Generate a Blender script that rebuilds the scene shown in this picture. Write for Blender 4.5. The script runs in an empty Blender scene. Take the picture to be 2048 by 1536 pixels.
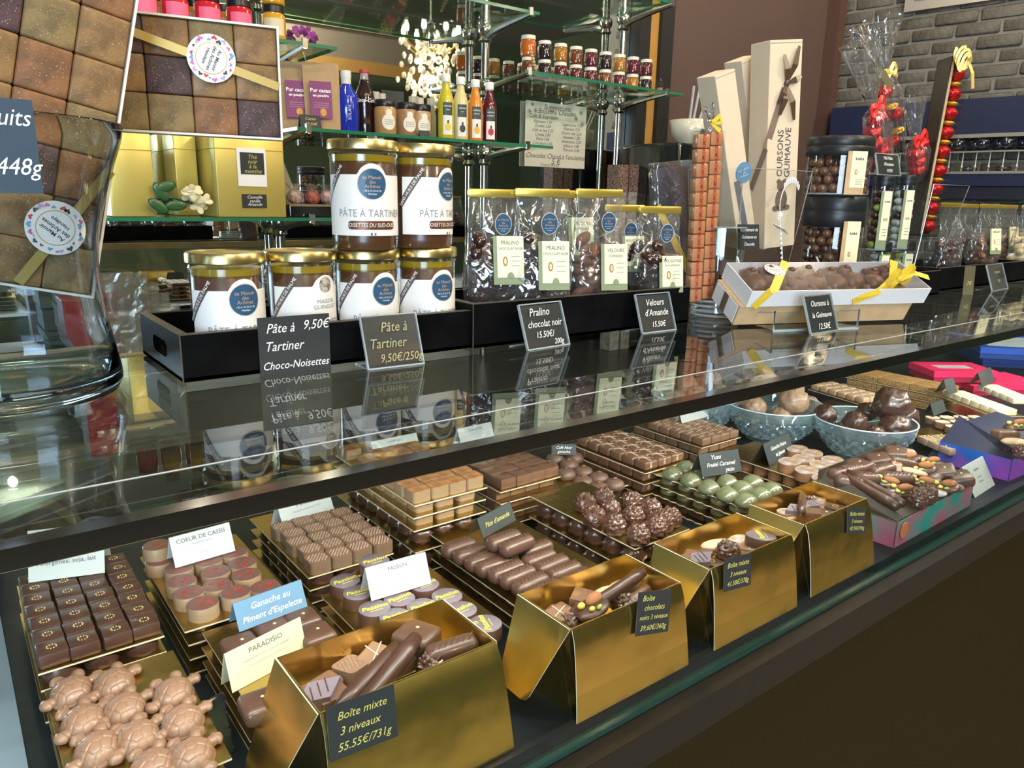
import bpy, bmesh, math, random
from mathutils import Matrix, Vector, noise
random.seed(7)
R_ = math.radians
PI = math.pi
SC = bpy.context.scene
COL = SC.collection
# ------------------------------------------------------------------ camera
EYE = Vector((0.0, 0.0, 1.40))
F = 1502.0
CX = Vector((0.79516611, -0.60608760, 0.01920079))      # camera right in the room
CY = Vector((-0.12937226, -0.20049678, -0.97111475))    # camera down
CZ = Vector((0.59243031, 0.76971349, -0.23783917))      # camera forward
cam = bpy.data.cameras.new('camera')
cam.sensor_width = 36.0
cam.lens = 36.0 * F / 2048.0
cam.clip_start = 0.02
co = bpy.data.objects.new('camera', cam)
COL.objects.link(co)
co.matrix_world = Matrix((( CX.x, -CY.x, -CZ.x, EYE.x), (CX.y, -CY.y, -CZ.y, EYE.y), (CX.z, -CY.z, -CZ.z, EYE.z), (0, 0, 0, 1)))
SC.camera = co
# ------------------------------------------------------------------ world, exposure
SC.view_settings.view_transform = 'Standard'
SC.view_settings.look = 'None'
SC.view_settings.exposure = 0.78
SC.view_settings.gamma = 1.0
SC.view_settings.use_curve_mapping = False
w = bpy.data.worlds.new('world')
SC.world = w
w.use_nodes = True
w.node_tree.nodes['Background'].inputs[0].default_value = (0.62, 0.78, 1.0, 1)
w.node_tree.nodes['Background'].inputs[1].default_value = 0.5

def area(name, loc, tgt, sx, sy, power, col=(1, 1, 1)):
    l = bpy.data.lights.new(name, 'AREA')
    l.shape = 'RECTANGLE'; l.size = sx; l.size_y = sy; l.energy = power; l.color = col
    o = bpy.data.objects.new(name, l); COL.objects.link(o)
    o.location = loc
    o.rotation_euler = (Vector(tgt) - Vector(loc)).to_track_quat('-Z', 'Y').to_euler()
    return o
area('window_daylight', (-1.8, -2.45, 1.7), (0.9, 0.9, 1.2), 1.7, 1.6, 105, (0.62, 0.80, 1.0))
for i, (x, y, pw) in enumerate(((.25, .05, 9), (1.0, .0, 9), (1.8, -.1, 9), (2.7, .3, 8), (.4, 1.3, 7), (1.3, 1.3, 7), (2.2, 1.3, 7), (2.9, 1.2, 7), (.2, -1.4, 55), (2.0, -1.2, 55))):  # last two are added fill, brightening the floor that the gold boxes mirror
    l = bpy.data.lights.new('ceiling_spot_and_fill', 'POINT'); l.energy = pw; l.shadow_soft_size = .035; l.color = (1.0, .86, .66)
    o = bpy.data.objects.new('ceiling_spot_and_fill', l); COL.objects.link(o); o.location = (x, y, 2.85)
# the strip lamp of the case, tucked under its front bar
area('case_strip_light', (1.2, 0.4475, 1.2075), (1.2, 0.62, 0.99), 2.6, 0.005, 21, (1.0, 0.97, 0.92))

# ------------------------------------------------------------------ pixel helpers
def ray(px, py):
    return CX * (px - 1024) + CY * (py - 768) + CZ * F
DECK, TOP = 0.98, 1.22          # deck of the case and its glass top
def onz(px, py, z):
    d = ray(px, py); return EYE + d * ((z - EYE.z) / d.z)
def D(px, py, h=0.0): return onz(px, py, DECK + h)
def G(px, py, h=0.0): return onz(px, py, TOP + h)
def V(px, py, y):
    d = ray(px, py); return EYE + d * (y / d.y)

# ------------------------------------------------------------------ materials
MT = {}
def mat(name, col=(.5, .5, .5), rough=.5, metal=0., coat=0., bump=0., bscale=60., bdist=.001, emit=None, es=1., var=0., vscale=8., trans=0., ior=1.45, col2=None, aniso=None, sss=0., spec=None, detail=3):
    if name in MT: return MT[name]
    m = bpy.data.materials.new(name); m.use_nodes = True
    nt = m.node_tree; N = nt.nodes; L = nt.links
    b = N['Principled BSDF']
    b.inputs['Base Color'].default_value = (*col, 1)
    b.inputs['Roughness'].default_value = rough
    b.inputs['Metallic'].default_value = metal
    b.inputs['Coat Weight'].default_value = coat
    b.inputs['Coat Roughness'].default_value = .12
    b.inputs['IOR'].default_value = ior
    if spec is not None: b.inputs['Specular IOR Level'].default_value = spec
    if trans: b.inputs['Transmission Weight'].default_value = trans
    if sss:
        b.inputs['Subsurface Weight'].default_value = sss; b.inputs['Subsurface Scale'].default_value = .004
    if emit: b.inputs['Emission Color'].default_value = (*emit, 1); b.inputs['Emission Strength'].default_value = es
    tc = None
    if var or bump or col2:
        tc = N.new('ShaderNodeTexCoord')
    if var or col2:
        n = N.new('ShaderNodeTexNoise'); n.inputs['Scale'].default_value = vscale; n.inputs['Detail'].default_value = 4
        L.new(tc.outputs['Object'], n.inputs['Vector'])
        r = N.new('ShaderNodeValToRGB'); L.new(n.outputs['Fac'], r.inputs[0])
        r.color_ramp.elements[0].position = .38; r.color_ramp.elements[1].position = .62
        c2 = col2 if col2 else tuple(min(1, c * (1 + var)) for c in col)
        c1 = col if col2 else tuple(c * (1 - var) for c in col)
        r.color_ramp.elements[0].color = (*c1, 1); r.color_ramp.elements[1].color = (*c2, 1)
        L.new(r.outputs[0], b.inputs['Base Color'])
    if bump:
        n = N.new('ShaderNodeTexNoise'); n.inputs['Scale'].default_value = bscale; n.inputs['Detail'].default_value = detail
        L.new(tc.outputs['Object'], n.inputs['Vector'])
        bp = N.new('ShaderNodeBump'); bp.inputs['Strength'].default_value = bump; bp.inputs['Distance'].default_value = bdist
        L.new(n.outputs['Fac'], bp.inputs['Height']); L.new(bp.outputs[0], b.inputs['Normal'])
    MT[name] = m
    return m
def glass(name, tint=(1, 1, 1), rough=0., mul=1., ior=1.5, gcol=(1, 1, 1), bump=0., bscale=30, haze=None, hz=0.):
    """thin sheet: clear with Fresnel reflection"""
    if name in MT: return MT[name]
    m = bpy.data.materials.new(name); m.use_nodes = True
    nt = m.node_tree; N = nt.nodes; L = nt.links
    for n in list(N):
        if n.type == 'BSDF_PRINCIPLED': N.remove(n)
    out = N['Material Output']
    t = N.new('ShaderNodeBsdfTransparent'); t.inputs[0].default_value = (*tint, 1)
    g = N.new('ShaderNodeBsdfGlossy'); g.inputs['Roughness'].default_value = rough; g.inputs[0].default_value = (*gcol, 1)
    f = N.new('ShaderNodeFresnel'); f.inputs[0].default_value = ior
    ge = N.new('ShaderNodeNewGeometry'); mr = N.new('ShaderNodeMapRange')
    mr.inputs[3].default_value = ior; mr.inputs[4].default_value = 1. / ior
    L.new(ge.outputs['Backfacing'], mr.inputs[0]); L.new(mr.outputs[0], f.inputs[0])
    mm = N.new('ShaderNodeMath'); mm.operation = 'MULTIPLY'; mm.inputs[1].default_value = mul; mm.use_clamp = True
    mx = N.new('ShaderNodeMixShader')
    L.new(f.outputs[0], mm.inputs[0]); L.new(mm.outputs[0], mx.inputs[0])
    L.new(t.outputs[0], mx.inputs[1]); L.new(g.outputs[0], mx.inputs[2])
    last = mx
    if hz:
        d = N.new('ShaderNodeBsdfDiffuse'); d.inputs[0].default_value = (*haze, 1)
        m2 = N.new('ShaderNodeMixShader'); m2.inputs[0].default_value = hz
        L.new(mx.outputs[0], m2.inputs[1]); L.new(d.outputs[0], m2.inputs[2]); last = m2
    L.new(last.outputs[0], out.inputs[0])
    if bump:
        tc = N.new('ShaderNodeTexCoord'); n = N.new('ShaderNodeTexNoise'); n.inputs['Scale'].default_value = bscale
        n.inputs['Detail'].default_value = 1.5; n.inputs['Distortion'].default_value = 1.0
        L.new(tc.outputs['Object'], n.inputs['Vector'])
        bp = N.new('ShaderNodeBump'); bp.inputs['Strength'].default_value = bump; bp.inputs['Distance'].default_value = .01
        L.new(n.outputs['Fac'], bp.inputs['Height']); L.new(bp.outputs[0], g.inputs['Normal']); L.new(bp.outputs[0], f.inputs['Normal'])
    MT[name] = m
    return m

# ------------------------------------------------------------------ mesh builder
class MB:
    def __init__(s): s.v = []; s.f = []; s.m = []
    def add(s, vs, fs, mi=0, M=None):
        o = len(s.v)
        s.v += [tuple(M @ Vector(p)) for p in vs] if M else [tuple(p) for p in vs]
        s.f += [tuple(i + o for i in f) for f in fs]
        s.m += [mi] * len(fs)
        return s
    def box(s, a, b, mi=0, M=None):
        (x0, y0, z0), (x1, y1, z1) = a, b
        vs = [(x0, y0, z0), (x1, y0, z0), (x1, y1, z0), (x0, y1, z0), (x0, y0, z1), (x1, y0, z1), (x1, y1, z1), (x0, y1, z1)]
        return s.add(vs, [(0, 3, 2, 1), (4, 5, 6, 7), (0, 1, 5, 4), (1, 2, 6, 5), (2, 3, 7, 6), (3, 0, 4, 7)], mi, M)
    def cbox(s, c, d, mi=0, M=None):
        return s.box([c[i] - d[i] / 2 for i in range(3)], [c[i] + d[i] / 2 for i in range(3)], mi, M)
    def rbox(s, a, b, r, seg=3, mi=0, M=None):
        bm = bmesh.new(); bmesh.ops.create_cube(bm, size=1)
        for v in bm.verts:
            v.co = Vector([(a[i] + b[i]) / 2 + v.co[i] * (b[i] - a[i]) for i in range(3)])
        bmesh.ops.bevel(bm, geom=bm.edges[:] + bm.verts[:], offset=r, segments=seg, profile=.5, affect='EDGES')
        bm.verts.index_update()
        s.add([v.co[:] for v in bm.verts], [[v.index for v in f.verts] for f in bm.faces], mi, M); bm.free(); return s
    def prism(s, pts, z0, z1, mi=0, M=None, mtop=None, inset=0, insz=0):
        n = len(pts)
        vs = [(x, y, z0) for x, y in pts] + [(x, y, z1) for x, y in pts]
        s.add(vs, [tuple(range(n))[::-1]] + [(i, (i + 1) % n, n + (i + 1) % n, n + i) for i in range(n)], mi, M)
        s.add([(x, y, z1) for x, y in pts], [tuple(range(n))], mi if mtop is None else mtop, M); return s
    def lathe(s, prof, n=24, mi=0, M=None, sx=1., sy=1., caps=True, fn=None):
        vs = []
        for r, z in prof:
            for k in range(n):
                a = 2 * PI * k / n
                rr = fn(r, z, a) if fn else r
                vs.append((rr * math.cos(a) * sx, rr * math.sin(a) * sy, z))
        fs = [(j * n + k, j * n + (k + 1) % n, (j + 1) * n + (k + 1) % n, (j + 1) * n + k) for j in range(len(prof) - 1) for k in range(n)]
        if caps:
            if prof[0][0] > 1e-6: fs.append(tuple(range(n))[::-1])
            if prof[-1][0] > 1e-6: fs.append(tuple((len(prof) - 1) * n + k for k in range(n)))
        return s.add(vs, fs, mi, M)
    def tube(s, path, r, n=8, mi=0, M=None, caps=True):
        P = [Vector(p) for p in path]; vs = []
        for i, p in enumerate(P):
            t = (P[min(i + 1, len(P) - 1)] - P[max(i - 1, 0)]).normalized()
            u = t.cross(Vector((0, 0, 1)))
            if u.length < .1: u = t.cross(Vector((0, 1, 0)))
            u.normalize(); v = t.cross(u)
            rr = r[i] if isinstance(r, (list, tuple)) else r
            for k in range(n):
                a = 2 * PI * k / n
                vs.append(p + u * (rr * math.cos(a)) + v * (rr * math.sin(a)))
        fs = [(j * n + k, j * n + (k + 1) % n, (j + 1) * n + (k + 1) % n, (j + 1) * n + k) for j in range(len(P) - 1) for k in range(n)]
        if caps: fs += [tuple(range(n))[::-1], tuple((len(P) - 1) * n + k for k in range(n))]
        return s.add(vs, fs, mi, M)
    def ell(s, c, r, nu=16, nv=10, mi=0, M=None, fn=None, zmin=-1.):
        vs = []; fs = []
        a0 = math.asin(max(-1, zmin))
        for j in range(nv + 1):
            t = a0 + (PI / 2 - a0) * j / nv
            for k in range(nu):
                a = 2 * PI * k / nu
                d = Vector((math.cos(t) * math.cos(a), math.cos(t) * math.sin(a), math.sin(t)))
                q = fn(d) if fn else 1.
                vs.append((c[0] + d.x * r[0] * q, c[1] + d.y * r[1] * q, c[2] + d.z * r[2] * q))
        for j in range(nv):
            for k in range(nu):
                fs.append((j * nu + k, j * nu + (k + 1) % nu, (j + 1) * nu + (k + 1) % nu, (j + 1) * nu + k))
        fs.append(tuple(range(nu))[::-1])
        return s.add(vs, fs, mi, M)
    def strip(s, path, width, up=(0, 0, 1), th=.0006, mi=0, M=None):
        """ribbon along path; width direction = up x tangent unless list of vectors"""
        P = [Vector(p) for p in path]; vs = []
        for i, p in enumerate(P):
            t = (P[min(i + 1, len(P) - 1)] - P[max(i - 1, 0)]).normalized()
            u = Vector(up[i]) if isinstance(up, list) else Vector(up)
            sd = t.cross(u)
            if sd.length < 1e-4: sd = Vector((1, 0, 0))
            sd.normalize(); nn = sd.cross(t).normalized()
            ww = width[i] if isinstance(width, (list, tuple)) else width
            for a, b in ((-1, -1), (1, -1), (1, 1), (-1, 1)):
                vs.append(p + sd * (a * ww / 2) + nn * (b * th / 2))
        fs = [(j * 4 + k, j * 4 + (k + 1) % 4, (j + 1) * 4 + (k + 1) % 4, (j + 1) * 4 + k) for j in range(len(P) - 1) for k in range(4)]
        fs += [(0, 3, 2, 1), tuple((len(P) - 1) * 4 + k for k in range(4))]
        return s.add(vs, fs, mi, M)
    def build(s, name, mats, parent=None, smooth=False, loc=None, rz=0., rot=None):
        me = bpy.data.meshes.new(name)
        me.from_pydata(s.v, [], s.f)
        for m in (mats if isinstance(mats, (list, tuple)) else [mats]): me.materials.append(m)
        me.polygons.foreach_set('material_index', s.m)
        if smooth:
            me.polygons.foreach_set('use_smooth', [True] * len(s.f))
            if smooth != 'all': me.set_sharp_from_angle(angle=R_(42))
        me.update()
        o = bpy.data.objects.new(name, me); COL.objects.link(o)
        if parent: o.parent = parent
        if loc is not None: o.location = loc
        o.rotation_euler = rot if rot else (0, 0, rz)
        return o
def tag(o, label, cat=None, group=None, kind=None):
    if label: o['label'] = label
    if cat: o['category'] = cat
    if group: o['group'] = group
    if kind: o['kind'] = kind
    return o
def thing(name, label, cat, loc=(0, 0, 0), rz=0., group=None, rot=None):
    o = bpy.data.objects.new(name, None); COL.objects.link(o)
    o.empty_display_size = .01
    o.location = loc; o.rotation_euler = rot if rot else (0, 0, rz)
    return tag(o, label, cat, group)
def structure(o): o['kind'] = 'structure'; return o
KIDS = {}
def clone(o, loc, rz=0., label=None, group=None, rot=None, scale=None):
    r = o.copy(); COL.objects.link(r)
    r.location = loc; r.rotation_euler = rot if rot else (0, 0, rz)
    if scale: r.scale = (scale,) * 3 if not isinstance(scale, tuple) else scale
    if label: r['label'] = label
    if group: r['group'] = group
    if o.name not in KIDS: KIDS[o.name] = list(o.children)
    for ch in KIDS[o.name]:
        c = ch.copy(); COL.objects.link(c); c.parent = r
        if ch.name not in KIDS: KIDS[ch.name] = list(ch.children)
        for g in KIDS[ch.name]:
            d = g.copy(); COL.objects.link(d); d.parent = c
    return r
class Kind:
    """first use moves the prototype itself, later uses copy it"""
    def __init__(s, proto): s.p = proto; s.used = False; KIDS[proto.name] = list(proto.children)
    def put(s, loc, rz=0., label=None, group=None, rot=None, scale=None):
        if not s.used:
            s.used = True; o = s.p; o.location = loc; o.rotation_euler = rot if rot else (0, 0, rz)
            if scale: o.scale = (scale,) * 3 if not isinstance(scale, tuple) else scale
            if label: o['label'] = label
            if group: o['group'] = group
            return o
        return clone(s.p, loc, rz, label, group, rot, scale)
# ------------------------------------------------------------------ lettering
TXT = {}
def text(body, size, m, parent, loc=(0, 0, 0), rot=(PI / 2, 0, 0), name='lettering', shear=0., bold=0., bend=None, align='CENTER', spin=0., sx=1., space=1.):
    """flat lettering; bend=(R) wraps it round a cylinder of that radius whose axis is the parent's z"""
    key = (body, size, shear, bold, align, space)
    if key not in TXT:
        c = bpy.data.curves.new('t', 'FONT'); c.body = body; c.size = size; c.shear = shear; c.offset = bold
        c.align_x = align; c.align_y = 'CENTER'; c.resolution_u = 2; c.space_line = .95; c.space_character = space
        o = bpy.data.objects.new('t', c); me = bpy.data.meshes.new_from_object(o)
        bpy.data.objects.remove(o); TXT[key] = me
    me = TXT[key].copy(); me.name = name
    me.materials.clear(); me.materials.append(m)
    if bend:
        th0 = loc[0]; z0 = loc[2]; cs, sn = math.cos(spin), math.sin(spin)
        for v in me.vertices:
            x, y = (v.co.x * cs - v.co.y * sn) * sx, v.co.x * sn + v.co.y * cs
            a = th0 + x / bend
            v.co = (bend * math.sin(a), -bend * math.cos(a), z0 + y)
        loc = (0, 0, 0); rot = (0, 0, 0)
    o = bpy.data.objects.new(name, me); COL.objects.link(o)
    o.parent = parent; o.location = loc; o.rotation_euler = rot
    if sx != 1 and not bend:
        for v in me.vertices: v.co.x *= sx
    return o
def circle(r, n=24, cx=0, cy=0, sx=1., sy=1.):
    return [(cx + r * sx * math.cos(2 * PI * k / n), cy + r * sy * math.sin(2 * PI * k / n)) for k in range(n)]
def frame(o, x, z_):
    """rotation whose local x follows x and local z follows z_ (both world vectors)"""
    x = Vector(x).normalized(); z_ = Vector(z_); y = z_.cross(x).normalized(); z_ = x.cross(y)
    return Matrix((x, y, z_)).transposed().to_euler()
# ------------------------------------------------------------------ shared materials
mWallBrown = mat('wall_paint_brown', (.098, .060, .047), .75, bump=.2, bscale=300)
mGreenWall = mat('wall_paint_green', (.035, .05, .028), .8)
mBlackWood = mat('black_wood', (.0035, .0035, .004), .38, var=.3, vscale=20, bump=.15, bscale=120, spec=.06)
mBlackWoodEdge = mat('worn_black_wood', (.05, .042, .03), .5, bump=.5, bscale=300, bdist=.0008)
mChrome = mat('chrome', (.62, .60, .56), .16, 1.)
mSteel = mat('steel', (.42, .47, .55), .35, 1.)
mGoldFoil = mat('gold_foil_card', (.80, .58, .19), .26, 1., bump=.5, bscale=16, bdist=.005, detail=2)
mGoldBoard = mat('gold_board_foil', (.50, .34, .11), .28, 1., bump=.5, bscale=60, bdist=.002)
mBoardEdge = mat('board_cut_edge', (.62, .50, .33), .6)
mCardEdge = mat('card_cut_edge', (.70, .64, .48), .6)
mWhiteCard = mat('white_card', (.82, .82, .80), .55)
mCreamCard = mat('cream_card', (.78, .76, .52), .6)
mSlate = mat('slate_card', (.022, .026, .028), .5, bump=.15, bscale=200)
mSlateBlue = mat('blue_slate_card', (.09, .17, .27), .5)
mChalkW = mat('white_chalk', (.85, .85, .82), .7)
mChalkG = mat('gold_ink', (.55, .50, .12), .6)
mInk = mat('dark_ink', (.06, .06, .07), .6)
mGreyInk = mat('grey_ink', (.25, .25, .27), .6)
mPane = glass('counter_glass', (.90, .95, .93), 0., .85, 1.52)
mPaneF = glass('front_glass', (.95, .98, .96), 0., .7, 1.5)
mShelfGlass = glass('shelf_glass', (.86, .95, .89), 0., 1., 1.5)
mShelfEdge = mat('shelf_glass_edge', (.02, .16, .08), .15, coat=.8, emit=None)
mGlassEdge = mat('glass_edge_green', (.012, .045, .036), .12, coat=.6)
mClear = glass('clear_glass', (.95, .97, .97), 0., 1.2, 1.5)
mAcrylic = glass('clear_acrylic', (.94, .96, .96), .02, .8, 1.5)
mAcrEdge = mat('acrylic_edge', (.50, .56, .58), .12, coat=1., trans=.3)
mFilm = glass('cellophane', (.95, .95, .94), .06, 2.2, 1.5, bump=.7, bscale=30, haze=(.8, .8, .78), hz=.035)
mFilmEdge = mat('cellophane_crease', (.75, .76, .74), .15, coat=1., trans=.2)
mRealGlass = mat('moulded_glass', (.86, .95, 1.), 0., trans=1., ior=1.46)
mBlackPlastic = mat('black_plastic', (.012, .014, .017), .38)
mWarmGold = mat('satin_gold_paper', (.62, .46, .09), .3, .75, bump=.1, bscale=200)

# ------------------------------------------------------------------ room shell
st = structure
b = MB().box((-3, -2.6, -.05), (5.2, 2.3, 0)); st(b.build('floor', mat('floor_tiles', (.50, .41, .27), .45)))
fm = MB().box((-2.9, .45, 0), (3.2, 1.6, .008)).build('added_dark_mat', mat('added_mat_black', (.010, .010, .010), .8, spec=.1)); tag(fm, 'added dark mat behind the counter, darkening the floor seen through the glass', 'mat')  # added to keep the pale floor from showing through the counter glass
b = MB().box((-3, -2.6, 2.95), (5.2, 2.3, 3.0)); st(b.build('ceiling', mat('ceiling_paint', (.22, .21, .19), .8)))
b = MB().box((-3, 2.06, 0), (2.20, 2.3, 2.95)); st(b.build('wall_back', mGreenWall))
b = MB().box((-3.05, -2.6, 0), (-3, 2.3, 2.95)); st(b.build('wall_left', mGreenWall))
# customer side wall with the shop window
b = MB()
for x0, x1, z0, z1 in ((-3, -2.7, 0, 2.95), (-.9, 5.2, 0, 2.95), (-2.7, -.9, 0, .8), (-2.7, -.9, 2.6, 2.95)):
    b.box((x0, -2.65, z0), (x1, -2.6, z1))
st(b.build('wall_front', mat('wall_paint_sage', (.06, .085, .05), .8)))
b = MB()
for x0, x1, z0, z1 in ((-2.7, -2.64, .8, 2.6), (-.96, -.9, .8, 2.6), (-1.83, -1.77, .8, 2.6), (-2.7, -.9, .8, .86), (-2.7, -.9, 2.54, 2.6)):
    b.box((x0, -2.66, z0), (x1, -2.58, z1))
wf = st(b.build('window_1', mat('window_paint', (.04, .04, .045), .4)))
MB().box((-2.66, -2.63, .84), (-.94, -2.625, 2.56)).build('pane', mClear, wf)
# cornice beam of the customer side, seen in the mirror
z0 = V(650, 112, 4.09 + 1.55).z; z1 = V(650, 52, 4.09 + 1.55).z
xe = V(868, 90, 4.09 + 1.55).x
b = MB().box((-2.9, -1.95, z0), (xe, -1.55, z1)); bm1 = st(b.build('trim_1', mat('beam_grey', (.12, .105, .085), .7)))
MB().box((-2.9, -1.60, z0 - .09), (xe, -1.54, z0)).build('moulding', mat('moulding_ochre', (.26, .15, .04), .5), bm1)
MB().box((-2.9, -1.56, z1), (xe, -1.52, z1 + .03)).build('moulding', mat('moulding_pale', (.30, .27, .18), .5), bm1)

# brown wall, frame of the mirror
yw = 2.043
def xr(px, py, y): return V(px, py, y).x
xm = xr(1258, 100, yw)
x1 = xr(1279, 100, yw); x2 = xr(1299, 100, yw); x3 = xr(1323, 100, yw); xc = 1.640 * 2.04
b = MB().box((x3, 2.045, 0), (xc + .05, 2.3, 2.95)); wb = st(b.build('wall_rear', mWallBrown))
b = MB().box((-2.95, yw, .55), (xm, yw + .012, 2.9))
mir = b.build('mirror', mat('mirror_silver', (.80, .84, .80), .015, 1.))
tag(mir, 'large wall mirror behind the glass shelves', 'mirror')
fr = st(MB().box((0, -.03, 0), (x1 - xm - .001, .018, 2.0)).build('trim_3', mat('frame_black', (.018, .017, .015), .45), loc=(xm + .001, yw - .02, .9)))
MB().box((x1 - xm, -.018, 0), (x2 - xm, .018, 2.0)).build('gilt_strip', mat('gilt_ochre', (.42, .22, .05), .45), fr)
MB().box((x2 - xm, -.034, 0), (x3 - xm, .018, 2.0)).build('moulding', mat('frame_black'), fr)
b = MB().box((xc - .05, 1.985, 0), (xc + .015, 2.05, 2.95)); st(b.build('trim_2', mat('trim_brown', (.09, .045, .035), .6)))

# brick wall, running towards the camera from the corner
ang = math.atan2(-.987, .157)
mBrick = mat('painted_brick_grey', (.078, .072, .058), .62, var=.25, vscale=14, bump=.9, bscale=55, bdist=.006, detail=5)
mMortar = mat('painted_mortar', (.16, .16, .145), .8, bump=.6, bscale=120, bdist=.004)
wr = MB().box((0, .0015, 0), (1.75, .25, 2.95)).build('wall_right', mMortar, None, loc=(xc, 2.04, 0), rz=ang)
wr['kind'] = 'structure'
bh, bl = .0535, .165
pr = []
for k in range(4):
    q = MB()
    rr = random.Random(k)
    q.rbox((0, -.004 - .002 * k, 0), (bl - .011, .02, bh - .010), .006, 2)
    q.v = [(x + rr.uniform(-.002, .002), y + (rr.uniform(-.002, .002) if y < 0 else 0), z + rr.uniform(-.002, .002)) for x, y, z in q.v]
    pr.append(q.build('brick', mBrick, wr, smooth=True))
hl = MB().rbox((0, -.005, 0), (bl / 2 - .011, .02, bh - .010), .006, 2).build('brick', mBrick, wr, smooth=True)
first = set(); n = 0
for r in range(23):
    z = 1.22 + r * bh
    x = .012
    if r % 2:
        o = hl if 'h' not in first else hl.copy()
        if 'h' in first: COL.objects.link(o)
        first.add('h'); o.parent = wr; o.location = (x, 0, z); x += bl / 2
    c = 0
    while x < 1.50:
        k = random.randrange(4)
        o = pr[k]
        if k in first:
            o = pr[k].copy(); COL.objects.link(o)
        first.add(k); o.parent = wr
        o.location = (x, random.uniform(-.002, .003), z + random.uniform(-.002, .002)); x += bl; n += 1
b = MB()
for r in list(range(-17, 0)) + list(range(23, 31)):
    x = .012 - (bl / 2 if r % 2 else 0)
    while x < 1.5:
        b.box((max(.012, x), -.006, 1.22 + r * bh), (x + bl - .011, .002, 1.22 + r * bh + bh - .010)); x += bl
b.build('brick_courses', mBrick, wr)['kind'] = 'stuff'
def BW(px, py, off=0.):
    """point where the pixel ray meets the brick wall (off = distance in front of it)"""
    dx = Vector((math.cos(ang), math.sin(ang), 0)); nn = Vector((dx.y, -dx.x, 0))
    p0 = Vector((xc, 2.04, 0)) + nn * off
    d = ray(px, py); t = (p0 - EYE).dot(nn) / d.dot(nn)
    p = EYE + d * t
    return (p - p0).dot(dx), p.z, p
# purple picture on the bricks
a, z, p = BW(1811, 27, .004)
pic = thing('picture', 'purple framed picture hanging high on the grey brick wall', 'picture', (xc + math.cos(ang) * a, 2.04 + math.sin(ang) * a, z), ang)
b = MB()
W, H = 1.1, .7
for q in (((0, -.03, 0), (W, 0, .035)), ((0, -.03, H - .035), (W, 0, H)), ((0, -.03, .035), (.035, 0, H - .035)), ((W - .035, -.03, .035), (W, 0, H - .035))): b.box(*q)
b.build('picture_frame', mat('silver_frame', (.42, .40, .36), .4, .6), pic)
MB().box((.03, -.014, .03), (W - .03, -.004, H - .03)).build('canvas', mat('purple_print', (.12, .085, .22), .6), pic)

# ------------------------------------------------------------------ the display counter
yf = G(640, 958).y                       # front edge of the glass top
zb = V(640, 993, yf).z
yb = .385 * .42 / .42
CXL, CXR = -.45, 3.0
ctr = thing('display_counter', 'long glass display counter with black edge filled with chocolates', 'counter', (CXL, yf, 0))
def cp(mb, name, m, **k):
    mb.v = [(x - CXL, y - yf, z) for x, y, z in mb.v]
    return mb.build(name, m, ctr, **k)
cp(MB().box((CXL, yf + .004, TOP - .008), (CXR, .915, TOP)), 'glass_top', mPane)
cp(MB().box((CXL, yf - .004, zb), (CXR, yf + .010, TOP + .0004)), 'front_bar', mat('black_bar', (.004, .004, .004), .18, coat=.6))
cp(MB().box((CXL, yf + .0, zb - .0022), (CXR, yf + .004, zb)), 'bar_lip', mat('lip_metal', (.5, .48, .4), .25, 1.))
cp(MB().box((CXL, .5105, TOP), (CXR, .5115, TOP + .0006)), 'glass_joint', mat('joint_white', (.5, .52, .52), .3))
b = MB(); g0 = (yf - .001, zb); g1 = (yb - .004, DECK - .012)
b.add([(x, y, z) for x in (CXL, CXR) for y, z in ((g0[0], g0[1]), (g1[0], g1[1]), (g1[0] + .006, g1[1]), (g0[0] + .006, g0[1]))], [(0, 4, 5, 1), (3, 2, 6, 7), (0, 1, 2, 3), (4, 7, 6, 5)])
cp(b, 'front_glass', mPaneF)
cp(MB().box((CXL, g1[0], g1[1] - .004), (CXR, g1[0] + .009, g1[1])), 'glass_foot_edge', mGlassEdge)
mDeck = mat('deck_black', (.006, .009, .014), .45, bump=.25, bscale=90, var=.35, vscale=30, spec=.3)
cp(MB().box((.008, yb + .005, DECK - .012), (CXR, 1.02, DECK)), 'deck', mDeck)
cp(MB().box((CXL, yb + .005, DECK - .03), (.008, 1.02, DECK + .001)), 'end_shelf', mat('end_shelf_grey', (.20, .26, .34), .4))
cp(MB().box((CXL, yb - .022, DECK - .053), (CXR, yb + .02, DECK - .017)), 'sill_rail', mat('sill_bronze', (.016, .014, .011), .5, .2, spec=.2))
cp(MB().box((CXL, yb - .012, .0), (CXR, yb + .008, DECK - .053)), 'front_panel', mat('panel_brown', (.020, .014, .005),   .6, spec=.05))
cp(MB().box((CXL, .99, .1), (CXR, 1.03, DECK - .012)), 'rear_panel', mat('rear_olive', (.05, .045, .02), .6))
cp(MB().box((CXL, .915, TOP - .02), (CXR, .93, TOP)), 'rear_rail', mat('rail_black', (.01, .01, .011), .3))
cp(MB().box((CXL, .93, TOP - .025), (CXR, .965, TOP - .004)), 'rear_ledge', mat('ledge_wood', (.24, .17, .07), .55, var=.2))
for xx in (.012, 1.5, 2.95):
    b = MB(); b.tube([(xx, 1.0, DECK), (xx, .90, TOP - .01)], .009, 4); cp(b, 'strut', mat('rail_black'))
cp(MB().box((.0, yf + .0035, zb + .001), (2.7, yf + .0095, zb + .004)), 'lamp_strip', mat('led_diffuser', (.9, .88, .8), .4))

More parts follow.
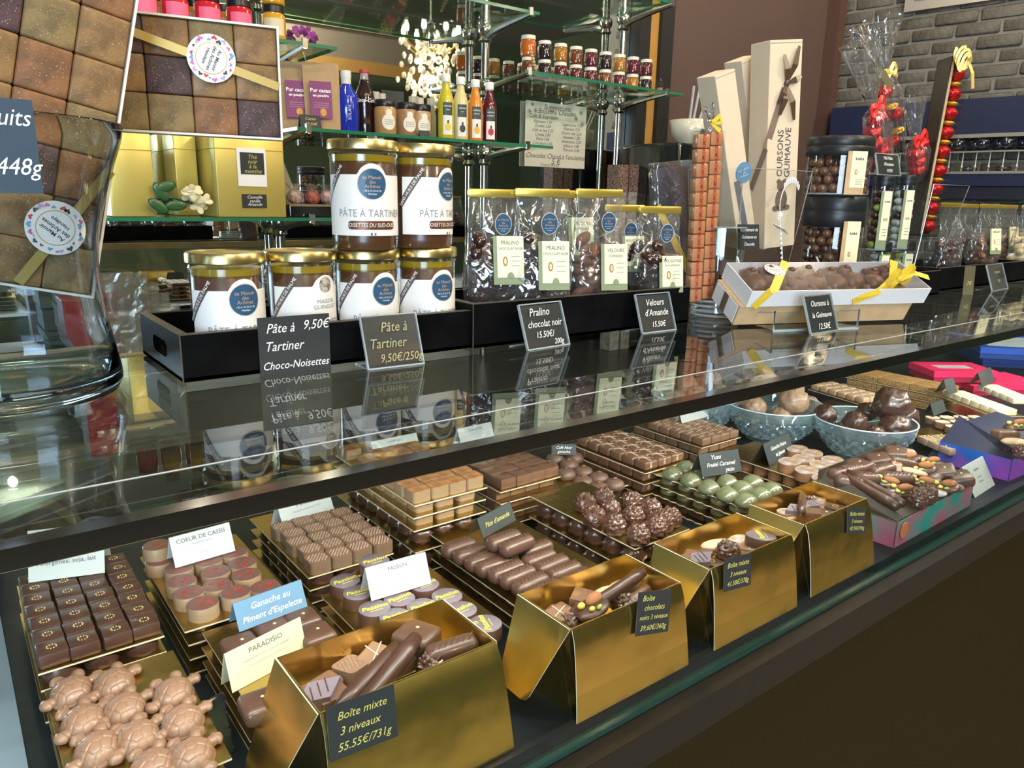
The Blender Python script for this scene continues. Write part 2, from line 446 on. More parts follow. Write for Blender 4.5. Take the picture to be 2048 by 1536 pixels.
# ------------------------------------------------------------------ shelving in front of the mirror
yp = 2.0
ys = 1.78
poleX = [2 * .9956, 2 * .706, V(560, 460, 2.0).x]
zs = dict(jam=V(1051, 139, ys).z, bottle=V(594, 253, ys).z, tin=V(400, 435, ys).z, jelly=V(275, 35, ys).z, high=V(1078, 24, ys).z)
zs['top'] = V(1180, -40, ys).z
poleZ0 = .9
for i, x in enumerate(poleX):
    po = thing('shelf_post', ['chrome post holding the jam jar shelf, rightmost', 'chrome post between the bottle shelf and the jam jar shelf', 'chrome post behind the gold tins, leftmost'][i], 'post', (x, yp, poleZ0), group=None)
    b = MB().tube([(0, 0, 0), (0, 0, 1.95)], .0125, 12); b.build('pole', mChrome, po, smooth=True)
    hs = {0: ['jam', 'top'], 1: ['bottle', 'jam', 'high'], 2: ['tin', 'bottle', 'jelly', 'high']}[i]
    for h in hs:
        z = zs[h] - poleZ0
        q = MB().lathe([(.013, -.055), (.02, -.048), (.015, -.036), (.023, -.024), (.023, -.01), (.015, 0)], 12, M=Matrix.Translation((0, 0, z))).build('collar', mChrome, po, smooth=True)
        pts = []
        for k in range(9):
            t = k / 8; pts.append((0, -.015 - .205 * t, z - .035 + .027 * t ** .6))
        MB().tube(pts, [.012 - .005 * k / 8 for k in range(9)], 8).build('bracket', mChrome, po, smooth=True)
        MB().cbox((0, -.218, z - .002), (.012, .008, .02)).build('clip', mChrome, po)
def gshelf(xa, xb, z, label, yfront=ys):
    s = thing('glass_shelf', label, 'shelf', (xa, yfront, z))
    MB().box((0, .003, -.008), (xb - xa, .235, 0)).build('glass_plate', mShelfGlass, s)
    MB().box((0, 0, -.008), (xb - xa, .003, 0)).build('polished_edge', mShelfEdge, s)
    MB().box((xb - xa, 0, -.008), (xb - xa + .003, .235, 0)).build('polished_edge', mShelfEdge, s)
    return s
gshelf(V(1051, 139, ys).x, V(1365, 189, ys).x, zs['jam'], 'green edged glass shelf carrying the double row of small jam jars')
gshelf(V(594, 253, ys).x, V(1105, 293, ys).x, zs['bottle'], 'green edged glass shelf carrying bottles and paper pouches')
gshelf(-.6, V(900, 437, ys).x, zs['tin'], 'green edged glass shelf carrying the gold tins, the lowest one')
gshelf(-.6, V(672, 92, ys).x, zs['jelly'], 'green edged glass shelf carrying red jelly jars at upper left')
gshelf(V(610, -40, ys).x, V(1078, 24, ys).x, zs['high'], 'glass shelf above the reflected chandelier')
gshelf(V(1110, -60, ys).x, V(1340, -10, ys).x, zs['top'], 'glass shelf above the jam jar shelf, topmost')
# back bench under the shelves
bb = thing('back_bench', 'low dark bench below the mirror behind the counter', 'bench', (-1, 1.62, 0))
MB().box((0, 0, 0), (3.95, .4, .86)).build('cabinet', mat('bench_black', (.015, .014, .013), .5), bb)
MB().box((-.02, -.02, .86), (3.97, .42, .89)).build('worktop', mat('bench_top', (.02, .018, .016), .3), bb)
st(MB().box((5.2, -2.6, 0), (5.25, 2.3, 2.95)).build('wall_end', mat('wall_paint_sage')))
# ------------------------------------------------------------------ chocolates
cDark = mat('chocolate_dark', (.060, .024, .017), .36, coat=.25, bump=.12, bscale=260)
cBrown = mat('chocolate_brown', (.080, .037, .026), .38, coat=.2, bump=.12, bscale=260)
cPink = mat('chocolate_rosy', (.15, .082, .062), .42, coat=.15)
cMilk = mat('chocolate_milk', (.205, .110, .072), .40, coat=.15, bump=.15, bscale=200)
cMilkD = mat('chocolate_milk_deep', (.135, .064, .040), .36, coat=.25)
cGrey = mat('chocolate_print_violet', (.165, .130, .165), .35, coat=.2)
cCocoa = mat('cocoa_powder', (.33, .145, .055), .95, bump=.6, bscale=700, var=.25, vscale=90)
cRocher = mat('rocher_coating', (.072, .030, .020), .30, coat=.45)
cTrufM = mat('truffle_milk', (.29, .175, .115), .42, coat=.2, bump=.3, bscale=160, bdist=.003)
cTrufD = mat('truffle_dark', (.050, .020, .015), .33, coat=.4, bump=.3, bscale=160, bdist=.003)
cGreen = mat('yuzu_lustre', (.13, .145, .075), .22, coat=.7, col2=(.105, .085, .05), vscale=25)
cGoldDot = mat('edible_gold', (.75, .50, .20), .45, .3)
cRed = mat('red_transfer', (.42, .035, .02), .45)
cRedT = mat('cassis_top', (.155, .07, .062), .38, coat=.2)
cWhite = mat('white_chocolate', (.78, .70, .52), .45)
cStripe = mat('white_stripe', (.70, .56, .42), .5)
cMarble = mat('gold_lilac_marble', (.30, .185, .095), .28, coat=.5, col2=(.44, .40, .50), vscale=110)
cYellow = mat('yellow_print', (.66, .58, .05), .5)
cNougat = mat('praline_slab', (.36, .20, .075), .7, bump=.8, bscale=260, var=.35, vscale=260)
cCara = mat('pale_praline_top', (.50, .33, .22), .45, bump=.2, bscale=120)
cGreenBit = mat('pistachio', (.36, .45, .08), .5)
cYelBit = mat('candied_fruit', (.72, .50, .10), .35, coat=.5)
cAlm = mat('sugared_almond', (.33, .13, .055), .8, bump=.8, bscale=500)

def nz(p, s, seed=0.): return noise.noise(Vector((p.x * s + seed, p.y * s + seed * 2, p.z * s)))
def K_(mb, name, m, label='', smooth=True, cat='chocolate'):
    o = mb.build(name, m, None, smooth=smooth); o['label'] = label; o['category'] = cat
    return o
def rsq(a, r, n=5):
    pts = []
    for cx, cy, a0 in ((a - r, a - r, 0), (-a + r, a - r, 90), (-a + r, -a + r, 180), (a - r, -a + r, 270)):
        for k in range(n + 1):
            t = R_(a0 + 90 * k / n); pts.append((cx + r * math.cos(t), cy + r * math.sin(t)))
    return pts
P = {}
# square dark praline with a ring of gold dots
o = K_(MB().rbox((-.0110, -.0108, 0), (.0110, .0108, .0125), .0016, 2), 'square_praline', cDark)
b = MB()
for k in range(10): b.lathe([(.0006, .0124), (.0005, .0129)], 6, M=Matrix.Translation(((.0036 * math.cos(k * PI / 5)), .0031 * math.sin(k * PI / 5), 0)))
b.build('dot_ring', cGoldDot, o); P['sq'] = Kind(o)
P['rnd'] = Kind(K_(MB().lathe([(.0128, 0), (.0135, .0015), (.0130, .011), (.0118, .0128), (0, .0128)], 24), 'round_praline', cDark))
# cassis: round with plum top and red blotches
o = K_(MB().lathe([(.0140, 0), (.0140, .0120), (.0137, .0126)], 28, caps=False).lathe([(0, 0), (.0140, 0)], 28, caps=False), 'round_praline', mat('cassis_side', (.26, .165, .10), .4))
MB().lathe([(.0138, .0124), (.0132, .0130), (0, .0130)], 28).build('top_disc', cRedT, o, smooth=True)
b = MB(); rr = random.Random(3)
for k in range(5):
    a = rr.uniform(0, 6.28); q = rr.uniform(.003, .009); n = 9
    b.prism([(q * math.cos(a) + rr.uniform(.001, .0032) * math.cos(2 * PI * j / n), q * math.sin(a) + rr.uniform(.0008, .002) * math.sin(2 * PI * j / n)) for j in range(n)], .0129, .01325)
b.build('red_mark', cRed, o); P['cas'] = Kind(o)
o = K_(MB().rbox((-.0145, -.0145, 0), (.0145, .0145, .0145), .005, 4), 'pillow_praline', cBrown)
MB().ell((.002, .001, .0146), (.0015, .0015, .0006), 8, 4).build('gold_dot', cGoldDot, o, smooth=True); P['pim'] = Kind(o)
# maya: rounded square with crisp embossed top
o = K_(MB().prism(rsq(.0116, .0045), 0, .0122), 'rounded_praline', mat('maya_side', (.15, .09, .058), .45, bump=.4, bscale=140))
b = MB()
for i in range(-3, 4):
    for j in range(-4, 5):
        x, y = i * .0036 + (.0018 if j % 2 else 0), j * .0026
        if abs(x) + abs(y) > .0160 or max(abs(x), abs(y)) > .0100: continue
        s_ = .0016; s2 = .0010
        b.add([(x - s_, y - s2, .0120), (x + s_, y - s2, .0120), (x + s_, y + s2, .0120), (x - s_, y + s2, .0120), (x - .0004, y + .0003, .0138)], [(0, 1, 4), (1, 2, 4), (2, 3, 4), (3, 0, 4)])
b.prism(rsq(.0115, .0045), .0118, .0123)
b.build('embossed_top', mat('maya_top', (.19, .105, .070), .45), o); P['maya'] = Kind(o)
# passion: round with violet top and yellow script
o = K_(MB().lathe([(.0150, 0), (.0152, .001), (.0150, .0122), (.0146, .0128)], 28, caps=False).lathe([(0, 0), (.015, 0)], 28, caps=False), 'round_praline', cBrown)
MB().lathe([(.0148, .0126), (.0142, .0131), (0, .0131)], 28).build('top_disc', cGrey, o, smooth=True)
t = text('Passion', .0086, cYellow, o, (0, .001, .01325), (0, 0, 0), shear=.35, bold=.00022, name='script')
MB().box((-.006, -.0052, .0131), (.006, -.0046, .0133)).build('underline', cYellow, o); P['pas'] = Kind(o)
# almond paste log with slanted ridges
o = K_(MB().rbox((-.0215, -.0092, 0), (.0215, .0092, .0165), .0072, 4), 'almond_log', cBrown)
b = MB()
for k in range(7): b.tube([(-.0155 + k * .0048, -.0035, .0158), (-.0125 + k * .0048, .0005, .0168), (-.0098 + k * .0048, .0045, .0155)], .0008, 5)
b.build('ridges', cBrown, o, smooth=True); P['log'] = Kind(o)
def lump(rx, ry, rz, amp, sc, seed, nu=28, nv=18, z0=-.75):
    return MB().ell((0, 0, rz * .7), (rx, ry, rz), nu, nv, fn=lambda d: 1 + amp * abs(nz(d, sc, seed)) * 2 + amp * .5 * nz(d, sc * 2.3, seed + 3), zmin=z0)
o = K_(lump(.0118, .0118, .0120, .22, 3.3, 1.), 'rocher', cRocher)
b = MB(); rr = random.Random(9)
for k in range(26):
    th = rr.uniform(0, 6.28); ph = rr.uniform(.0, 1.45)
    c = (.0118 * math.cos(ph) * math.cos(th), .0118 * math.cos(ph) * math.sin(th), .0085 + .0118 * math.sin(ph))
    b.ell(c, (.0026, .0026, .0026), 7, 5)
b.build('nut_bits', cRocher, o, smooth='all'); P['roch'] = Kind(o)
o = K_(lump(.012, .012, .011, .25, 3.6, 5., 16, 10), 'rocher', cRocher); P['roch_low'] = Kind(o)
o = K_(MB().prism(rsq(.0117, .0042), 0, .0125), 'rounded_praline', mat('cocoa_side', (.25, .155, .085), .42, bump=.4, bscale=120))
MB().prism(rsq(.0116, .0042), .0122, .0133).build('cocoa_top', cCocoa, o); P['coc'] = Kind(o)
o = K_(MB().rbox((-.0118, -.0118, 0), (.0118, .0118, .0135), .0009, 2), 'square_praline', cMilkD)
MB().strip([(-.0115, .004, .01355), (-.004, .0065, .01355), (.001, -.001, .01355), (.0115, .003, .01355)], .0007, th=.0003).build('wave_line', cPink, o); P['car'] = Kind(o)
o = K_(MB().lathe([(.0125, 0), (.0142, .002), (.0142, .006), (.012, .0105), (.007, .013), (0, .0136)], 24), 'coffee_praline', cPink)
MB().ell((0, 0, .0145), (.0040, .0026, .0022), 12, 8).build('coffee_bean', mat('coffee_bean', (.14, .06, .035), .4), o, smooth=True); P['caf'] = Kind(o)
o = K_(MB().rbox((-.0135, -.0118, 0), (.0135, .0118, .0135), .0035, 3), 'striped_praline', cMilkD)
b = MB()
for dx in (-.003, -.0008): b.strip([(dx - .001, -.0121, .004), (dx, -.0115, .0115), (dx + .001, -.008, .0138), (dx + .003, .008, .0138), (dx + .004, .0115, .0115)], .0007, up=[(0, -1, 0), (0, -1, 1), (0, 0, 1), (0, 0, 1), (0, 1, 1)], th=.0003)
b.strip([(-.0125, .0035, .0130), (-.006, .0075, .0138), (.006, .0035, .0138), (.0125, -.002, .0130)], .0007, th=.0003)
b.build('stripes', cStripe, o); P['str'] = Kind(o)
P['yuz'] = Kind(K_(MB().lathe([(.0128, 0), (.0135, .0015)] + [(.0135 * math.cos(R_(a)), .0015 + .0125 * math.sin(R_(a))) for a in range(10, 90, 10)] + [(0, .014)], 28), 'green_dome', cGreen, smooth='all'))
o = K_(MB().rbox((-.0115, -.0115, 0), (.0115, .0115, .013), .0025, 3), 'square_praline', cMilk)
b = MB(); b.strip([(-.0116, -.003, .0133), (.0116, .004, .0133)], .0007, th=.0003); b.strip([(-.004, -.0116, .0133), (.003, .0116, .0133)], .0007, th=.0003)
b.build('caramel_lines', cStripe, o); P['mlk'] = Kind(o)
o = K_(MB().prism(circle(.0148, 28, sy=.76), 0, .0122), 'oval_praline', mat('oval_side', (.24, .12, .065), .4))
MB().prism(circle(.0147, 28, sy=.76), .0120, .0130).build('marbled_top', cMarble, o); P['ova'] = Kind(o)
P['pil'] = Kind(K_(MB().rbox((-.0105, -.0105, 0), (.0105, .0105, .013), .0035, 3), 'pale_praline', cCara))
P['slab'] = Kind(K_(MB().rbox((-.0125, -.035, 0), (.0125, .035, .013), .001, 1), 'praline_bar', cNougat))
o = K_(MB().rbox((-.021, -.0118, 0), (.021, .0118, .012), .0015, 2), 'white_bar', cWhite)
b = MB()
for k in (-.012, 0, .012): b.strip([(k, -.0096, .0122), (k + .002, .0096, .0122)], .0006, th=.0003)
b.build('drizzle', mat('dark_drizzle', (.12, .06, .03), .5), o); P['wbar'] = Kind(o)
o = K_(MB().rbox((-.0125, -.0125, 0), (.0125, .0125, .012), .002, 2), 'pistachio_praline', mat('pale_milk', (.34, .22, .17), .4))
b = MB()
for x, y, a in ((-.005, .003, .3), (.004, .005, 1.2), (.002, -.005, 2.)): b.ell((0, 0, 0), (.0035, .0018, .0016), 8, 6, M=Matrix.Translation((x, y, .0128)) @ Matrix.Rotation(a, 4, 'Z'))
b.build('pistachio_bits', cGreenBit, o, smooth=True); P['pist'] = Kind(o)
o = K_(MB().lathe([(.0135, 0), (.0138, .010), (.0130, .0115)], 24, caps=False).lathe([(0, 0), (.0135, 0)], 24, caps=False), 'round_praline', cMilkD)
MB().lathe([(.0131, .0112), (0, .0118)], 24).build('top_disc', mat('lilac_top', (.30, .20, .21), .4), o)
b = MB()
for k in (-.008, -.004, 0, .004, .008):
    L_ = math.sqrt(.0125 ** 2 - k * k); b.box((-L_, k - .0005, .0112), (L_, k + .0005, .0122))
b.build('white_lines', cStripe, o); P['lin'] = Kind(o)
# turtle
def turtle():
    b = MB()
    pts = [(0, 0)] + [(.52 * math.cos(R_(a)), .52 * math.sin(R_(a))) for a in range(0, 360, 60)] + [(1.0 * math.cos(R_(a)), 1.0 * math.sin(R_(a))) for a in range(15, 375, 30)]
    def fn(d):
        u, v = d.x, d.y
        ds = sorted(math.hypot(u - p, v - q) for p, q in pts)
        e = ds[1] - ds[0]
        g = max(0., 1 - e / .09)
        return (1 - .06 * g) if d.z > .05 else 1.
    b.ell((0, 0, .003), (.0182, .0158, .0125), 96, 38, fn=fn, zmin=-.2)
    b.lathe([(.0186, 0), (.0192, .002), (.0176, .0042)], 32, sy=.87)
    b.ell((.0205, 0, .006), (.0068, .0054, .0052), 14, 8)
    for sx, sy, a in ((.0140, .0125, 48), (.0140, -.0125, -48), (-.0130, .0118, 135), (-.0130, -.0118, -135)):
        M = Matrix.Translation((sx, sy, .0042)) @ Matrix.Rotation(R_(a), 4, 'Z')
        b.ell((0, 0, 0), (.0068, .0048, .0042), 12, 8, M=M)
        b.ell((.0036, 0, .0003), (.0050, .0062, .0042), 12, 8, M=M, fn=lambda d: 1 + .06 * math.cos(8 * math.atan2(d.y, d.x)))
    b.ell((-.0185, 0, .003), (.004, .002, .0018), 8, 6)
    return K_(b, 'chocolate_turtle', cMilk, smooth='all')
P['tur'] = Kind(turtle())

# ------------------------------------------------------------------ trays of chocolates
PROTO_BOARD = {}
def board(x, y, z, w_, d_, label, scallop=False, rz=0.):
    key = (round(w_, 3), round(d_, 3), scallop)
    if key not in PROTO_BOARD:
        if scallop:
            pts = []
            nx, ny = max(2, int(w_ / .0145)), max(2, int(d_ / .0145))
            for k in range(nx * 2): pts.append((w_ * k / nx / 2, (-.0012 if k % 2 else .0012)))
            for k in range(ny * 2): pts.append((w_ + (-.0012 if k % 2 else .0012), d_ * k / ny / 2))
            for k in range(nx * 2): pts.append((w_ - w_ * k / nx / 2, d_ + (-.0012 if k % 2 else .0012)))
            for k in range(ny * 2): pts.append(((-.0012 if k % 2 else .0012), d_ - d_ * k / ny / 2))
        else: pts = [(x_ + w_ / 2, y_ + d_ / 2) for x_, y_ in [(a * sx, c * sy) for a, c, sx, sy in ((1, 1, -w_ / 2, -d_ / 2), (1, 1, w_ / 2, -d_ / 2), (1, 1, w_ / 2, d_ / 2), (1, 1, -w_ / 2, d_ / 2))]]
        o = MB().prism(pts, 0, .0016, 0, mtop=1).build('cake_board', [mBoardEdge, mGoldBoard])
        o['category'] = 'tray'; PROTO_BOARD[key] = Kind(o)
    o = PROTO_BOARD[key].put((x, y, DECK + z), rz, label); o['category'] = 'tray'
    return o
ORDW = ['first', 'second', 'third', 'fourth', 'fifth', 'sixth', 'seventh', 'eighth', 'ninth', 'tenth', 'eleventh', 'twelfth', 'thirteenth', 'fourteenth']
SHORT = {'square chocolates with gold dot rings': 'gold dotted squares', 'knobbly rochers with bare foil behind': 'open tray rochers', 'milk squares with caramel lines': 'caramel lined squares', 'rounded chocolates with gold dot': 'pillows'}
ORD = ['top', 'second', 'third', 'fourth', 'fifth', 'lowest']
def stack(what, x, y, w_, d_, zl, under, cw=.027, cd=.027, scallop=False, uh=None, label_under=None, rz=0.):
    """zl: board heights from the top down; under: kind of praline standing between boards"""
    cs, sn = math.cos(rz), math.sin(rz)
    for i, z in enumerate(zl):
        jx, jy = random.uniform(-.0012, .0012), random.uniform(-.0012, .0012)
        lab = 'gold card tray under the %s, %s of its stack' % (what, ORD[i] if i else 'topmost')
        board(x + jx, y + jy, z, w_, d_, lab, scallop, rz)
        if i == 0: continue
        gap = zl[i - 1] - z - .0016
        kind = under[min(i - 1, len(under) - 1)]
        nx, ny = int(w_ / cw), int(d_ / cd)
        ox, oy = (w_ - nx * cw) / 2 + cw / 2, (d_ - ny * cd) / 2 + cd / 2
        hh = {'roch_low': .0215, 'log': .0165, 'pim': .0145, 'yuz': .014}.get(kind, .0135)
        for a in range(nx):
            for c in range(ny):
                if a > 0 and c > 0: continue
                lx, ly = ox + a * cw + random.uniform(-.0008, .0008), oy + c * cd + random.uniform(-.0008, .0008)
                P[kind].put((x + lx * cs - ly * sn, y + lx * sn + ly * cs, DECK + z + .0016), rz + random.uniform(-.06, .06),
                            '%s below the %s, %s tray, %s' % (label_under or 'dark chocolate', SHORT.get(what, what), ORD[i], ('front left corner' if a == 0 and c == 0 else 'front edge, %s across' % ORDW[a] if c == 0 else 'left side, %s back' % ORDW[c])),
                            '%s below the %s, tray %d' % (label_under or 'chocolates', what, i), scale=(1, 1, gap / hh))
ORDW = ['first', 'second', 'third', 'fourth', 'fifth', 'sixth', 'seventh', 'eighth', 'ninth', 'tenth', 'eleventh', 'twelfth', 'thirteenth', 'fourteenth']
def toppx(kind, z, pts, label, group, h=.013, rz=0., jit=.05, scale=None):
    base = label; order = sorted(pts, key=lambda q: q[0])
    for q in pts:
        r = order.index(q)
        if len(pts) > 1: label = base + ', ' + ('leftmost' if r == 0 else 'rightmost' if r == len(pts) - 1 else ORDW[r] + ' from the left')
        p = D(q[0], q[1], z + h)
        P[kind].put((p.x, p.y, DECK + z), rz + random.uniform(-jit, jit) + (q[2] if len(q) > 2 else 0), label, group, scale=scale)
def topgrid(kind, x, y, z, nx, ny, px, py, label, group, jit=.05, skip=(), shift=0., rz=0.):
    for a in range(nx):
        for c in range(ny):
            if (a, c) in skip: continue
            lab = label + ', ' + (('front' if c == 0 else 'back' if c == ny - 1 else ORDW[c]) + ' row, ' + ('left end' if a == 0 else 'right end' if a == nx - 1 else ORDW[a] + ' across'))
            P[kind].put((x + a * px + (shift * (c % 2)) + random.uniform(-.0007, .0007), y + c * py + random.uniform(-.0007, .0007), DECK + z), rz + random.uniform(-jit, jit), lab, group)
T_ = .0016
# A squares with gold rings
z = .045
topgrid('sq', .0362, .656, z + T_, 4, 7, .0234, .0236, 'square dark chocolate with gold dot ring', 'square chocolates with gold dot rings', shift=.0)
stack('square chocolates with gold dot rings', .024, .642, .094, .172, [z, .030, .015, 0], ['rnd'], .0305, .0285)
# B turtles
z = .040
stack('milk chocolate turtles', .0255, .465, .094, .158, [z, .020, 0], ['rnd'], .0305, .030)
tl = 'chocolate turtle %s'
tn = ['at the back left corner of its tray', 'in the back row, second from the left', 'at the back right near the bare foil', 'below the back left turtle', 'in the middle of the tray under the back row', 'under the back right turtle', 'in the third row on the left', 'in the third row in the middle', 'in the front at the right edge', 'frontmost, cut by the edge of the photo']
for (px, py), nm in zip(((142, 1378), (226, 1362), (346, 1381), (166, 1437), (248, 1413), (364, 1438), (194, 1493), (275, 1470), (383, 1507), (304, 1530)), tn):
    p = D(px, py, z + .008); P['tur'].put((p.x, p.y, DECK + z + T_), R_(72 + random.uniform(-8, 10)), tl % nm, 'chocolate turtles on the gold tray', scale=.92)
# C cassis
z = .042
toppx('cas', z + T_, [(405, 1202), (377, 1181), (362, 1158), (471, 1180), (434, 1166), (431, 1139), (531, 1169), (492, 1145), (484, 1122), (416, 1117), (357, 1132), (319, 1117), (468, 1101)],
      'round plum topped chocolate with red flecks', 'red flecked round chocolates', h=.0145, jit=3.)
stack('red flecked round chocolates', .136, .642, .100, .175, [z, .028, .014, 0], ['rnd'], .031, .030)
toppx('cas', z + .0146, [(314, 1089)], 'red flecked round chocolate stacked on another at the back left', None, h=.013)
# D piment
z = .042
toppx('pim', z + T_, [(480, 1278), (545, 1246), (603, 1226), (632, 1256), (520, 1392)],
      'pillow shaped chocolate with one gold dot', 'gold dotted pillow chocolates', h=.016)
stack('gold dotted pillow chocolates', .146, .508, .098, .126, [z, .028, .014, 0], ['rnd'], .031, .030)
# E maya
z = .042
topgrid('maya', .2775, .686, z + T_, 4, 5, .0238, .0240, 'rounded chocolate with embossed basket top', 'embossed rounded chocolates', shift=.003)
stack('embossed rounded chocolates', .263, .672, .097, .178, [z, .028, .014, 0], ['rnd'], .030, .029)
# F passion
z = .036
toppx('pas', z + T_, [(690, 1158), (717, 1181), (749, 1213), (799, 1193), (791, 1229), (848, 1165), (845, 1209), (894, 1188), (922, 1215), (971, 1243, 1.2), (881, 1231), (933, 1252)],
      'round violet topped Passion chocolate', 'Passion chocolates', h=.0145, jit=.12)
toppx('pas', z + .0146 + .004, [(749, 1118)], 'round Passion chocolate standing apart behind the white PASSION card', None, h=.0145)
stack('round Passion chocolates', .262, .508, .118, .134, [z, .024, .012, 0], ['rnd'], .031, .030)
# G logs
z = .045
toppx('log', z + T_, [(918, 1080), (942, 1092), (966, 1105), (988, 1116), (1013, 1127), (1036, 1138), (1062, 1153), (1088, 1166), (1072, 1085), (1078, 1104), (1104, 1116), (1129, 1129), (1152, 1143)],
      'long ridged almond paste bar', 'ridged almond paste bars', h=.017, rz=.05)
p = D(1008, 1066, z + .034); P['log'].put((p.x, p.y, DECK + z + .0175), .06, 'ridged chocolate bar lying on top of the others, left of the two')
p = D(1034, 1076, z + .034); P['log'].put((p.x, p.y, DECK + z + .0175), .10, 'ridged chocolate bar lying on top of the others, right of the two')
stack('ridged almond paste bars', .414, .505, .106, .185, [z, .030, .015, 0], ['log'], .0485, .021)
# H rochers
z = .055
toppx('roch', z + T_, [(1170, 1002), (1208, 990), (1220, 1014), (1188, 1028), (1264, 999), (1302, 1014), (1267, 1028), (1229, 1046), (1340, 1031), (1276, 1066), (1311, 1052), (1325, 1040)],
      'knobbly dark rocher on the open gold tray', 'rochers on the open gold tray', h=.012, jit=3.)
stack('knobbly rochers with bare foil behind', .563, .508, .090, .182, [z, .028, .001], ['roch_low'], .029, .030, label_under='knobbly rocher')
# I cocoa
z = .090
topgrid('coc', .3995, .689, z + T_, 4, 8, .0242, .0245, 'cocoa dusted rounded square chocolate', 'cocoa dusted chocolates', skip=((0, 6),))
stack('cocoa dusted chocolates', .386, .674, .098, .205, [z, .075, .060, .034, .006], ['coc', 'coc', 'roch_low'], .0285, .027)
# J carre
z = .060
topgrid('car', .549, .727, z + T_, 4, 5, .0240, .0240, 'glossy square milk chocolate with wavy line', 'glossy square milk chocolates', jit=.01)
stack('glossy square milk chocolates', .533, .711, .100, .150, [z, .044, .028, .012], ['car'], .0245, .025)
# K coffee
z = .030
toppx('caf', z + T_, [(1138, 924), (1167, 938), (1198, 950), (1229, 963), (1132, 942), (1166, 957), (1197, 970), (1110, 912), (1098, 928), (1150, 910)],
      'rosy dome with a coffee bean', 'coffee bean domes', h=.010, jit=.4)
stack('coffee bean domes', .650, .690, .092, .150, [z, .015, 0], ['rnd'], .030, .030)
# L striped
z = .050
topgrid('str', .774, .688, z + T_, 3, 6, .0285, .0246, 'milk chocolate crossed by white stripes', 'striped milk chocolates', jit=.02)
stack('striped milk chocolates', .756, .672, .095, .160, [z, .033, .016, 0], ['str'], .0285, .0246)
# M yuzu
z = .046
toppx('yuz', z + T_, [(1346, 942), (1383, 955), (1419, 970), (1456, 984), (1493, 996), (1456, 959), (1485, 971), (1522, 984), (1507, 959), (1544, 974), (1372, 931), (1410, 946)],
      'shiny green half sphere on the top tray', 'green half spheres, top tray', h=.009, scale=1.12)
stack('green half spheres', D(1493, 1012, .046).x - .012, D(1493, 1012, .046).y, .100, .150, [z, .031, .016, 0], ['yuz', 'yuz', 'pim'], .029, .029, scallop=True, label_under='green half sphere')
# N
z = .030
topgrid('mlk', .979, .752, z + T_, 4, 5, .0245, .0245, 'milk square with caramel lines', 'milk squares with caramel lines', jit=.02)
stack('milk squares with caramel lines', .964, .738, .104, .160, [z, .015, 0], ['mlk'], .0255, .0255)
# O ovals
z = .034
toppx('ova', z + T_, [(1580, 920), (1614, 937), (1648, 953), (1595, 895), (1624, 904), (1607, 914), (1642, 926), (1665, 917), (1671, 934)],
      'marbled gold and lilac oval chocolate', 'marbled oval chocolates', h=.0145, rz=.2, scale=(1.42, 1.40, 1.))
stack('marbled oval chocolates', .958, .508, .100, .195, [z, .017, 0], ['ova'], .032, .026)

# ------------------------------------------------------------------ glass bowls with truffles
def bowl(px, py, zr, R, label, content, rows, rlabel):
    c = D(px, py, zr)
    t = thing('crystal_bowl', label, 'bowl', (c.x, c.y, DECK))
    b = MB()
    def fn(r, z, a):
        if z < .010 or z > .046: return r
        return r + .0060 * (1.2 - abs(math.sin(a * 10 + z * 170)) - abs(math.sin(a * 10 - z * 170)))
    prof = [(.0, .004), (R * .45, .004), (R * .5, .0), (R * .56, .001)] + [(R * (.60 + .36 * k / 16), .006 + .0027 * k) for k in range(17)] + [(R * .99, zr - .006), (R, zr), (R - .0025, zr), (R * .95, zr - .008), (R * .90, .046), (R * .55, .009), (0, .008)]
    b.lathe(prof, 160, fn=fn, caps=False); b.build('cut_glass_body', glass('cut_crystal', (.80, .90, .95), .03, 3.2, 1.6, haze=(.7, .86, .95), hz=.10), t)  # pale blue haze mixed into the glass stands in for sparkle
    MB().lathe([(R - .0012, zr - .001), (R + .0004, zr), (R - .001, zr + .0014), (R - .0026, zr)], 64, caps=False).build('rim', mat('rim_glass', (.55, .66, .72), .08, coat=1.), t, smooth='all')
    for i, (qx, qy, zz, rr_) in enumerate(rows):
        p = D(qx, qy, zz)
        o = content[i % len(content)].put((p.x, p.y, DECK + zz - rr_ * .8), random.uniform(0, 6), rlabel % ['at the left', 'at the right', 'in the middle', 'on top', 'at the back', 'deep inside', 'at the front', 'behind the top one'][i % 8], None, scale=rr_ / .018)
        if rr_ > .001: o['group'] = label[:40]
def trf(seed, m, nm): return Kind(K_(MB().ell((0, 0, .0165), (.0170, .0165, .0160), 44, 30, fn=lambda d: 1 + .10 * nz(d, 2.2, seed) + .15 * abs(nz(d, 4.5, seed + 2)) + .05 * nz(d, 10., seed + 5)), nm, m, smooth='all', cat='truffle'))
tm = [trf(1., cTrufM, 'truffle'), trf(7., cTrufM, 'truffle')]
td = [trf(3., cTrufD, 'truffle'), trf(11., cTrufD, 'truffle')]
bowl(1549, 806, .066, .088, 'cut crystal bowl full of milk chocolate truffles', tm,
     [(1510, 818, .062, .021), (1587, 806, .075, .027), (1530, 770, .085, .027), (1585, 780, .080, .022), (1480, 800, .062, .02), (1560, 840, .045, .022), (1500, 838, .04, .02), (1620, 812, .05, .018)], 'rough milk chocolate truffle %s of the crystal bowl')
bowl(1731, 838, .066, .083, 'cut crystal bowl full of dark chocolate truffles, nearer the brown box', td,
     [(1650, 832, .062, .020), (1788, 858, .058, .026), (1710, 848, .064, .021), (1782, 812, .092, .031), (1733, 826, .066, .018), (1690, 868, .045, .022), (1750, 880, .040, .024), (1810, 838, .06, .024)], 'knobbly dark chocolate truffle %s of the crystal bowl')
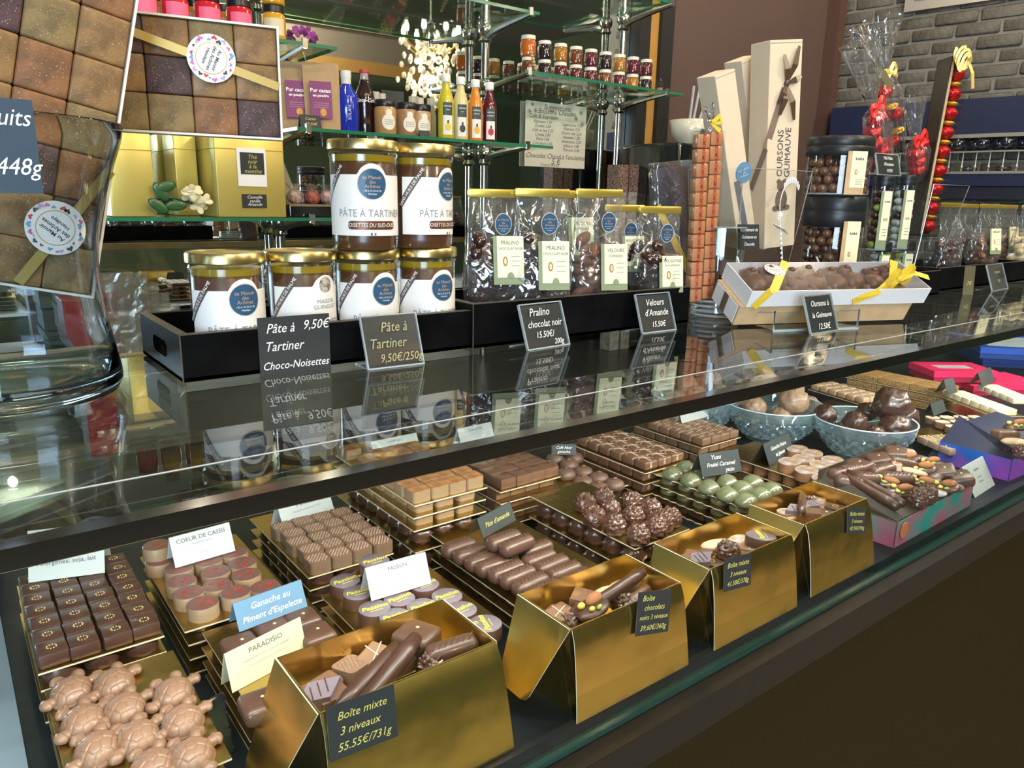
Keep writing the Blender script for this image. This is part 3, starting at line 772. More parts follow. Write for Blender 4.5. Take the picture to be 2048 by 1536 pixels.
bowl(1392, 788, .066, .085, 'crystal bowl of milk truffles and sweets seen through the glass top', tm,
     [(1372, 772, .072, .022), (1420, 765, .075, .024), (1395, 792, .06, .02), (1350, 800, .05, .02), (1440, 790, .065, .02)], 'rough truffle %s of the bowl under the glass top')

# ------------------------------------------------------------------ right end of the case
z = .040
a = D(1735, 806, z)
def pxgrid(kind, fl, bl, z, n, m, label, group, h=.012, px=.022, py=.023, jit=.02, bw=None):
    """grid whose left column runs from pixel fl (front) towards pixel bl"""
    A, B = D(fl[0], fl[1], z + h / 2), D(bl[0], bl[1], z + h / 2)
    u = (B - A).normalized(); v = Vector((u.y, -u.x, 0)); rz = math.atan2(v.y, v.x)
    for i in range(n):
        for j in range(m):
            p = A + u * (py * i) + v * (px * j)
            P[kind].put((p.x, p.y, DECK + z), rz + random.uniform(-jit, jit), label + ', ' + ('front' if i == 0 else 'back' if i == n - 1 else ORDW[i]) + ' row' + ('' if m == 1 else ', ' + ORDW[j] + ' across'), group)
    o = A - u * (py * .6) - v * (px * .62)
    return o, rz, u, v
o, rz, u, v = pxgrid('pil', (1725, 800), (1627, 772), .032, 6, 3, 'pale rounded square chocolate in three rows behind the crystal bowls', 'pale rounded squares')
board(o.x, o.y, .0304, .074, .142, 'gold tray of the pale rounded squares behind the bowls', rz=rz)
board(o.x - .03, o.y - .01, .0, .10, .150, 'low gold tray under the pale rounded squares', rz=rz)
for lv in range(3):
    z = .0017 + .0165 * lv
    for i in range(3):
        for j in range(3):
            if lv < 2 and j > 0 and i > 0: continue
            A = Vector((1.672, .660, 0))
            P['slab'].put((A.x + .026 * j, A.y + .04 + .071 * i, DECK + z), 0, 'grainy golden praline bar in the %s layer of the long pile, %s row, %s across' % (['lowest', 'middle', 'top'][lv], ['front', 'middle', 'back'][i], ORDW[j]), 'praline bars level %d' % lv, scale=(1, 1, 1))
    board(A.x - .015, A.y, z - .0017, .082, .225, 'thin gold tray in the pile of praline bars, %s' % ['lowest', 'middle', 'upper'][lv])
for (px, py) in ((1762, 712), (1730, 716)):
    p = D(px, py, .075); P['slab'].put((p.x, p.y, DECK + .068), R_(90), 'praline bar lying across the top of the golden bar pile', scale=(.9, .6, .9))
# white bars
o, rz, u, v = pxgrid('wbar', (2005, 822), (1912, 788), .036, 6, 1, 'creamy yellow bar with dark drizzle', 'drizzled yellow bars', px=.043, py=.0255)
board(o.x - .004, o.y, .0344, .064, .17, 'gold tray of the drizzled yellow bars', rz=rz)
board(o.x - .004, o.y, .012, .064, .17, 'gold tray below the drizzled yellow bars, lower one', rz=rz)
pxgrid('wbar', (2040, 800), (1985, 778), .036, 5, 1, 'white bar with thin stripes at the far right', 'striped white bars', px=.043, py=.0255)
pxgrid('lin', (1905, 858), (1860, 838), .020, 3, 4, 'round milk chocolate with white lines beside the small grey card', 'white lined rounds', px=.029, py=.029)
pxgrid('pist', (1900, 900), (1842, 875), .018, 3, 4, 'pale square chocolate with green pistachios', 'pistachio squares', px=.0265, py=.0265)
A = D(1850, 905, .0); board(A.x, A.y - .02, .0164, .13, .10, 'gold tray under the pistachio squares', rz=-.45)
# pink and blue gift boxes
def giftbox(px, py, zb_, w_, d_, h_, rz, m, label, win=True):
    c = D(px, py, zb_ + h_)
    t = thing('gift_box', label, 'gift box', (c.x, c.y, DECK + zb_), rz)
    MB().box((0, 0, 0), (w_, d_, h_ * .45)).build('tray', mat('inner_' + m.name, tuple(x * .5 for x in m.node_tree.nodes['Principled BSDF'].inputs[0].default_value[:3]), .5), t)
    b = MB(); e = .03 if win else 0
    if win:
        for q in (((-.002, -.002), (w_ + .002, e)), ((-.002, d_ - e), (w_ + .002, d_ + .002)), ((-.002, e), (e, d_ - e)), ((w_ - e, e), (w_ + .002, d_ - e))):
            b.box((*q[0], h_ * .45), (*q[1], h_))
    else: b.box((-.002, -.002, h_ * .45), (w_ + .002, d_ + .002, h_))
    b.build('lid', m, t)
    if win:
        MB().box((e, e, h_ - .002), (w_ - e, d_ - e, h_ - .0015)).build('window', glass('box_window', (.8, .86, .9), .08, 1.5, 1.5, haze=(.75, .85, .92), hz=.45), t)
        MB().box((e, e, h_ * .45), (w_ - e, d_ - e, h_ * .46 + .003)).build('paper_lining', mWhiteCard, t)
mPk = mat('raspberry_card', (.78, .022, .12), .45); mBl = mat('royal_blue_card', (.018, .07, .42), .45)
giftbox(1870, 742, .029, .150, .10, .027, -.60, mPk, 'raspberry pink gift box with a clear window, topmost of the pink ones')
giftbox(1890, 764, .001, .14, .10, .026, -.50, mPk, 'raspberry pink gift box lying under the windowed pink one', False)
giftbox(1948, 772, .001, .20, .12, .024, -.45, mPk, 'raspberry pink gift box at the right behind the striped white bars', False)
giftbox(1963, 694, .031, .30, .24, .030, -.85, mBl, 'large royal blue gift box with a clear window at the far right')
giftbox(1968, 712, .000, .30, .24, .029, -.82, mBl, 'royal blue gift box under the large windowed blue one', False)
# ------------------------------------------------------------------ tent cards
mTentW = mat('tent_white', (.40, .41, .41), .6)
def tent(BL, BR, TL, z0, label, lines, m=mTentW, lean=24, ink=mInk, cat='card', h=None, name='tent_card', back=True):
    A, B = D(BL[0], BL[1], z0), D(BR[0], BR[1], z0)
    u = (B - A); w_ = u.length; u.normalize()
    yv = Vector((-u.y, u.x, 0))                                    # into the case
    upv = (Vector((0, 0, 1)) * math.cos(R_(lean)) + yv * math.sin(R_(lean)))
    n = u.cross(upv)
    if h is None:
        d = ray(*TL); t = (A - EYE).dot(n) / d.dot(n); q = EYE + d * t - A; h = max(.015, min(.09, q.dot(upv)))
    t = thing(name, label, cat, (A.x, A.y, A.z + .0003), math.atan2(u.y, u.x))
    c, s = math.cos(R_(lean)) * h, math.sin(R_(lean)) * h
    th = .0006
    MB().add([(0, 0, 0), (w_, 0, 0), (w_, s, c), (0, s, c), (0, th, 0), (w_, th, 0), (w_, s + th, c), (0, s + th, c)],
             [(0, 1, 2, 3), (7, 6, 5, 4), (0, 4, 5, 1), (1, 5, 6, 2), (2, 6, 7, 3), (3, 7, 4, 0)]).build('front_leaf', m, t)
    if back:
        MB().add([(0, 2 * s + th, 0), (w_, 2 * s + th, 0), (w_, s + th, c), (0, s + th, c), (0, 2 * s + 2 * th, 0), (w_, 2 * s + 2 * th, 0), (w_, s + 2 * th, c), (0, s + 2 * th, c)],
             [(0, 1, 2, 3), (7, 6, 5, 4), (0, 4, 5, 1), (1, 5, 6, 2), (2, 6, 7, 3), (3, 7, 4, 0)]).build('back_leaf', m, t)
    for ln in lines:
        body, size, v = ln[0], ln[1] * h, ln[2] * h
        uu = ln[3] if len(ln) > 3 else .5
        im = ln[4] if len(ln) > 4 else ink
        text(body, size, im, t, (w_ * uu, v * math.sin(R_(lean)) - .0004, v * math.cos(R_(lean)) + .0002), (PI / 2 - R_(lean), 0, 0), shear=.3 if im in (mChalkW, mChalkG) else 0)
    return t
tent((57, 1166), (210, 1146), None, .0596, 'white tent card standing on the square chocolates, half under the bar', [('Allergènes: soja, lait', .13, .33)], h=.048)
tent((351, 1137), (471, 1102), (327, 1080), .0575, 'white tent card reading COEUR DE CASSIS', [('COEUR DE CASSIS', .20, .80), ('Pulpe de cassis', .11, .62, .5, mGreyInk), ('soja, lait', .09, .28, .5, mGreyInk)])
tent((569, 1064), (671, 1029), (555, 1005), .0436, 'white tent card reading MAYA behind the embossed chocolates', [('MAYA', .26, .74), ('Ganache noire au miel', .12, .52, .5, mGreyInk)])
tent((743, 1203), (863, 1167), (722, 1140), .0515, 'white tent card reading PASSION among the violet rounds', [('PASSION', .17, .80), ('Ganache noire et pulpe fruit de la passion', .085, .64, .5, mGreyInk), ('Allergènes: soja, lait', .085, .22, .5, mGreyInk)])
tent((465, 1387), (615, 1306), (449, 1310), .0436, 'cream tent card reading PARADISIO', [('PARADISIO', .20, .80), ('Ganache noire, arôme vanille,', .115, .60, .5, mGreyInk), ('pâte d\'amande Cointreau', .115, .44, .5, mGreyInk)], m=mat('tent_cream', (.42, .41, .27), .6), lean=14)
tent((479, 1265), (615, 1213), (452, 1213), .058, 'blue slate card reading Ganache au Piment d\'Espelette', [('Ganache au', .32, .70), ("Piment d'Espelette", .30, .30)], m=mSlateBlue, ink=mChalkW)
tent((750, 921), (841, 901), (738, 885), .0916, 'cream tent card seen through the glass top, left of two', [('PARMESANO', .16, .8), ('Ganache noire', .10, .62, .5, mGreyInk)])
tent((924, 898), (991, 882), (905, 861), .0750, 'white tent card seen through the glass top, right of two', [('GUILLAUME', .16, .8), ('Praliné noisette', .10, .62, .5, mGreyInk)])
tent((967, 1077), (1032, 1041), (945, 1043), .0625, 'small slate card reading Pâte d\'amande', [("Pâte d'amande", .34, .5)], m=mSlate, ink=mChalkG)
tent((1103, 910), (1152, 911), (1088, 888), .045, 'small slate card reading Café Noir ganache', [('Café Noir', .36, .68), ('ganache', .36, .3)], m=mSlate, ink=mChalkW)
tent((1405, 955), (1484, 943), (1393, 910), .0600, 'slate card reading Yuzu Fruité Caramel on the green half spheres', [('Yuzu', .27, .78, .4), ('Fruité Caramel', .25, .46), ('yuzu', .25, .18, .7)], m=mSlate, ink=mChalkW)
tent((1539, 933), (1589, 908), (1513, 895), .0356, 'slate card reading Ganache Noire au Jasmin', [('Ganache Noire', .24, .66), ('au Jasmin', .24, .34)], m=mSlate, ink=mChalkW)
tent((1364, 847), (1418, 833), (1355, 828), .0446, 'white tent card behind the milk squares', [('LAIT', .2, .7)])
tent((1896, 790), (1915, 785), (1879, 762), .049, 'small grey tent card by the yellow bars', [], m=mSlate)
tent((1868, 833), (1893, 822), (1853, 812), .034, 'small grey tent card by the white lined rounds', [], m=mSlate)
tent((1965, 775), (1990, 762), (1952, 748), .05, 'small dark tent card before the pink boxes', [], m=mSlate)
tent((1838, 868), (1842, 862), (1818, 812), .01, 'white card leaning behind the dark truffle bowl', [], h=.045)
tent((1950, 996), (1990, 970), (1938, 928), .0, 'white information card standing in front of the blue and purple box', [('Babette', .13, .75), ('Ganache', .1, .5), ('chocolat', .1, .35)], lean=30)

# ------------------------------------------------------------------ folded gold boxes at the front glass
pStick = Kind(K_(MB().tube([(-.034, 0, .005), (-.02, .0006, .0052), (0, 0, .005), (.02, -.0006, .0052), (.034, 0, .005)], [.0042, .0050, .0048, .0051, .0040], 14), 'chocolate_stick', cDark, smooth='all'))
pOval = Kind(K_(MB().ell((0, 0, .0035), (.0165, .0092, .0042), 24, 10), 'oval_chocolate', cBrown, smooth='all'))
pOvalM = Kind(K_(MB().ell((0, 0, .0035), (.0165, .0092, .0042), 24, 10), 'oval_chocolate', cMarble, smooth='all'))
pLeafW = Kind(K_(MB().ell((0, 0, .0035), (.0175, .0085, .0042), 24, 10), 'pale_chocolate', cCara, smooth='all'))
o = K_(MB().prism([(-.015, 0), (0, -.009), (.015, 0), (0, .009)], 0, .009), 'diamond_chocolate', cGrey)
b = MB()
for k in (-.005, 0, .005): b.strip([(k - .003, -.005, .0092), (k + .003, .005, .0092)], .0006, th=.0003)
b.build('stripes', cDark, o); pDia = Kind(o)
pBlock = Kind(K_(MB().rbox((-.016, -.009, 0), (.016, .009, .013), .004, 3), 'milk_chocolate_block', cMilkD))
o = K_(MB().ell((0, 0, .004), (.019, .012, .0045), 28, 10), 'nut_medallion', cDark, smooth='all')
MB().ell((.005, .001, .0095), (.0095, .0052, .0045), 16, 10).build('almond', cAlm, o, smooth='all')
b = MB().ell((-.009, .004, .0095), (.0038, .0030, .0026), 8, 6).ell((-.008, -.005, .009), (.003, .0024, .002), 8, 6); b.build('candied_peel', cYelBit, o, smooth='all')
MB().ell((-.002, -.008, .0085), (.0035, .0016, .0018), 8, 6).build('pistachio', cGreenBit, o, smooth='all'); pMed = Kind(o)
BK = dict(stick=pStick, oval=pOval, marb=pOvalM, leaf=pLeafW, dia=pDia, block=pBlock, med=pMed, log=P['log'], roch=P['roch'], pas=P['pas'], sq=P['sq'], car=P['car'], maya=P['maya'], pim=P['pim'], ova=P['ova'], mlk=P['mlk'])
NM = dict(stick='long dark stick', oval='oval dark chocolate', marb='marbled flat oval', leaf='pale leaf chocolate', dia='striped grey lozenge', block='milk chocolate block', med='medallion with candied peel', log='ridged bar', roch='knobbly rocher', pas='round Passion chocolate', sq='dotted square', car='square milk chocolate', maya='embossed chocolate', pim='pillow chocolate', ova='marbled oval praline', mlk='milk square')
SEEN = {}
BOUND = {'largest gold box': (.166, .419, .311, .497), 'gold box with candied medallion': (.376, .403, .510, .473), 'gold box with Passion round': (.554, .403, .688, .473), 'gold box beside the brown box': (.724, .409, .854, .479)}
def fillbox(where, z, items):
    items = sorted(items, key=lambda q: q[1]); bnd = BOUND.get(where)
    for it in items:
        k, px, py, rz = it[:4]; zz = it[4] if len(it) > 4 else 0.
        p = D(px, py, z + zz + .008)
        if bnd:
            mg = .021 if k in ('log', 'stick', 'med', 'oval', 'leaf', 'marb', 'block') else .0165
            p.x = min(max(p.x, bnd[0] + mg + (.016 if k == 'stick' else 0)), bnd[2] - mg - (.016 if k == 'stick' else 0)); p.y = min(max(p.y, bnd[1] + mg), bnd[3] - mg)
        key = (k, where); SEEN[key] = SEEN.get(key, 0) + 1
        tot = sum(1 for q in items if q[0] == k)
        w_ = '' if tot == 1 else ', ' + ('leftmost' if SEEN[key] == 1 else 'last listed' if False else 'rightmost' if SEEN[key] == tot else ['', 'second', 'third', 'fourth', 'fifth'][SEEN[key] - 1] + ' one')
        sc = it[5] if len(it) > 5 else .9
        rot = (it[6], it[7], rz) if len(it) > 7 else (random.uniform(-.12, .12), random.uniform(-.12, .12), rz); sc *= 1.14
        BK[k].put((p.x, p.y, DECK + z + zz), rz, '%s in the %s%s' % (NM[k], where, w_), None, rot=rot, scale=sc)
        # the chosen copy must not keep its source's group
def foldbox(x, y, w_, d_, h_, label, rz=0., m=mGoldFoil, fy=.016):
    t = thing('folding_box', label, 'box', (x, y, DECK), rz)
    e = .0012; b = MB()
    for q in (((0, 0), (w_, e)), ((0, d_ - e), (w_, d_)), ((0, e), (e, d_ - e)), ((w_ - e, e), (w_, d_ - e))): b.box((*q[0], 0), (*q[1], h_))
    b.build('body', m, t)
    MB().box((e, e, h_ - .036), (w_ - e, d_ - e, h_ - .034)).build('inner_tray', m, t)
    def flap(nm, top, bot, n, rc=.006):
        (a, b_), (c, d) = top, bot
        a, b_, c, d = map(Vector, (a, b_, c, d)); n = Vector(n)
        u = (d - c).normalized(); dn1 = (a - c).normalized(); dn2 = (b_ - d).normalized()
        pts = [a, b_, d + dn2 * rc, d + dn2 * rc * .3 - u * rc * .3, d - u * rc, c + u * rc, c + dn1 * rc * .3 + u * rc * .3, c + dn1 * rc]
        k = len(pts); vs = pts + [p + n * .0008 for p in pts]
        q = MB().add(vs, [tuple(range(k)), tuple(range(k, 2 * k))[::-1]], 0); q.add(vs, [(i, (i + 1) % k, k + (i + 1) % k, k + i) for i in range(k)], 1)
        return q.build(nm, [m, mCardEdge], t)
    q = MB(); nn = 9; vs = []
    for k in range(nn + 1):
        s_ = k / nn; yy = -.0006 - fy * (s_ ** .62); zz = h_ * (1 - s_) + .0015 * s_; ex = .003 * s_
        vs += [(-ex, yy, zz), (w_ + ex, yy, zz), (-ex, yy - .0008, zz), (w_ + ex, yy - .0008, zz)]
    q.add(vs, [(4 * k + 2, 4 * k + 6, 4 * k + 7, 4 * k + 3) for k in range(nn)] + [(4 * k, 4 * k + 1, 4 * k + 5, 4 * k + 4) for k in range(nn)], 0)
    q.add(vs, [(4 * k, 4 * k + 4, 4 * k + 6, 4 * k + 2) for k in range(nn)] + [(4 * k + 1, 4 * k + 3, 4 * k + 7, 4 * k + 5) for k in range(nn)] + [(4 * nn, 4 * nn + 1, 4 * nn + 3, 4 * nn + 2)], 1)
    q.build('front_flap', [m, mCardEdge], t, smooth=True)
    flap('side_flap', ((-.0006, d_, h_), (-.0006, 0, h_)), ((-.034, d_ - .018, h_ * .22), (-.034, .014, h_ * .22)), (-1, 0, 0))
    flap('side_flap', ((w_ + .0006, 0, h_), (w_ + .0006, d_, h_)), ((w_ + .022, .014, h_ * .15), (w_ + .022, d_ - .018, h_ * .15)), (1, 0, 0))
    return t
def boxtag(px, py, yb_, yt_, h_, w_, hh, spin, label, lines):
    """slate tag lying against the front flap (flap foot at yb_, top at yt_)"""
    n = Vector((0, -h_, yt_ - yb_)).normalized(); n = Vector((0, -h_, (yt_ - yb_))).normalized()
    p0 = Vector((0, yt_ - .0065, DECK + h_)); d = ray(px, py)
    p = EYE + d * ((p0 - EYE).dot(n) / d.dot(n))
    up = Vector((0, yt_ - yb_, h_)).normalized(); x = Vector((1, 0, 0))
    xx = x * math.cos(spin) + up * math.sin(spin)
    t = thing('price_tag', label, 'price tag', p, rot=frame(None, xx, n))
    MB().box((-w_ / 2, -hh / 2, 0), (w_ / 2, hh / 2, .001)).build('slate', mSlate, t)
    for ln in lines: text(ln[0], ln[1] * hh * .86, mChalkG, t, (ln[3] * w_ if len(ln) > 3 else 0, ln[2] * hh, .0013), (0, 0, 0), shear=.3)
H1 = .085
foldbox(.166, .419, .145, .078, H1, 'largest gold folding box, nearest the camera, tagged 55.55', fy=.022)
foldbox(.376, .403, .134, .070, .08, 'gold folding box tagged 39,60 with a candied fruit medallion', fy=.014)
foldbox(.554, .403, .134, .070, .08, 'gold folding box tagged 41.58 with a Passion chocolate', fy=.014)
foldbox(.724, .409, .130, .070, .08, 'gold folding box tagged 42.93 beside the dark brown box', fy=.018)
boxtag(725, 1444, .397, .419, H1, .050, .036, -.06, 'slate price tag Boîte mixte 3 niveaux 55.55 on the nearest gold box', [('Boîte mixte', .25, .26), ('3 niveaux', .25, -.02, -.05), ('55.55€/731g', .25, -.31)])
boxtag(1306, 1224, .389, .403, .08, .042, .038, -.22, 'slate price tag Boîte chocolats noirs 39,60 on a gold box', [('Boîte', .22, .34, -.2), ('chocolats', .21, .12), ('noirs 3 niveaux', .18, -.10), ('39,60€/360g', .2, -.34)])
boxtag(1474, 1144, .389, .403, .08, .042, .032, -.12, 'slate price tag Boîte mixte 41.58 on a gold box', [('Boîte mixte', .26, .26), ('3 niveaux', .24, -.02), ('41.58€/378g', .24, -.30)])
boxtag(1712, 1041, .391, .409, .08, .040, .030, -.22, 'slate price tag Boîte mixte 42.93 on the fourth gold box', [('Boîte mixte', .26, .26), ('3 niveaux', .24, -.02), ('42.93€/390g', .24, -.30)])
zi = H1 - .030
fillbox('largest gold box', zi, [('block', 640, 1375, .3), ('maya', 700, 1335, .4), ('marb', 600, 1385, .2, .003), ('stick', 735, 1352, .62, .014, 1.15), ('stick', 775, 1355, .58, .014, 1.25), ('dia', 610, 1400, .3, .006, 1.2), ('mlk', 745, 1310, .5, .0, 1.), ('log', 905, 1300, -.25, .008, .9), ('pim', 830, 1275, .5, .006, 1.0), ('roch', 865, 1335, 0, 0, .8), ('car', 660, 1395, .1), ('oval', 720, 1410, .2, -.004), ('block', 800, 1330, .1, -.004)])
zi = .08 - .028
fillbox('gold box with candied medallion', zi, [('block', 1100, 1222, .1), ('oval', 1080, 1240, .5), ('leaf', 1190, 1165, .1, .006), ('marb', 1240, 1152, -.2, .006), ('stick', 1230, 1178, .12, .012, 1.1), ('med', 1185, 1210, .3, .012, 1.0), ('roch', 1240, 1200, 0, 0, .7), ('roch', 1135, 1250, 0, 0, .7), ('car', 1150, 1190, .6), ('block', 1290, 1180, .2), ('block', 1060, 1215, .4), ('mlk', 1120, 1235, .2, .002), ('sq', 1165, 1228, .5, .002), ('dia', 1265, 1205, .3, .002), ('leaf', 1150, 1170, .5, .002)])
fillbox('gold box with Passion round', zi, [('block', 1345, 1105, .3), ('oval', 1395, 1098, -.3, .006), ('dia', 1400, 1120, .1, .010, 1.1), ('leaf', 1440, 1083, -.5, .010, 1.05), ('marb', 1480, 1072, 0, .005), ('pas', 1525, 1080, .9, .008, .95), ('roch', 1455, 1105, 0, .004, .85), ('mlk', 1500, 1100, .4, -.002), ('sq', 1420, 1130, .2, -.002), ('block', 1330, 1095, .5), ('block', 1370, 1120, .2), ('car', 1540, 1100, .3), ('car', 1490, 1120, .1, -.004)])
fillbox('gold box beside the brown box', zi, [('stick', 1565, 990, .55, .012, .9), ('dia', 1592, 1020, -.2, .006, 1.1), ('dia', 1625, 1008, .1, .006, .9), ('roch', 1600, 1000, 0, 0, .7), ('block', 1650, 1010, .2, 0, .8), ('leaf', 1540, 1010, -.3, .004, .9), ('car', 1620, 1030, .6, .004, .9), ('ova', 1570, 1030, 0, -.002), ('block', 1530, 1000, .5, .002), ('mlk', 1590, 990, .4), ('sq', 1680, 1015, .3), ('pim', 1650, 1035, .2, -.004)])
# dark box with the tilted assortment
mBrownIn = mat('brown_card', (.040, .028, .020), .45)
mPat = mat('patterned_card_teal_pink', (.42, .05, .13), .5, col2=(.02, .22, .20), vscale=18)
def darkbox(FLp, BLp, FRp, zf, label, mbody, mflap, hb=.045, dw=None):
    A, B, C_ = D(*FLp, zf), D(*BLp, zf), D(*FRp, zf)
    u = (C_ - A); w_ = u.length if dw is None else dw; u.normalize(); d_ = abs((B - A).dot(Vector((-u.y, u.x, 0))))
    return A, math.atan2(u.y, u.x), w_, d_
rzb = .02
FLb = D(1795, 1047, .034)
W5, D5 = .235, .115
t = thing('presentation_box', 'brown lined presentation box with a pink and teal sleeve, full of chocolates', 'box', (FLb.x, FLb.y, DECK), rzb)
b = MB()
for q in (((0, 0), (W5, .0015)), ((0, D5), (W5, D5 + .0015)), ((0, 0), (.0015, D5)), ((W5 - .0015, 0), (W5, D5))): b.box((*q[0], 0), (*q[1], .034))
b.build('sleeve', mPat, t)
MB().add([(.0015, .0015, .036), (W5 - .002, .0015, .036), (W5 - .002, D5, .054), (.0015, D5, .054), (.0015, .0015, .002), (W5 - .002, .0015, .002), (W5 - .002, D5, .002), (.0015, D5, .002)],
         [(0, 1, 2, 3), (4, 7, 6, 5), (0, 4, 5, 1), (1, 5, 6, 2), (2, 6, 7, 3), (3, 7, 4, 0)]).build('inner_tray', mBrownIn, t)
MB().box((0.01, D5, .034), (W5, D5 + .0015, .068)).build('back_flap', mBrownIn, t)
MB().add([(0, 0, .034), (0, D5, .034), (.030, D5, .068), (.008, 0, .043), (.001, 0, .034), (.001, D5, .034), (.031, D5, .068), (.009, 0, .043)],
         [(0, 1, 2, 3), (4, 7, 6, 5), (0, 4, 5, 1), (1, 5, 6, 2), (2, 6, 7, 3), (3, 7, 4, 0)]).build('side_flap', mBrownIn, t)
MB().prism(circle(.011, 20), 0, .0008, M=Matrix.Translation((-.0022 + .022, -.0009, .020)) @ Matrix.Rotation(PI / 2, 4, 'X')).build('round_emblem', mat('emblem_orange', (.45, .14, .05), .5), t)
zi = .036
tl = (.14, 0)
rw = random.Random(12)
for r in range(5):
    for c in range(8):
        k = rw.choice(['med', 'oval', 'leaf', 'block', 'log', 'oval', 'pim', 'roch', 'block', 'med', 'marb', 'mlk']) if c > 1 else ('log' if r > 2 else None)
        if not k: continue
        lx, ly = .022 + c * .0268 + r * .005 + rw.uniform(-.003, .003), .012 + r * .0225 + rw.uniform(-.002, .002)
        q = Matrix.Rotation(rzb, 3, 'Z') @ Vector((lx, ly, 0))
        BK[k].put((FLb.x + q.x, FLb.y + q.y, DECK + .034 + .018 * ly / D5 + (.003 if k in ('med', 'leaf') else 0)), 0, '%s in the brown lined box, %s row, %s across' % (NM[k], ORDW[r], ORDW[c]), None, rot=(.16 + rw.uniform(-.25, .25), rw.uniform(-.25, .25), rw.uniform(-1.3, .2)), scale=1.12)
for i, (lx, a) in enumerate(((.022, 1.35), (.038, 1.35))):
    q = Matrix.Rotation(rzb, 3, 'Z') @ Vector((lx, .052, 0)); pStick.put((FLb.x + q.x, FLb.y + q.y, DECK + .050), 0, 'long dark chocolate stick along the left side of the brown box, %s' % ('outer', 'inner')[i], None, rot=(0, -.12, a), scale=1.35)
FLb = D(2025, 920, .036)
t = thing('presentation_box', 'presentation box with a blue and magenta sleeve at the right edge', 'box', (FLb.x, FLb.y, DECK), -.04)
mPat2 = mat('patterned_card_blue_magenta', (.35, .04, .40), .5, col2=(.01, .10, .45), vscale=14)
b = MB()
for q in (((0, 0), (.2, .0015)), ((0, .11), (.2, .1115)), ((0, 0), (.0015, .11)), ((.1985, 0), (.2, .11))): b.box((*q[0], 0), (*q[1], .036))
b.build('sleeve', mPat2, t)
MB().add([(.006, .0015, .044), (.197, .0015, .044), (.197, .11, .06), (.04, .11, .06), (.002, .0015, .002), (.197, .0015, .002), (.197, .13, .002), (.002, .13, .002)],
         [(0, 1, 2, 3), (4, 7, 6, 5), (0, 4, 5, 1), (1, 5, 6, 2), (2, 6, 7, 3), (3, 7, 4, 0)]).build('inner_tray', mat('navy_card', (.012, .014, .045), .45), t)
MB().add([(0, 0, .036), (0, .11, .036), (.05, .11, .074), (.010, 0, .050), (.001, 0, .036), (.001, .11, .036), (.051, .11, .074), (.011, 0, .050)],
         [(0, 1, 2, 3), (4, 7, 6, 5), (0, 4, 5, 1), (1, 5, 6, 2), (2, 6, 7, 3), (3, 7, 4, 0)]).build('side_flap', mat('navy_card'), t)
fillbox('blue and magenta box', .05, [('leaf', 2030, 880, -.5, .01, 1.2), ('block', 2010, 870, -.5, .012, 1.1), ('med', 2035, 850, -.4, .016, 1.1), ('roch', 2042, 905, 0, 0, .8)])
# dark plastic corner at the bottom of the frame
t = thing('card_holder', 'black glossy card holder at the bottom edge in front of the turtles', 'holder', D(430, 1530, .0), .25)
MB().rbox((-.045, 0, 0), (.018, .004, .050), .0018, 2).build('holder_plate', mat('gloss_black', (.006, .008, .01), .08, coat=1.), t, rot=(-.2, 0, 0))
# ================================================================== things on the glass top
mSpread = mat('hazelnut_spread', (.085, .030, .010), .35, coat=.3)
mLidGold = mat('gold_lid', (.62, .50, .22), .28, 1.)
mLabel = mat('jar_label_paper', (.74, .71, .66), .55)
mSticker = mat('round_sticker_blue', (.022, .075, .145), .4)
mBandG = mat('band_grey_brown', (.10, .075, .065), .5)
mPill = mat('pill_brown', (.14, .050, .015), .35, .3)
mBronze = mat('bronze_ink', (.50, .30, .18), .5)
mGreen2 = mat('sage_card', (.22, .27, .15), .6)
mKraft = mat('kraft_card', (.52, .36, .20), .7, var=.06, vscale=40)
mKraftL = mat('kraft_card_light', (.66, .53, .38), .7)
mOil = mat('oil_ring', (.26, .17, .01), .15, coat=.5)
def curved(b, R, z0, z1, a0, a1, n=20, t=.0003, mi=0, zf0=None, zf1=None):
    """sheet wrapped round a cylinder between angles"""
    vs = []
    for k in range(n + 1):
        a = a0 + (a1 - a0) * k / n
        lo = zf0(a) if zf0 else z0; hi = zf1(a) if zf1 else z1
        vs += [(R * math.sin(a), -R * math.cos(a), lo), (R * math.sin(a), -R * math.cos(a), hi)]
    b.add(vs, [(2 * k, 2 * k + 2, 2 * k + 3, 2 * k + 1) for k in range(n)], mi); return b
def curved_disc(b, R, ac, zc, r, n=28, mi=0, sy=1.):
    vs = [(R * math.sin(ac), -R * math.cos(ac), zc)]
    for ring in (.5, 1.):
        for k in range(n):
            t = 2 * PI * k / n; a = ac + r * ring * math.cos(t) / R
            vs.append((R * math.sin(a), -R * math.cos(a), zc + r * ring * sy * math.sin(t)))
    fs = [(0, 1 + k, 1 + (k + 1) % n) for k in range(n)] + [(1 + k, 1 + n + k, 1 + n + (k + 1) % n, 1 + (k + 1) % n) for k in range(n)]
    return b.add(vs, fs, mi)
def sticker(parent, R, zc, r, s=1.):
    k = curved_disc(MB(), R + .0004, 0, zc, r * 1.06).build('sticker_rim', mat('sticker_rim', (.62, .52, .42), .5), parent)
    k = curved_disc(MB(), R + .0006, 0, zc, r).build('round_sticker', mSticker, parent)
    for bd, sz, dz, m in (('au Manoir', .34, .42, mBronze), ('des', .34, .12, mBronze), ('Arômes', .34, -.16, mBronze), ('+33 6 10 32 51 25', .17, -.46, mWhiteCard), ('Hendaye', .17, -.66, mWhiteCard)):
        text(bd, sz * r, m, parent, (0, 0, zc + dz * r), bend=R + .0009)
JR, JH = .0355, .118
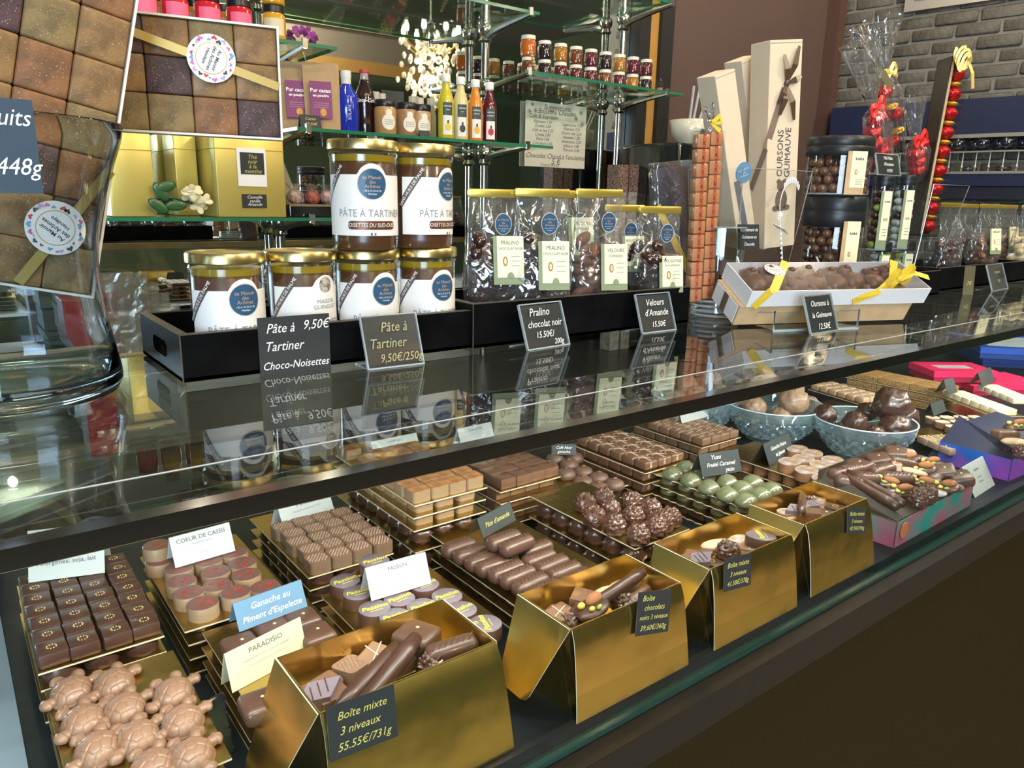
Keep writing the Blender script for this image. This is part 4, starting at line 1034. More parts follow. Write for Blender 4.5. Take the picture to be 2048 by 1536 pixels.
def spread_jar(x, y, z, off, label, st=True):
    t = thing('spread_jar', label, 'jar', (x, y, z), -math.atan2(x, y) + R_(off))
    MB().lathe([(.028, .001), (.0325, .0), (.0345, .003), (JR - .001, .010), (JR - .001, .094), (.033, .096), (0, .096)], 40).build('spread', mSpread, t, smooth=True)
    MB().lathe([(.0345, .092), (.0345, .101), (0, .101)], 40).build('oil_layer', mOil, t, smooth=True)
    MB().lathe([(.030, 0), (.0355, .003), (JR + .0008, .010), (JR + .0008, .098), (.0372, .100), (.0378, .1015), (.0372, .103), (.0365, .1045)], 48, caps=False).build('glass_wall', mClear, t, smooth=True)
    MB().lathe([(.0380, .1055), (.0390, .1065), (.0390, .1145), (.0378, .1165), (.0362, .1168), (.0355, .1158), (.0335, .1152), (.0325, .1158), (0, .1156)], 48).build('lid', mLidGold, t, smooth=True)
    R = JR + .0012; sp = R_(93)
    def top(a):
        u = a * R
        q = .0165 ** 2 - u * u
        return .080 + (max(0, math.sqrt(q) - .005) if q > 0 else 0)
    curved(MB(), R, .016, .080, -sp, sp, 80, zf1=top).build('paper_label', mLabel, t)
    b = MB()                                                     # slanted band
    n = 10; vs = []
    for k in range(n + 1):
        u = -sp * R + .0005 + .0235 * k / n; zz = .0465 + .0335 * k / n
        for du, dz in ((0, 0), (0, .0125)):
            a = (u + du) / R; z2 = min(.080, zz + dz) if k < n else .080
            vs.append(((R + .0003) * math.sin(a), -(R + .0003) * math.cos(a), z2))
    vs2 = vs
    b.add(vs2, [(2 * k, 2 * k + 2, 2 * k + 3, 2 * k + 1) for k in range(n)])
    b.build('slanted_band', mBandG, t)
    text('SANS HUILE DE PALME', .0050, mWhiteCard, t, (-sp + .0120 / R, 0, .0690), bend=R + .0006, spin=R_(55))
    text('PÂTE À TARTINER', .0112, mGreyInk, t, (.0, 0, .0395), bend=R + .0006, sx=.86)
    L_ = .028; b = MB(); nn = 40; vs = []
    for k in range(nn + 1):
        u = -L_ + 2 * L_ * k / nn; hh = .0046 * math.sqrt(max(0, 1 - max(0, (abs(u) - L_ + .0046) / .0046) ** 2)); a = u / R
        vs += [((R + .0004) * math.sin(a), -(R + .0004) * math.cos(a), .0272 - hh), ((R + .0004) * math.sin(a), -(R + .0004) * math.cos(a), .0272 + hh)]
    b.add(vs, [(2 * k, 2 * k + 2, 2 * k + 3, 2 * k + 1) for k in range(nn)]); b.build('brown_pill', mPill, t)
    text('NOISETTES DU SUD-OUEST', .0062, mWhiteCard, t, (0, 0, .0272), bend=R + .0008, sx=.82, shear=.15)
    for k, m in enumerate((mat('flag_blue', (.02, .04, .2)), mWhiteCard, mat('flag_red', (.4, .03, .03)))):
        curved(MB(), R + .0004, .0165, .0190, (-.003 + .002 * k) / R, (-.001 + .002 * k) / R, 2).build('flag_stripe', m, t)
    if st: sticker(t, R, .0705, .0158)
    else:
        curved_disc(MB(), R + .0004, 0, .0815, .0085).build('medallion', mat('sepia_print', (.28, .24, .20), .6, var=.7, vscale=260), t)
        text('MAISON', .0064, mGreyInk, t, (0, 0, .0635), bend=R + .0006); text('GUINGUET', .0064, mGreyInk, t, (0, 0, .0575), bend=R + .0006)
    return t
zj = TOP + .0065
spread_jar(.240, .800, zj, 26, 'hazelnut spread jar with blue sticker at the left end of the tray')
spread_jar(.320, .800, zj, 43, 'hazelnut spread jar without a sticker, second from the left', False)
spread_jar(.399, .800, zj, 35, 'hazelnut spread jar under the left upper jar')
spread_jar(.478, .800, zj, 37, 'hazelnut spread jar at the right end of the tray, under another')
spread_jar(.392, .786, zj + JH - .0012, 14, 'upper hazelnut spread jar on the left, its label facing us')
spread_jar(.470, .793, zj + JH - .0012, 56, 'upper hazelnut spread jar on the right, its sticker turned away')

def wood_tray(x, y, w_, d_, h_, label, rz=0., handle=True, name='wooden_tray'):
    t = thing(name, label, 'tray', (x, y, TOP), rz)
    e = .009
    MB().box((0, 0, .002), (w_, d_, .006)).build('tray_floor', mBlackWood, t)
    MB().box((0, 0, .002), (w_, e, h_)).build('side_board', mBlackWood, t)
    MB().box((0, d_ - e, .002), (w_, d_, h_)).build('side_board', mBlackWood, t)
    for sx in (0, w_ - e):
        b = MB(); ya, yb_ = e, d_ - e; c = d_ / 2; hw = .030; z0 = .0165; z1 = .0335
        b.box((sx, ya, .002), (sx + e, c - hw, h_)); b.box((sx, c + hw, .002), (sx + e, yb_, h_))
        b.box((sx, c - hw, .002), (sx + e, c + hw, z0)); b.box((sx, c - hw, z1), (sx + e, c + hw, h_))
        for s_ in (-1, 1):
            for k in range(4):                                      # rounded corners of the hand hole
                a0, a1 = PI / 2 * k / 4, PI / 2 * (k + 1) / 4; r = (z1 - z0) / 2
                for zz, sg in ((z0 + r, -1), (z1 - r, 1)):
                    p = lambda a: (c + s_ * (hw - r + r * math.cos(a)), zz + sg * r * math.sin(a))
                    (ya1, za1), (ya2, za2) = p(a0), p(a1); cy_, cz_ = c + s_ * hw, zz + sg * r
                    b.add([(sx, ya1, za1), (sx, ya2, za2), (sx, cy_, cz_), (sx + e, ya1, za1), (sx + e, ya2, za2), (sx + e, cy_, cz_)], [(0, 1, 2), (3, 5, 4), (0, 3, 4, 1), (1, 4, 5, 2), (2, 5, 3, 0)])
        b.build('handle_board', mBlackWood, t)
    b = MB(); f = .0007
    b.box((-.0002, -.0002, h_), (w_ + .0002, e, h_ + f)).box((-.0002, e, h_), (e, d_, h_ + f))
    b.box((-.0004, -.0004, .002), (.0008, .0008, h_))
    b.build('worn_edge', mBlackWoodEdge, t)
    return t
wood_tray(.178, .753, .385, .170, .048, 'black wooden tray with a hand hole holding the spread jars')
wt2 = wood_tray(.514, .748, .402, .145, .056, 'black wooden tray holding the cellophane bags of pralines')
MB().box((.0095, .0095, .0065), (.392, .1355, .044)).build('raised_floor', mBlackWood, wt2)
wood_tray(1.16, .722, .54, .16, .052, 'black wooden tray under the dark sweet jars')
wood_tray(1.76, .752, .50, .17, .052, 'black wooden tray at the far right under dark bags')

# ------------------------------------------------------------------ price signs on the glass
def sign(BL, BR, TL, label, lines, z0=TOP, lean=20, holder=True, ink=mChalkW, m=mSlate, foot=True, A=None, B=None, h=None, yplane=None, name='price_sign'):
    if A is None:
        if yplane: A, B = V(*BL, yplane), V(*BR, yplane)
        else: A, B = onz(*BL, z0), onz(*BR, z0)
    u = (B - A); w_ = u.length; u.z = 0; u.normalize(); yv = Vector((-u.y, u.x, 0))
    upv = Vector((0, 0, math.cos(R_(lean)))) + yv * math.sin(R_(lean)); n = u.cross(upv)
    if h is None:
        d = ray(*TL); q = EYE + d * ((A - EYE).dot(n) / d.dot(n)) - A; h = q.dot(upv)
    t = thing(name, label, 'price sign', (A.x, A.y, A.z), math.atan2(u.y, u.x))
    M = Matrix.Rotation(-R_(lean), 4, 'X')                        # local z tilts into the case
    M = Matrix(((1, 0, 0, 0), (0, math.cos(R_(lean)), math.sin(R_(lean)), 0), (0, -math.sin(R_(lean)), math.cos(R_(lean)), 0), (0, 0, 0, 1)))
    if holder:
        MB().box((.002, .0006, .002), (w_ - .002, .0016, h - .002), M=M).build('slate_insert', m, t)
        b = MB().box((0, -.0012, 0), (w_, -.0004, h), M=M)
        b.build('acrylic_front', mAcrylic, t)
        b = MB()
        for q in (((-.0006, -.0012, 0), (.0010, .0022, h)), ((w_ - .001, -.0012, 0), (w_ + .0006, .0022, h)), ((0, -.0012, h - .001), (w_, .0022, h + .0006)), ((0, -.0012, 0), (w_, .0022, .0016))): b.box(*q, M=M)
        b.build('acrylic_edge', mAcrEdge, t)
        if foot:
            MB().box((-.0006, 0, 0), (w_ + .0006, .034, .0018)).build('acrylic_foot', mAcrylic, t)
            MB().box((-.0006, -.0005, 0), (w_ + .0006, .001, .0018)).box((-.0006, .033, 0), (w_ + .0006, .0345, .0018)).build('foot_edge', mAcrEdge, t)
    else:
        MB().box((0, 0, 0), (w_, .0012, h), M=M).build('slate_plate', m, t)
    for ln in lines:
        p = M @ Vector((w_ * (ln[3] if len(ln) > 3 else .5), -.0013 if holder else -.0003, h * ln[2]))
        rx = PI / 2 - R_(lean)
        o = text(ln[0], ln[1] * h, ink, t, p, (rx, 0, 0), shear=.3, sx=.86)
        if len(ln) > 4: o.rotation_euler = (rx, -R_(ln[4]), 0)
    return t
sign((523, 766), (662, 741), (513, 652), 'large black slate reading Pâte à Tartiner Choco-Noisettes 9,50 hung on the tray', [('Pâte à', .21, .82, .30), ('9,50€', .21, .84, .80), ('Tartiner', .21, .54, .34), ('Choco-Noisettes', .175, .24, .50)], lean=0, holder=False, A=V(522, 766, .7505), B=V(662, 741, .7475), h=.067)
sign((737, 741), (848, 728), (714, 634), 'acrylic sign holder reading Pâte à Tartiner 9,50/250g in front of the tray', [('Pâte à', .26, .76, .55), ('Tartiner', .26, .46, .4), ('9,50€/250g', .22, .18, .6)], ink=mat('chalk_dim', (.35, .32, .15), .7))
sign((1056, 702), (1139, 689), (1042, 610), 'acrylic sign holder reading Pralino chocolat noir 15.50', [('Pralino', .25, .80, .42), ('chocolat noir', .22, .54), ('15.50€/', .20, .30, .45), ('200g', .17, .12, .75)])
sign((1285, 668), (1352, 660), (1264, 590), 'acrylic sign holder reading Velours d\'Amande', [('Velours', .24, .76), ("d'Amande", .24, .50), ('15,50€', .2, .2)])
sign((1622, 669), (1676, 661), (1603, 592), "acrylic sign holder reading Oursons à la Guimauve 12.50", [('Oursons à', .22, .76), ('la Guimauve', .20, .46), ('12.50€', .22, .16)])
sign((1985, 583), (2016, 577), (1977, 530), 'small acrylic sign holder at the far right before the dark bags', [('Orangettes', .16, .7), ('7,50€', .16, .35)], ink=mat('chalk_dim'))
sign((1476, 500), (1516, 497), (1470, 456), 'slate reading Assortiment de Guimauve au chocolat', [('Assortiment de', .19, .78), ('Guimauve au', .19, .5), ('Chocolat', .19, .22)], lean=8, holder=False, A=V(1477, 500, .74), B=V(1519, 497, .735), h=.040)
sign((1756, 350), (1802, 346), (1740, 296), 'slate sign reading Mali Nélo d\'Exception 19,95 above the small jars', [('Mali Nélo', .22, .8), ("d'Exception", .2, .52), ('19,95€', .2, .22)], lean=15, A=V(1756, 350, .80), B=V(1802, 346, .795), h=.044, foot=False)
sign((1925, 590), (1946, 590), (1920, 532), 'dark narrow sign with a gold figure standing before the far right tray', [('7€', .2, .4)], lean=5, holder=False, m=mat('olive_card', (.09, .085, .045), .5), ink=mChalkG)

# ------------------------------------------------------------------ cellophane bags
pNugD = Kind(K_(MB().ell((0, 0, .009), (.0135, .0095, .009), 18, 12, fn=lambda d: 1 + .09 * nz(d, 2.5, 4.)), 'praline_nugget', mat('glossy_dark', (.035, .013, .010), .18, coat=.7), smooth='all'))
pNugM = Kind(K_(MB().ell((0, 0, .008), (.0155, .0085, .008), 18, 12, fn=lambda d: 1 + .07 * nz(d, 2.5, 8.)), 'almond_nugget', mat('cocoa_velvet', (.15, .06, .032), .6, bump=.3, bscale=300), smooth='all'))
def bag(cx_, cy_, z0, w_, h_, d_, rz, label, kind, nlab, cardm, cardtext, cz, ccol, stick=True, seed=1, fill=9, clip=mWarmGold, leanx=0., card=True, klab=None):
    t = thing('cellophane_bag', label, 'bag', (cx_, cy_, z0), rz)
    rr = random.Random(seed)
    nu, nv = 36, 22
    vs = []
    for j in range(nv + 1):
        s_ = j / nv; z = h_ * s_
        ww = w_ * (.5 + .06 * math.sin(PI * min(1, s_ * 1.5)) - .035 * s_)
        dd = d_ * .5 * (1 - s_ ** 1.6) * (.92 + .2 * math.sin(PI * min(1, s_ * 1.8))) + .0008
        for k in range(nu):
            a = 2 * PI * k / nu; c, s2 = math.cos(a), math.sin(a)
            x = ww * math.copysign(abs(c) ** .55, c); y = dd * math.copysign(abs(s2) ** .55, s2)
            wv = .0035 * noise.noise(Vector((x * 45 + seed * 3, y * 40, z * 26))) + .002 * noise.noise(Vector((x * 110, seed, z * 60)))
            e = 1 if 0 < j < nv - 1 else .15
            vs.append((x + leanx * s_ + wv * e * .8, y + wv * e * 2.2 * (1 - s_ * .7), z))
    fs = [(j * nu + k, j * nu + (k + 1) % nu, (j + 1) * nu + (k + 1) % nu, (j + 1) * nu + k) for j in range(nv) for k in range(nu)]
    MB().add(vs, fs).build('film', mFilm, t, smooth='all')
    cw = w_ * .98
    MB().rbox((-cw / 2 + leanx, -.0035, h_ - .004), (cw / 2 + leanx, .0035, h_ + .007), .002, 2).build('gold_clip', clip, t, smooth=True)
    for q in range(7):
        x = rr.uniform(-.45, .45) * w_; za = h_ * rr.uniform(.45, .93); L_ = rr.uniform(.02, .06)
        yy = -d_ * .5 * (1 - (za / h_) ** 1.6) - .002
        L_ *= .6
        pts = [(x + rr.uniform(-.006, .006) * k + leanx * (za - L_ * k / 3) / h_, -d_ * .5 * (1 - max(0, (za - L_ * k / 3)) ** 1.6 / h_ ** 1.6) - .0028, za - L_ * k / 3) for k in range(4)]
        MB().tube(pts, [.0001, .0005, .0004, .0001], 4).build('crease', mFilmEdge, t)
    cs, sn = math.cos(rz), math.sin(rz)
    for i in range(fill):
        lx = ((i % 5) - 2) * w_ * .155 + rr.uniform(-.004, .004); ly = (rr.random() - .5) * d_ * .45; lz = .003 + (i // 5) * .0150
        if i % 2: ly = -abs(ly) - .002
        kind.put((cx_ + lx * cs - ly * sn, cy_ + lx * sn + ly * cs, z0 + lz), 0, klab, klab, rot=(rr.uniform(-.5, .5), rr.uniform(-.7, .7), rr.uniform(0, 6)))
    zc = cz * h_
    if card:
        cwid, ch = w_ * .56, h_ * .44
        yc = -d_ * .5 * (1 - (cz) ** 1.6) - .0075
        yt = -d_ * .5 * (1 - (cz + .36) ** 1.6) - .006
        x0 = ccol * w_
        a = math.atan2(yt - yc, ch)
        M = Matrix.Translation((x0, yc, zc)) @ Matrix(((1, 0, 0, 0), (0, math.cos(a), math.sin(a), 0), (0, -math.sin(a), math.cos(a), 0), (0, 0, 0, 1)))
        MB().box((-cwid / 2, 0, 0), (cwid / 2, .0006, ch), M=M).build('label_card', cardm, t)
        MB().box((-cwid / 2 + .005, -.0005, .009), (cwid / 2 - .0005, 0, ch), M=M).build('label_print', mCreamCard, t)
        p = M @ Vector((.002, -.0008, ch * .86)); text(cardtext[0], ch * .115, mInk, t, p, (PI / 2 - a, 0, 0), sx=.85)
        if len(cardtext) > 1:
            p = M @ Vector((.002, -.0008, ch * .74)); text(cardtext[1], ch * .078, mInk, t, p, (PI / 2 - a, 0, 0), sx=.85)
        b = MB(); cen = Vector((-cwid * .12, -.0008, ch * .48))
        ring = [(cen.x + .0034 * math.cos(2 * PI * k / 20) * (1), cen.z + .0062 * math.sin(2 * PI * k / 20)) for k in range(20)]
        b.add([(x, -.0008, z) for x, z in ring], [tuple(range(20))], M=M); b.build('almond_drawing', mat('almond_ink', (.30, .15, .05), .6), t)
        b = MB(); b.add([(cen.x + .55 * (x - cen.x), -.001, cen.z + .72 * (z - cen.z)) for x, z in ring], [tuple(range(20))], M=M); b.build('almond_heart', mat('almond_fill', (.72, .55, .33), .6), t)
        for k in range(3): MB().box((cwid * .08, -.0008, ch * (.38 + .1 * k)), (cwid * .36, -.0005, ch * (.392 + .1 * k)), M=M).build('print_line', mGreyInk, t)
        MB().add([(.002 + .005 * math.cos(PI * k / 10), -.0008, .0085 + .0075 * math.sin(PI * k / 10)) for k in range(11)], [tuple(range(11))], M=M).build('leaf_motif', mGreen2, t)
    if stick:
        zs_ = h_ * .74; yy = -d_ * .5 * (1 - .74 ** 1.6) - .006; rs = w_ * .175
        o = MB().prism(circle(rs * 1.07, 28, sx=.82), 0, .0003, M=Matrix.Translation((ccol * w_ * .6, yy, zs_)) @ Matrix.Rotation(PI / 2, 4, 'X')).build('sticker_rim', mat('sticker_rim'), t)
        MB().prism(circle(rs, 28, sx=.82), .0003, .0006, M=Matrix.Translation((ccol * w_ * .6, yy, zs_)) @ Matrix.Rotation(PI / 2, 4, 'X')).build('round_sticker', mSticker, t)
        for bd, sz, dz, m in (('au Manoir', .30, .42, mBronze), ('des', .30, .12, mBronze), ('Arômes', .30, -.16, mBronze), ('+33 6 10 32 51 25', .14, -.46, mWhiteCard), ('Hendaye', .14, -.66, mWhiteCard)):
            text(bd, sz * rs, m, t, (ccol * w_ * .6, yy - .001, zs_ + dz * rs))
    return t
zb2 = TOP + .0065
def bx(px, y): return V(px, 450, y).x
zbr = TOP + .0445
D1 = 'glossy dark praline nugget inside %s'
bag(bx(988, .815), .815, zbr, .074, 0.142, .050, -.35, 'cellophane bag of dark pralines at the left end of the tray', pNugD, 0, mGreen2, ('PRALINO', 'CHOCOLAT NOIR'), .20, .18, seed=2, klab=D1 % 'the leftmost cellophane bag', fill=26)
bag(bx(1083, .785), .785, zbr, .076, 0.144, .052, -.40, 'cellophane bag of dark pralines behind the Pralino sign', pNugD, 0, mGreen2, ('PRALINO', 'CHOCOLAT NOIR'), .15, .14, seed=3, klab=D1 % 'the bag behind the Pralino sign', fill=26)
bag(bx(1152, .845), .845, zbr, .072, 0.144, .045, -.30, 'cellophane bag of almonds half hidden between two bags', pNugM, 0, mGreen2, ('VELOURS', "D'AMANDE"), .35, .0, seed=4, klab='velvety cocoa almond inside the half hidden middle bag', fill=20)
bag(bx(1196, .790), .790, zbr, .074, 0.146, .050, -.30, 'cellophane bag of cocoa almonds labelled VELOURS D\'AMANDE', pNugM, 0, mGreen2, ('VELOURS', "D'AMANDE"), .10, .20, seed=5, klab='velvety cocoa almond inside the front VELOURS bag', fill=26)
bag(bx(1248, .845), .845, zbr, .070, 0.125, .045, -.30, 'cellophane bag of nougatine half hidden behind the NOUGATINE bag', pNugD, 0, mGreen2, ('NOUGATINE', 'AUX AMANDES'), .25, .1, seed=6, klab=D1 % 'the half hidden nougatine bag', fill=20)
bag(bx(1318, .785), .785, zbr, .074, 0.124, .050, -.28, 'cellophane bag labelled NOUGATINE AUX AMANDES at the right end', pNugD, 0, mGreen2, ('NOUGATINE', 'AUX AMANDES'), .04, .12, seed=7, klab=D1 % 'the rightmost bag of the tray', fill=22)
# far right bags
for i, (px, y, tx) in enumerate(((1895, .79, None), (1932, .855, None), (1975, .79, 'AMANDES'), (2012, .855, 'NOISETTES'), (2056, .79, None))):
    wh = i == 4
    k = pNugM if 1 < i < 4 else pNugD
    bag(bx(px, y), y, zb2 + .04, .076, .140, .052, -.2, ['tall cellophane bag of dark strips at the left of the far tray', 'cellophane bag of dark strips, second on the far tray', 'cellophane bag with sage label on the far tray', 'cellophane bag with narrow sage label near the right edge', 'cellophane bag of pale sweets at the right edge'][i],
        Kind(K_(MB().ell((0, 0, .008), (.016, .011, .009), 14, 10), 'pale_sweet', mat('pale_sweet', (.62, .52, .30), .5), smooth='all')) if wh else k, 0, mGreen2, (tx or 'X',), .2, .0, stick=False, seed=20 + i,
        klab=['dark strip sweet in the leftmost bag of the far tray', 'dark strip sweet in the second bag of the far tray', 'brown nugget in the sage labelled bag, far tray', 'brown nugget in the bag near the right edge', 'pale sweet in the bag at the right edge'][i], fill=20, card=bool(tx))

# ------------------------------------------------------------------ glass vase with boxes of fruit jellies
vx, vy = .045, .79
t = thing('glass_vase', 'tall waisted clear glass vase at the left holding the jelly boxes', 'vase', (vx, vy, TOP))
outer = [(.070, 0), (.083, .003), (.087, .012), (.0865, .022), (.083, .045), (.079, .070), (.0765, .095), (.0765, .115), (.079, .140), (.085, .165), (.094, .195), (.104, .222), (.108, .236)]
inner = [(r - .0032, z) for r, z in outer[3:]][::-1]
prof = outer + [(.1072, .2375), (.1055, .2375)] + inner + [(.078, .013), (.05, .010), (0, .0095)]
MB().lathe([(0, 0)] + prof, 72, caps=False).build('vase_body', mRealGlass, t, smooth='all')
mJelly = [mat('jelly_amber', (.27, .145, .055), .55, var=.25, vscale=60, bump=.6, bscale=500, coat=.15), mat('jelly_rust', (.25, .11, .045), .55, var=.25, vscale=60, bump=.6, bscale=500), mat('jelly_plum', (.085, .042, .048), .55, var=.3, vscale=60, bump=.6, bscale=500), mat('jelly_olive', (.24, .16, .065), .55, var=.25, vscale=60, bump=.6, bscale=500)]
mSugar = mat('sugar_grain', (.72, .62, .50), .5)
def jellybox(TRp, BRp, y, wid, hei, nx, ny, label, ang, rib, stk, srot, seed, depth=.022, ydir=0.):
    """clear lidded box; its lower right corner on pixel BRp at depth y; ang = turn in its own plane"""
    c = V(BRp[0], BRp[1], y)
    M0 = Matrix.Translation(c) @ Matrix.Rotation(ydir, 4, 'Z') @ Matrix.Rotation(ang, 4, 'Y')
    t = bpy.data.objects.new('jelly_box', None); COL.objects.link(t); t.matrix_world = M0
    tag(t, label, 'sweet box')
    e = .0022
    b = MB()
    for q in (((-wid, 0, -e), (0, depth, 0)), ((-wid, 0, hei), (0, depth, hei + e)), ((-wid - e, 0, -e), (-wid, depth, hei + e)), ((0, 0, -e), (e, depth, hei + e))): b.box(*q)
    b.box((-wid, depth - .001, 0), (0, depth, hei)); b.build('white_tray', mat('box_rim_white', (.66, .63, .58), .5), t)
    rr = random.Random(seed); cw, ch = wid / nx, hei / ny
    proto = {}
    for i in range(nx):
        for j in range(ny):
            k = rr.choice([0, 0, 1, 2, 2, 3])
            if k not in proto:
                b = MB().rbox((.0002, .003, .0002), (cw - .0002, depth - .0015, ch - .0002), min(cw, ch) * .055, 3)
                for _ in range(110):
                    x, z = rr.uniform(.1, .9) * cw, rr.uniform(.1, .9) * ch; s_ = rr.uniform(.00015, .00060)
                    b.add([(x - s_, .0028, z), (x, .0028, z - s_), (x + s_, .0028, z), (x, .0028, z + s_), (x, .0022, z)], [(0, 1, 4), (1, 2, 4), (2, 3, 4), (3, 0, 4)], 1)
                o = b.build('fruit_jelly', [mJelly[k], mSugar], None, smooth=True); proto[k] = o; first_ = True
            else: o = proto[k].copy(); COL.objects.link(o); first_ = False
            o.matrix_world = M0 @ Matrix.Translation((-wid + i * cw, 0, j * ch))
            nm = ['amber', 'rust red', 'dark plum', 'olive amber'][k]
            tag(o, '%s fruit jelly in the %s, %s row up, %s across' % (nm, 'upright jelly box' if seed == 1 else 'wide jelly box', ORDW[j], ORDW[i]), 'fruit jelly', 'fruit jellies in the %s box' % ('upright' if seed == 1 else 'wide'))
    MB().box((-wid, -.0008, 0), (0, -.0004, hei)).build('clear_lid', glass('box_lid_clear', (.96, .96, .95), .03, .35, 1.5, bump=.04, bscale=12), t)
    (x0, z0), (x1, z1) = rib
    MB().strip([(x0, -.0015, z0), (x1, -.0015, z1)], .0085, up=(0, -1, 0), th=.0004).build('gold_ribbon', mat('gold_ribbon', (.50, .36, .12), .35, .6), t)
    sx, sz, sr = stk
    M = Matrix.Translation((sx, -.0022, sz)) @ Matrix.Rotation(PI / 2, 4, 'X')
    k_ = MB().prism(circle(sr, 40), 0, .0004, M=M).build('floral_sticker', mat('sticker_white', (.72, .70, .68), .5), t)
    MB().prism(circle(sr * .66, 36), .0004, .0006, M=M).build('sticker_ring', mat('ring_gold', (.5, .38, .18), .5), k_)
    MB().prism(circle(sr * .62, 36), .0006, .0008, M=M).build('sticker_centre', mat('sticker_white'), k_)
    cols = [mat('petal_red', (.5, .03, .03)), mat('petal_blue', (.12, .3, .5)), mat('petal_pink', (.55, .12, .3)), mat('petal_lilac', (.4, .3, .55)), mat('leaf_dark', (.03, .06, .04))]
    for q in range(22):
        a = 2 * PI * q / 22 + rr.uniform(-.1, .1); r2 = sr * rr.uniform(.74, .9); s_ = sr * rr.uniform(.05, .13)
        Mq = M @ Matrix.Translation((r2 * math.cos(a), r2 * math.sin(a), .0005)) @ Matrix.Rotation(a, 4, 'Z')
        MB().prism([(s_ * math.cos(2 * PI * w2 / 10) * (.6 + .4 * math.cos(6 * PI * w2 / 10)), s_ * math.sin(2 * PI * w2 / 10)) for w2 in range(10)], 0, .0003, M=Mq).build('printed_flower', cols[q % 5], k_)
    for bd, dz, s2 in (('Au Manoir', .22, .22), ('des Arômes', 0, .22), ('Hendaye', -.24, .2)):
        o = text(bd, sr * s2, mInk, k_, (0, 0, 0), (0, 0, 0), bold=.004 * sr)
        o.matrix_local = M @ Matrix.Rotation(srot, 4, 'Z') @ Matrix.Translation((0, dz * sr, .001))
    return t
jellybox(None, (184, 592), .783, .120, .330, 3, 8, 'upright box of fruit jellies standing in the vase, gold ribbon across', R_(13.2), ((-.058, .002), (.0, .115)), (-.036, .055, .0235), R_(152), 1)
jellybox(None, (562, 276), .835, .258, .110, 6, 3, 'wide box of fruit jellies lying on the rim of the vase', R_(.5), ((-.185, .106), (0, .052)), (-.066, .074, .0235), R_(-112), 2, ydir=-.24)
o = sign(None, None, None, 'blue grey slate ending in ruits and 448g on the front of the vase', [('fruits', .26, .80, .62), ('/448g', .26, .28, .66)], lean=0, holder=False, m=mat('slate_teal', (.03, .055, .085), .5), A=V(-70, 385, .672), B=V(84, 372, .672), h=.066)

# ------------------------------------------------------------------ long box of chocolate bears on an acrylic easel
def along(p, q, r): return p + (q - p) * r
rzL = R_(-21)
base = Vector((.925, .68, TOP))
t = thing('acrylic_easel', 'clear acrylic easel carrying the long white box', 'stand', (.962, .628, TOP), rzL)
MB().box((0, 0, 0), (.15, .11, .003)).build('base_plate', mAcrylic, t)
for x in (.0, .147):
    b = MB(); b.tube([(x, .0, .003), (x, .0, .030), (x, .05, .022), (x, .11, .10)], .0016, 6); b.build('side_edge', mat('acrylic_edge'), t, smooth=True)
MB().box((0, -.001, 0), (.15, .001, .03)).build('front_lip', mAcrylic, t)
MB().box((0, 0, 0), (.15, .0014, .0035)).box((0, .1086, 0), (.15, .11, .0035)).build('base_edge', mat('acrylic_edge'), t)
def tbox(name, label, cat, loc, rz, tilt, w_, d_, h_, m, build):
    t = bpy.data.objects.new(name, None); COL.objects.link(t)
    t.matrix_world = Matrix.Translation(loc) @ Matrix.Rotation(rz, 4, 'Z') @ Matrix.Rotation(tilt, 4, 'X'); tag(t, label, cat)
    build(t); return t
tl_ = R_(26)
def long_white(t):
    W, Dp, H = .325, .082, .027; e = .0016
    b = MB().box((0, 0, 0), (W, Dp, e))
    for q in (((0, 0, e), (W, e, H)), ((0, Dp - e, e), (W, Dp, H)), ((0, e, e), (e, Dp - e, H)), ((W - e, e, e), (W, Dp - e, H))): b.box(*q)
    b.build('white_box', mat('box_white', (.72, .72, .74), .5), t)
    MB().box((.001, .001, H), (W - .001, Dp - .001, H + .0006)).build('clear_lid', glass('lid_soft', (.96, .95, .95), .06, .8, 1.5), t)
    mr = mat('yellow_ribbon', (.72, .50, .04), .35, sss=0)
    MB().strip([(.012, -.0015, 0), (.030, -.0015, H + .001), (.036, 0, H + .0015), (.105, Dp, H + .0015)], .013, up=[(0, -1, 0), (0, -1, .3), (0, 0, 1), (0, 0, 1)], th=.0004).build('ribbon', mr, t)
    MB().strip([(W - .012, Dp, H + .0018), (W - .055, .028, H + .0018), (W - .10, -.001, H - .002), (W - .14, -.0015, .006)], .012, up=[(0, 0, 1), (0, 0, 1), (0, -1, .4), (0, -1, 0)], th=.0004).build('ribbon', mr, t)
    b = MB()
    c = Vector((W - .052, .020, H + .006))
    for s_ in (-1, 1):
        pts = [c + Vector((s_ * .030 * math.sin(PI * k / 10) * (1 if s_ > 0 else .8), s_ * .010 * math.sin(PI * k / 10), .012 * math.sin(2 * PI * k / 10) + .004)) for k in range(11)]
        b.strip(pts, .013, up=(0, -1, .4), th=.0004)
    b.strip([c, c + Vector((.035, .012, .004)), c + Vector((.065, .006, -.002))], .011, up=(0, -.3, 1), th=.0004)
    b.ell(tuple(c), (.006, .005, .006), 10, 8); b.build('bow', mr, t, smooth=True)
    M = Matrix.Translation((.070, .056, H + .002))
    MB().prism(circle(.0165, 32), 0, .0005, M=M).build('round_sticker', mat('sticker_white'), t)
    for q in range(12):
        a = q * PI / 6; MB().ell((.070 + .0138 * math.cos(a), .056 + .0138 * math.sin(a), H + .0028), (.0018, .0013, .0003), 6, 4).build('printed_flower', (mat('petal_red'), mat('petal_blue'), mat('petal_pink'))[q % 3], t)
    for bd, dy in (('Au Manoir', .005), ('des Arômes', 0), ('Hendaye', -.005)):
        text(bd, .0042, mInk, t, (.070, .056 + dy, H + .0032), (0, 0, 0))
locW = Vector((.948, .668, TOP + .033))
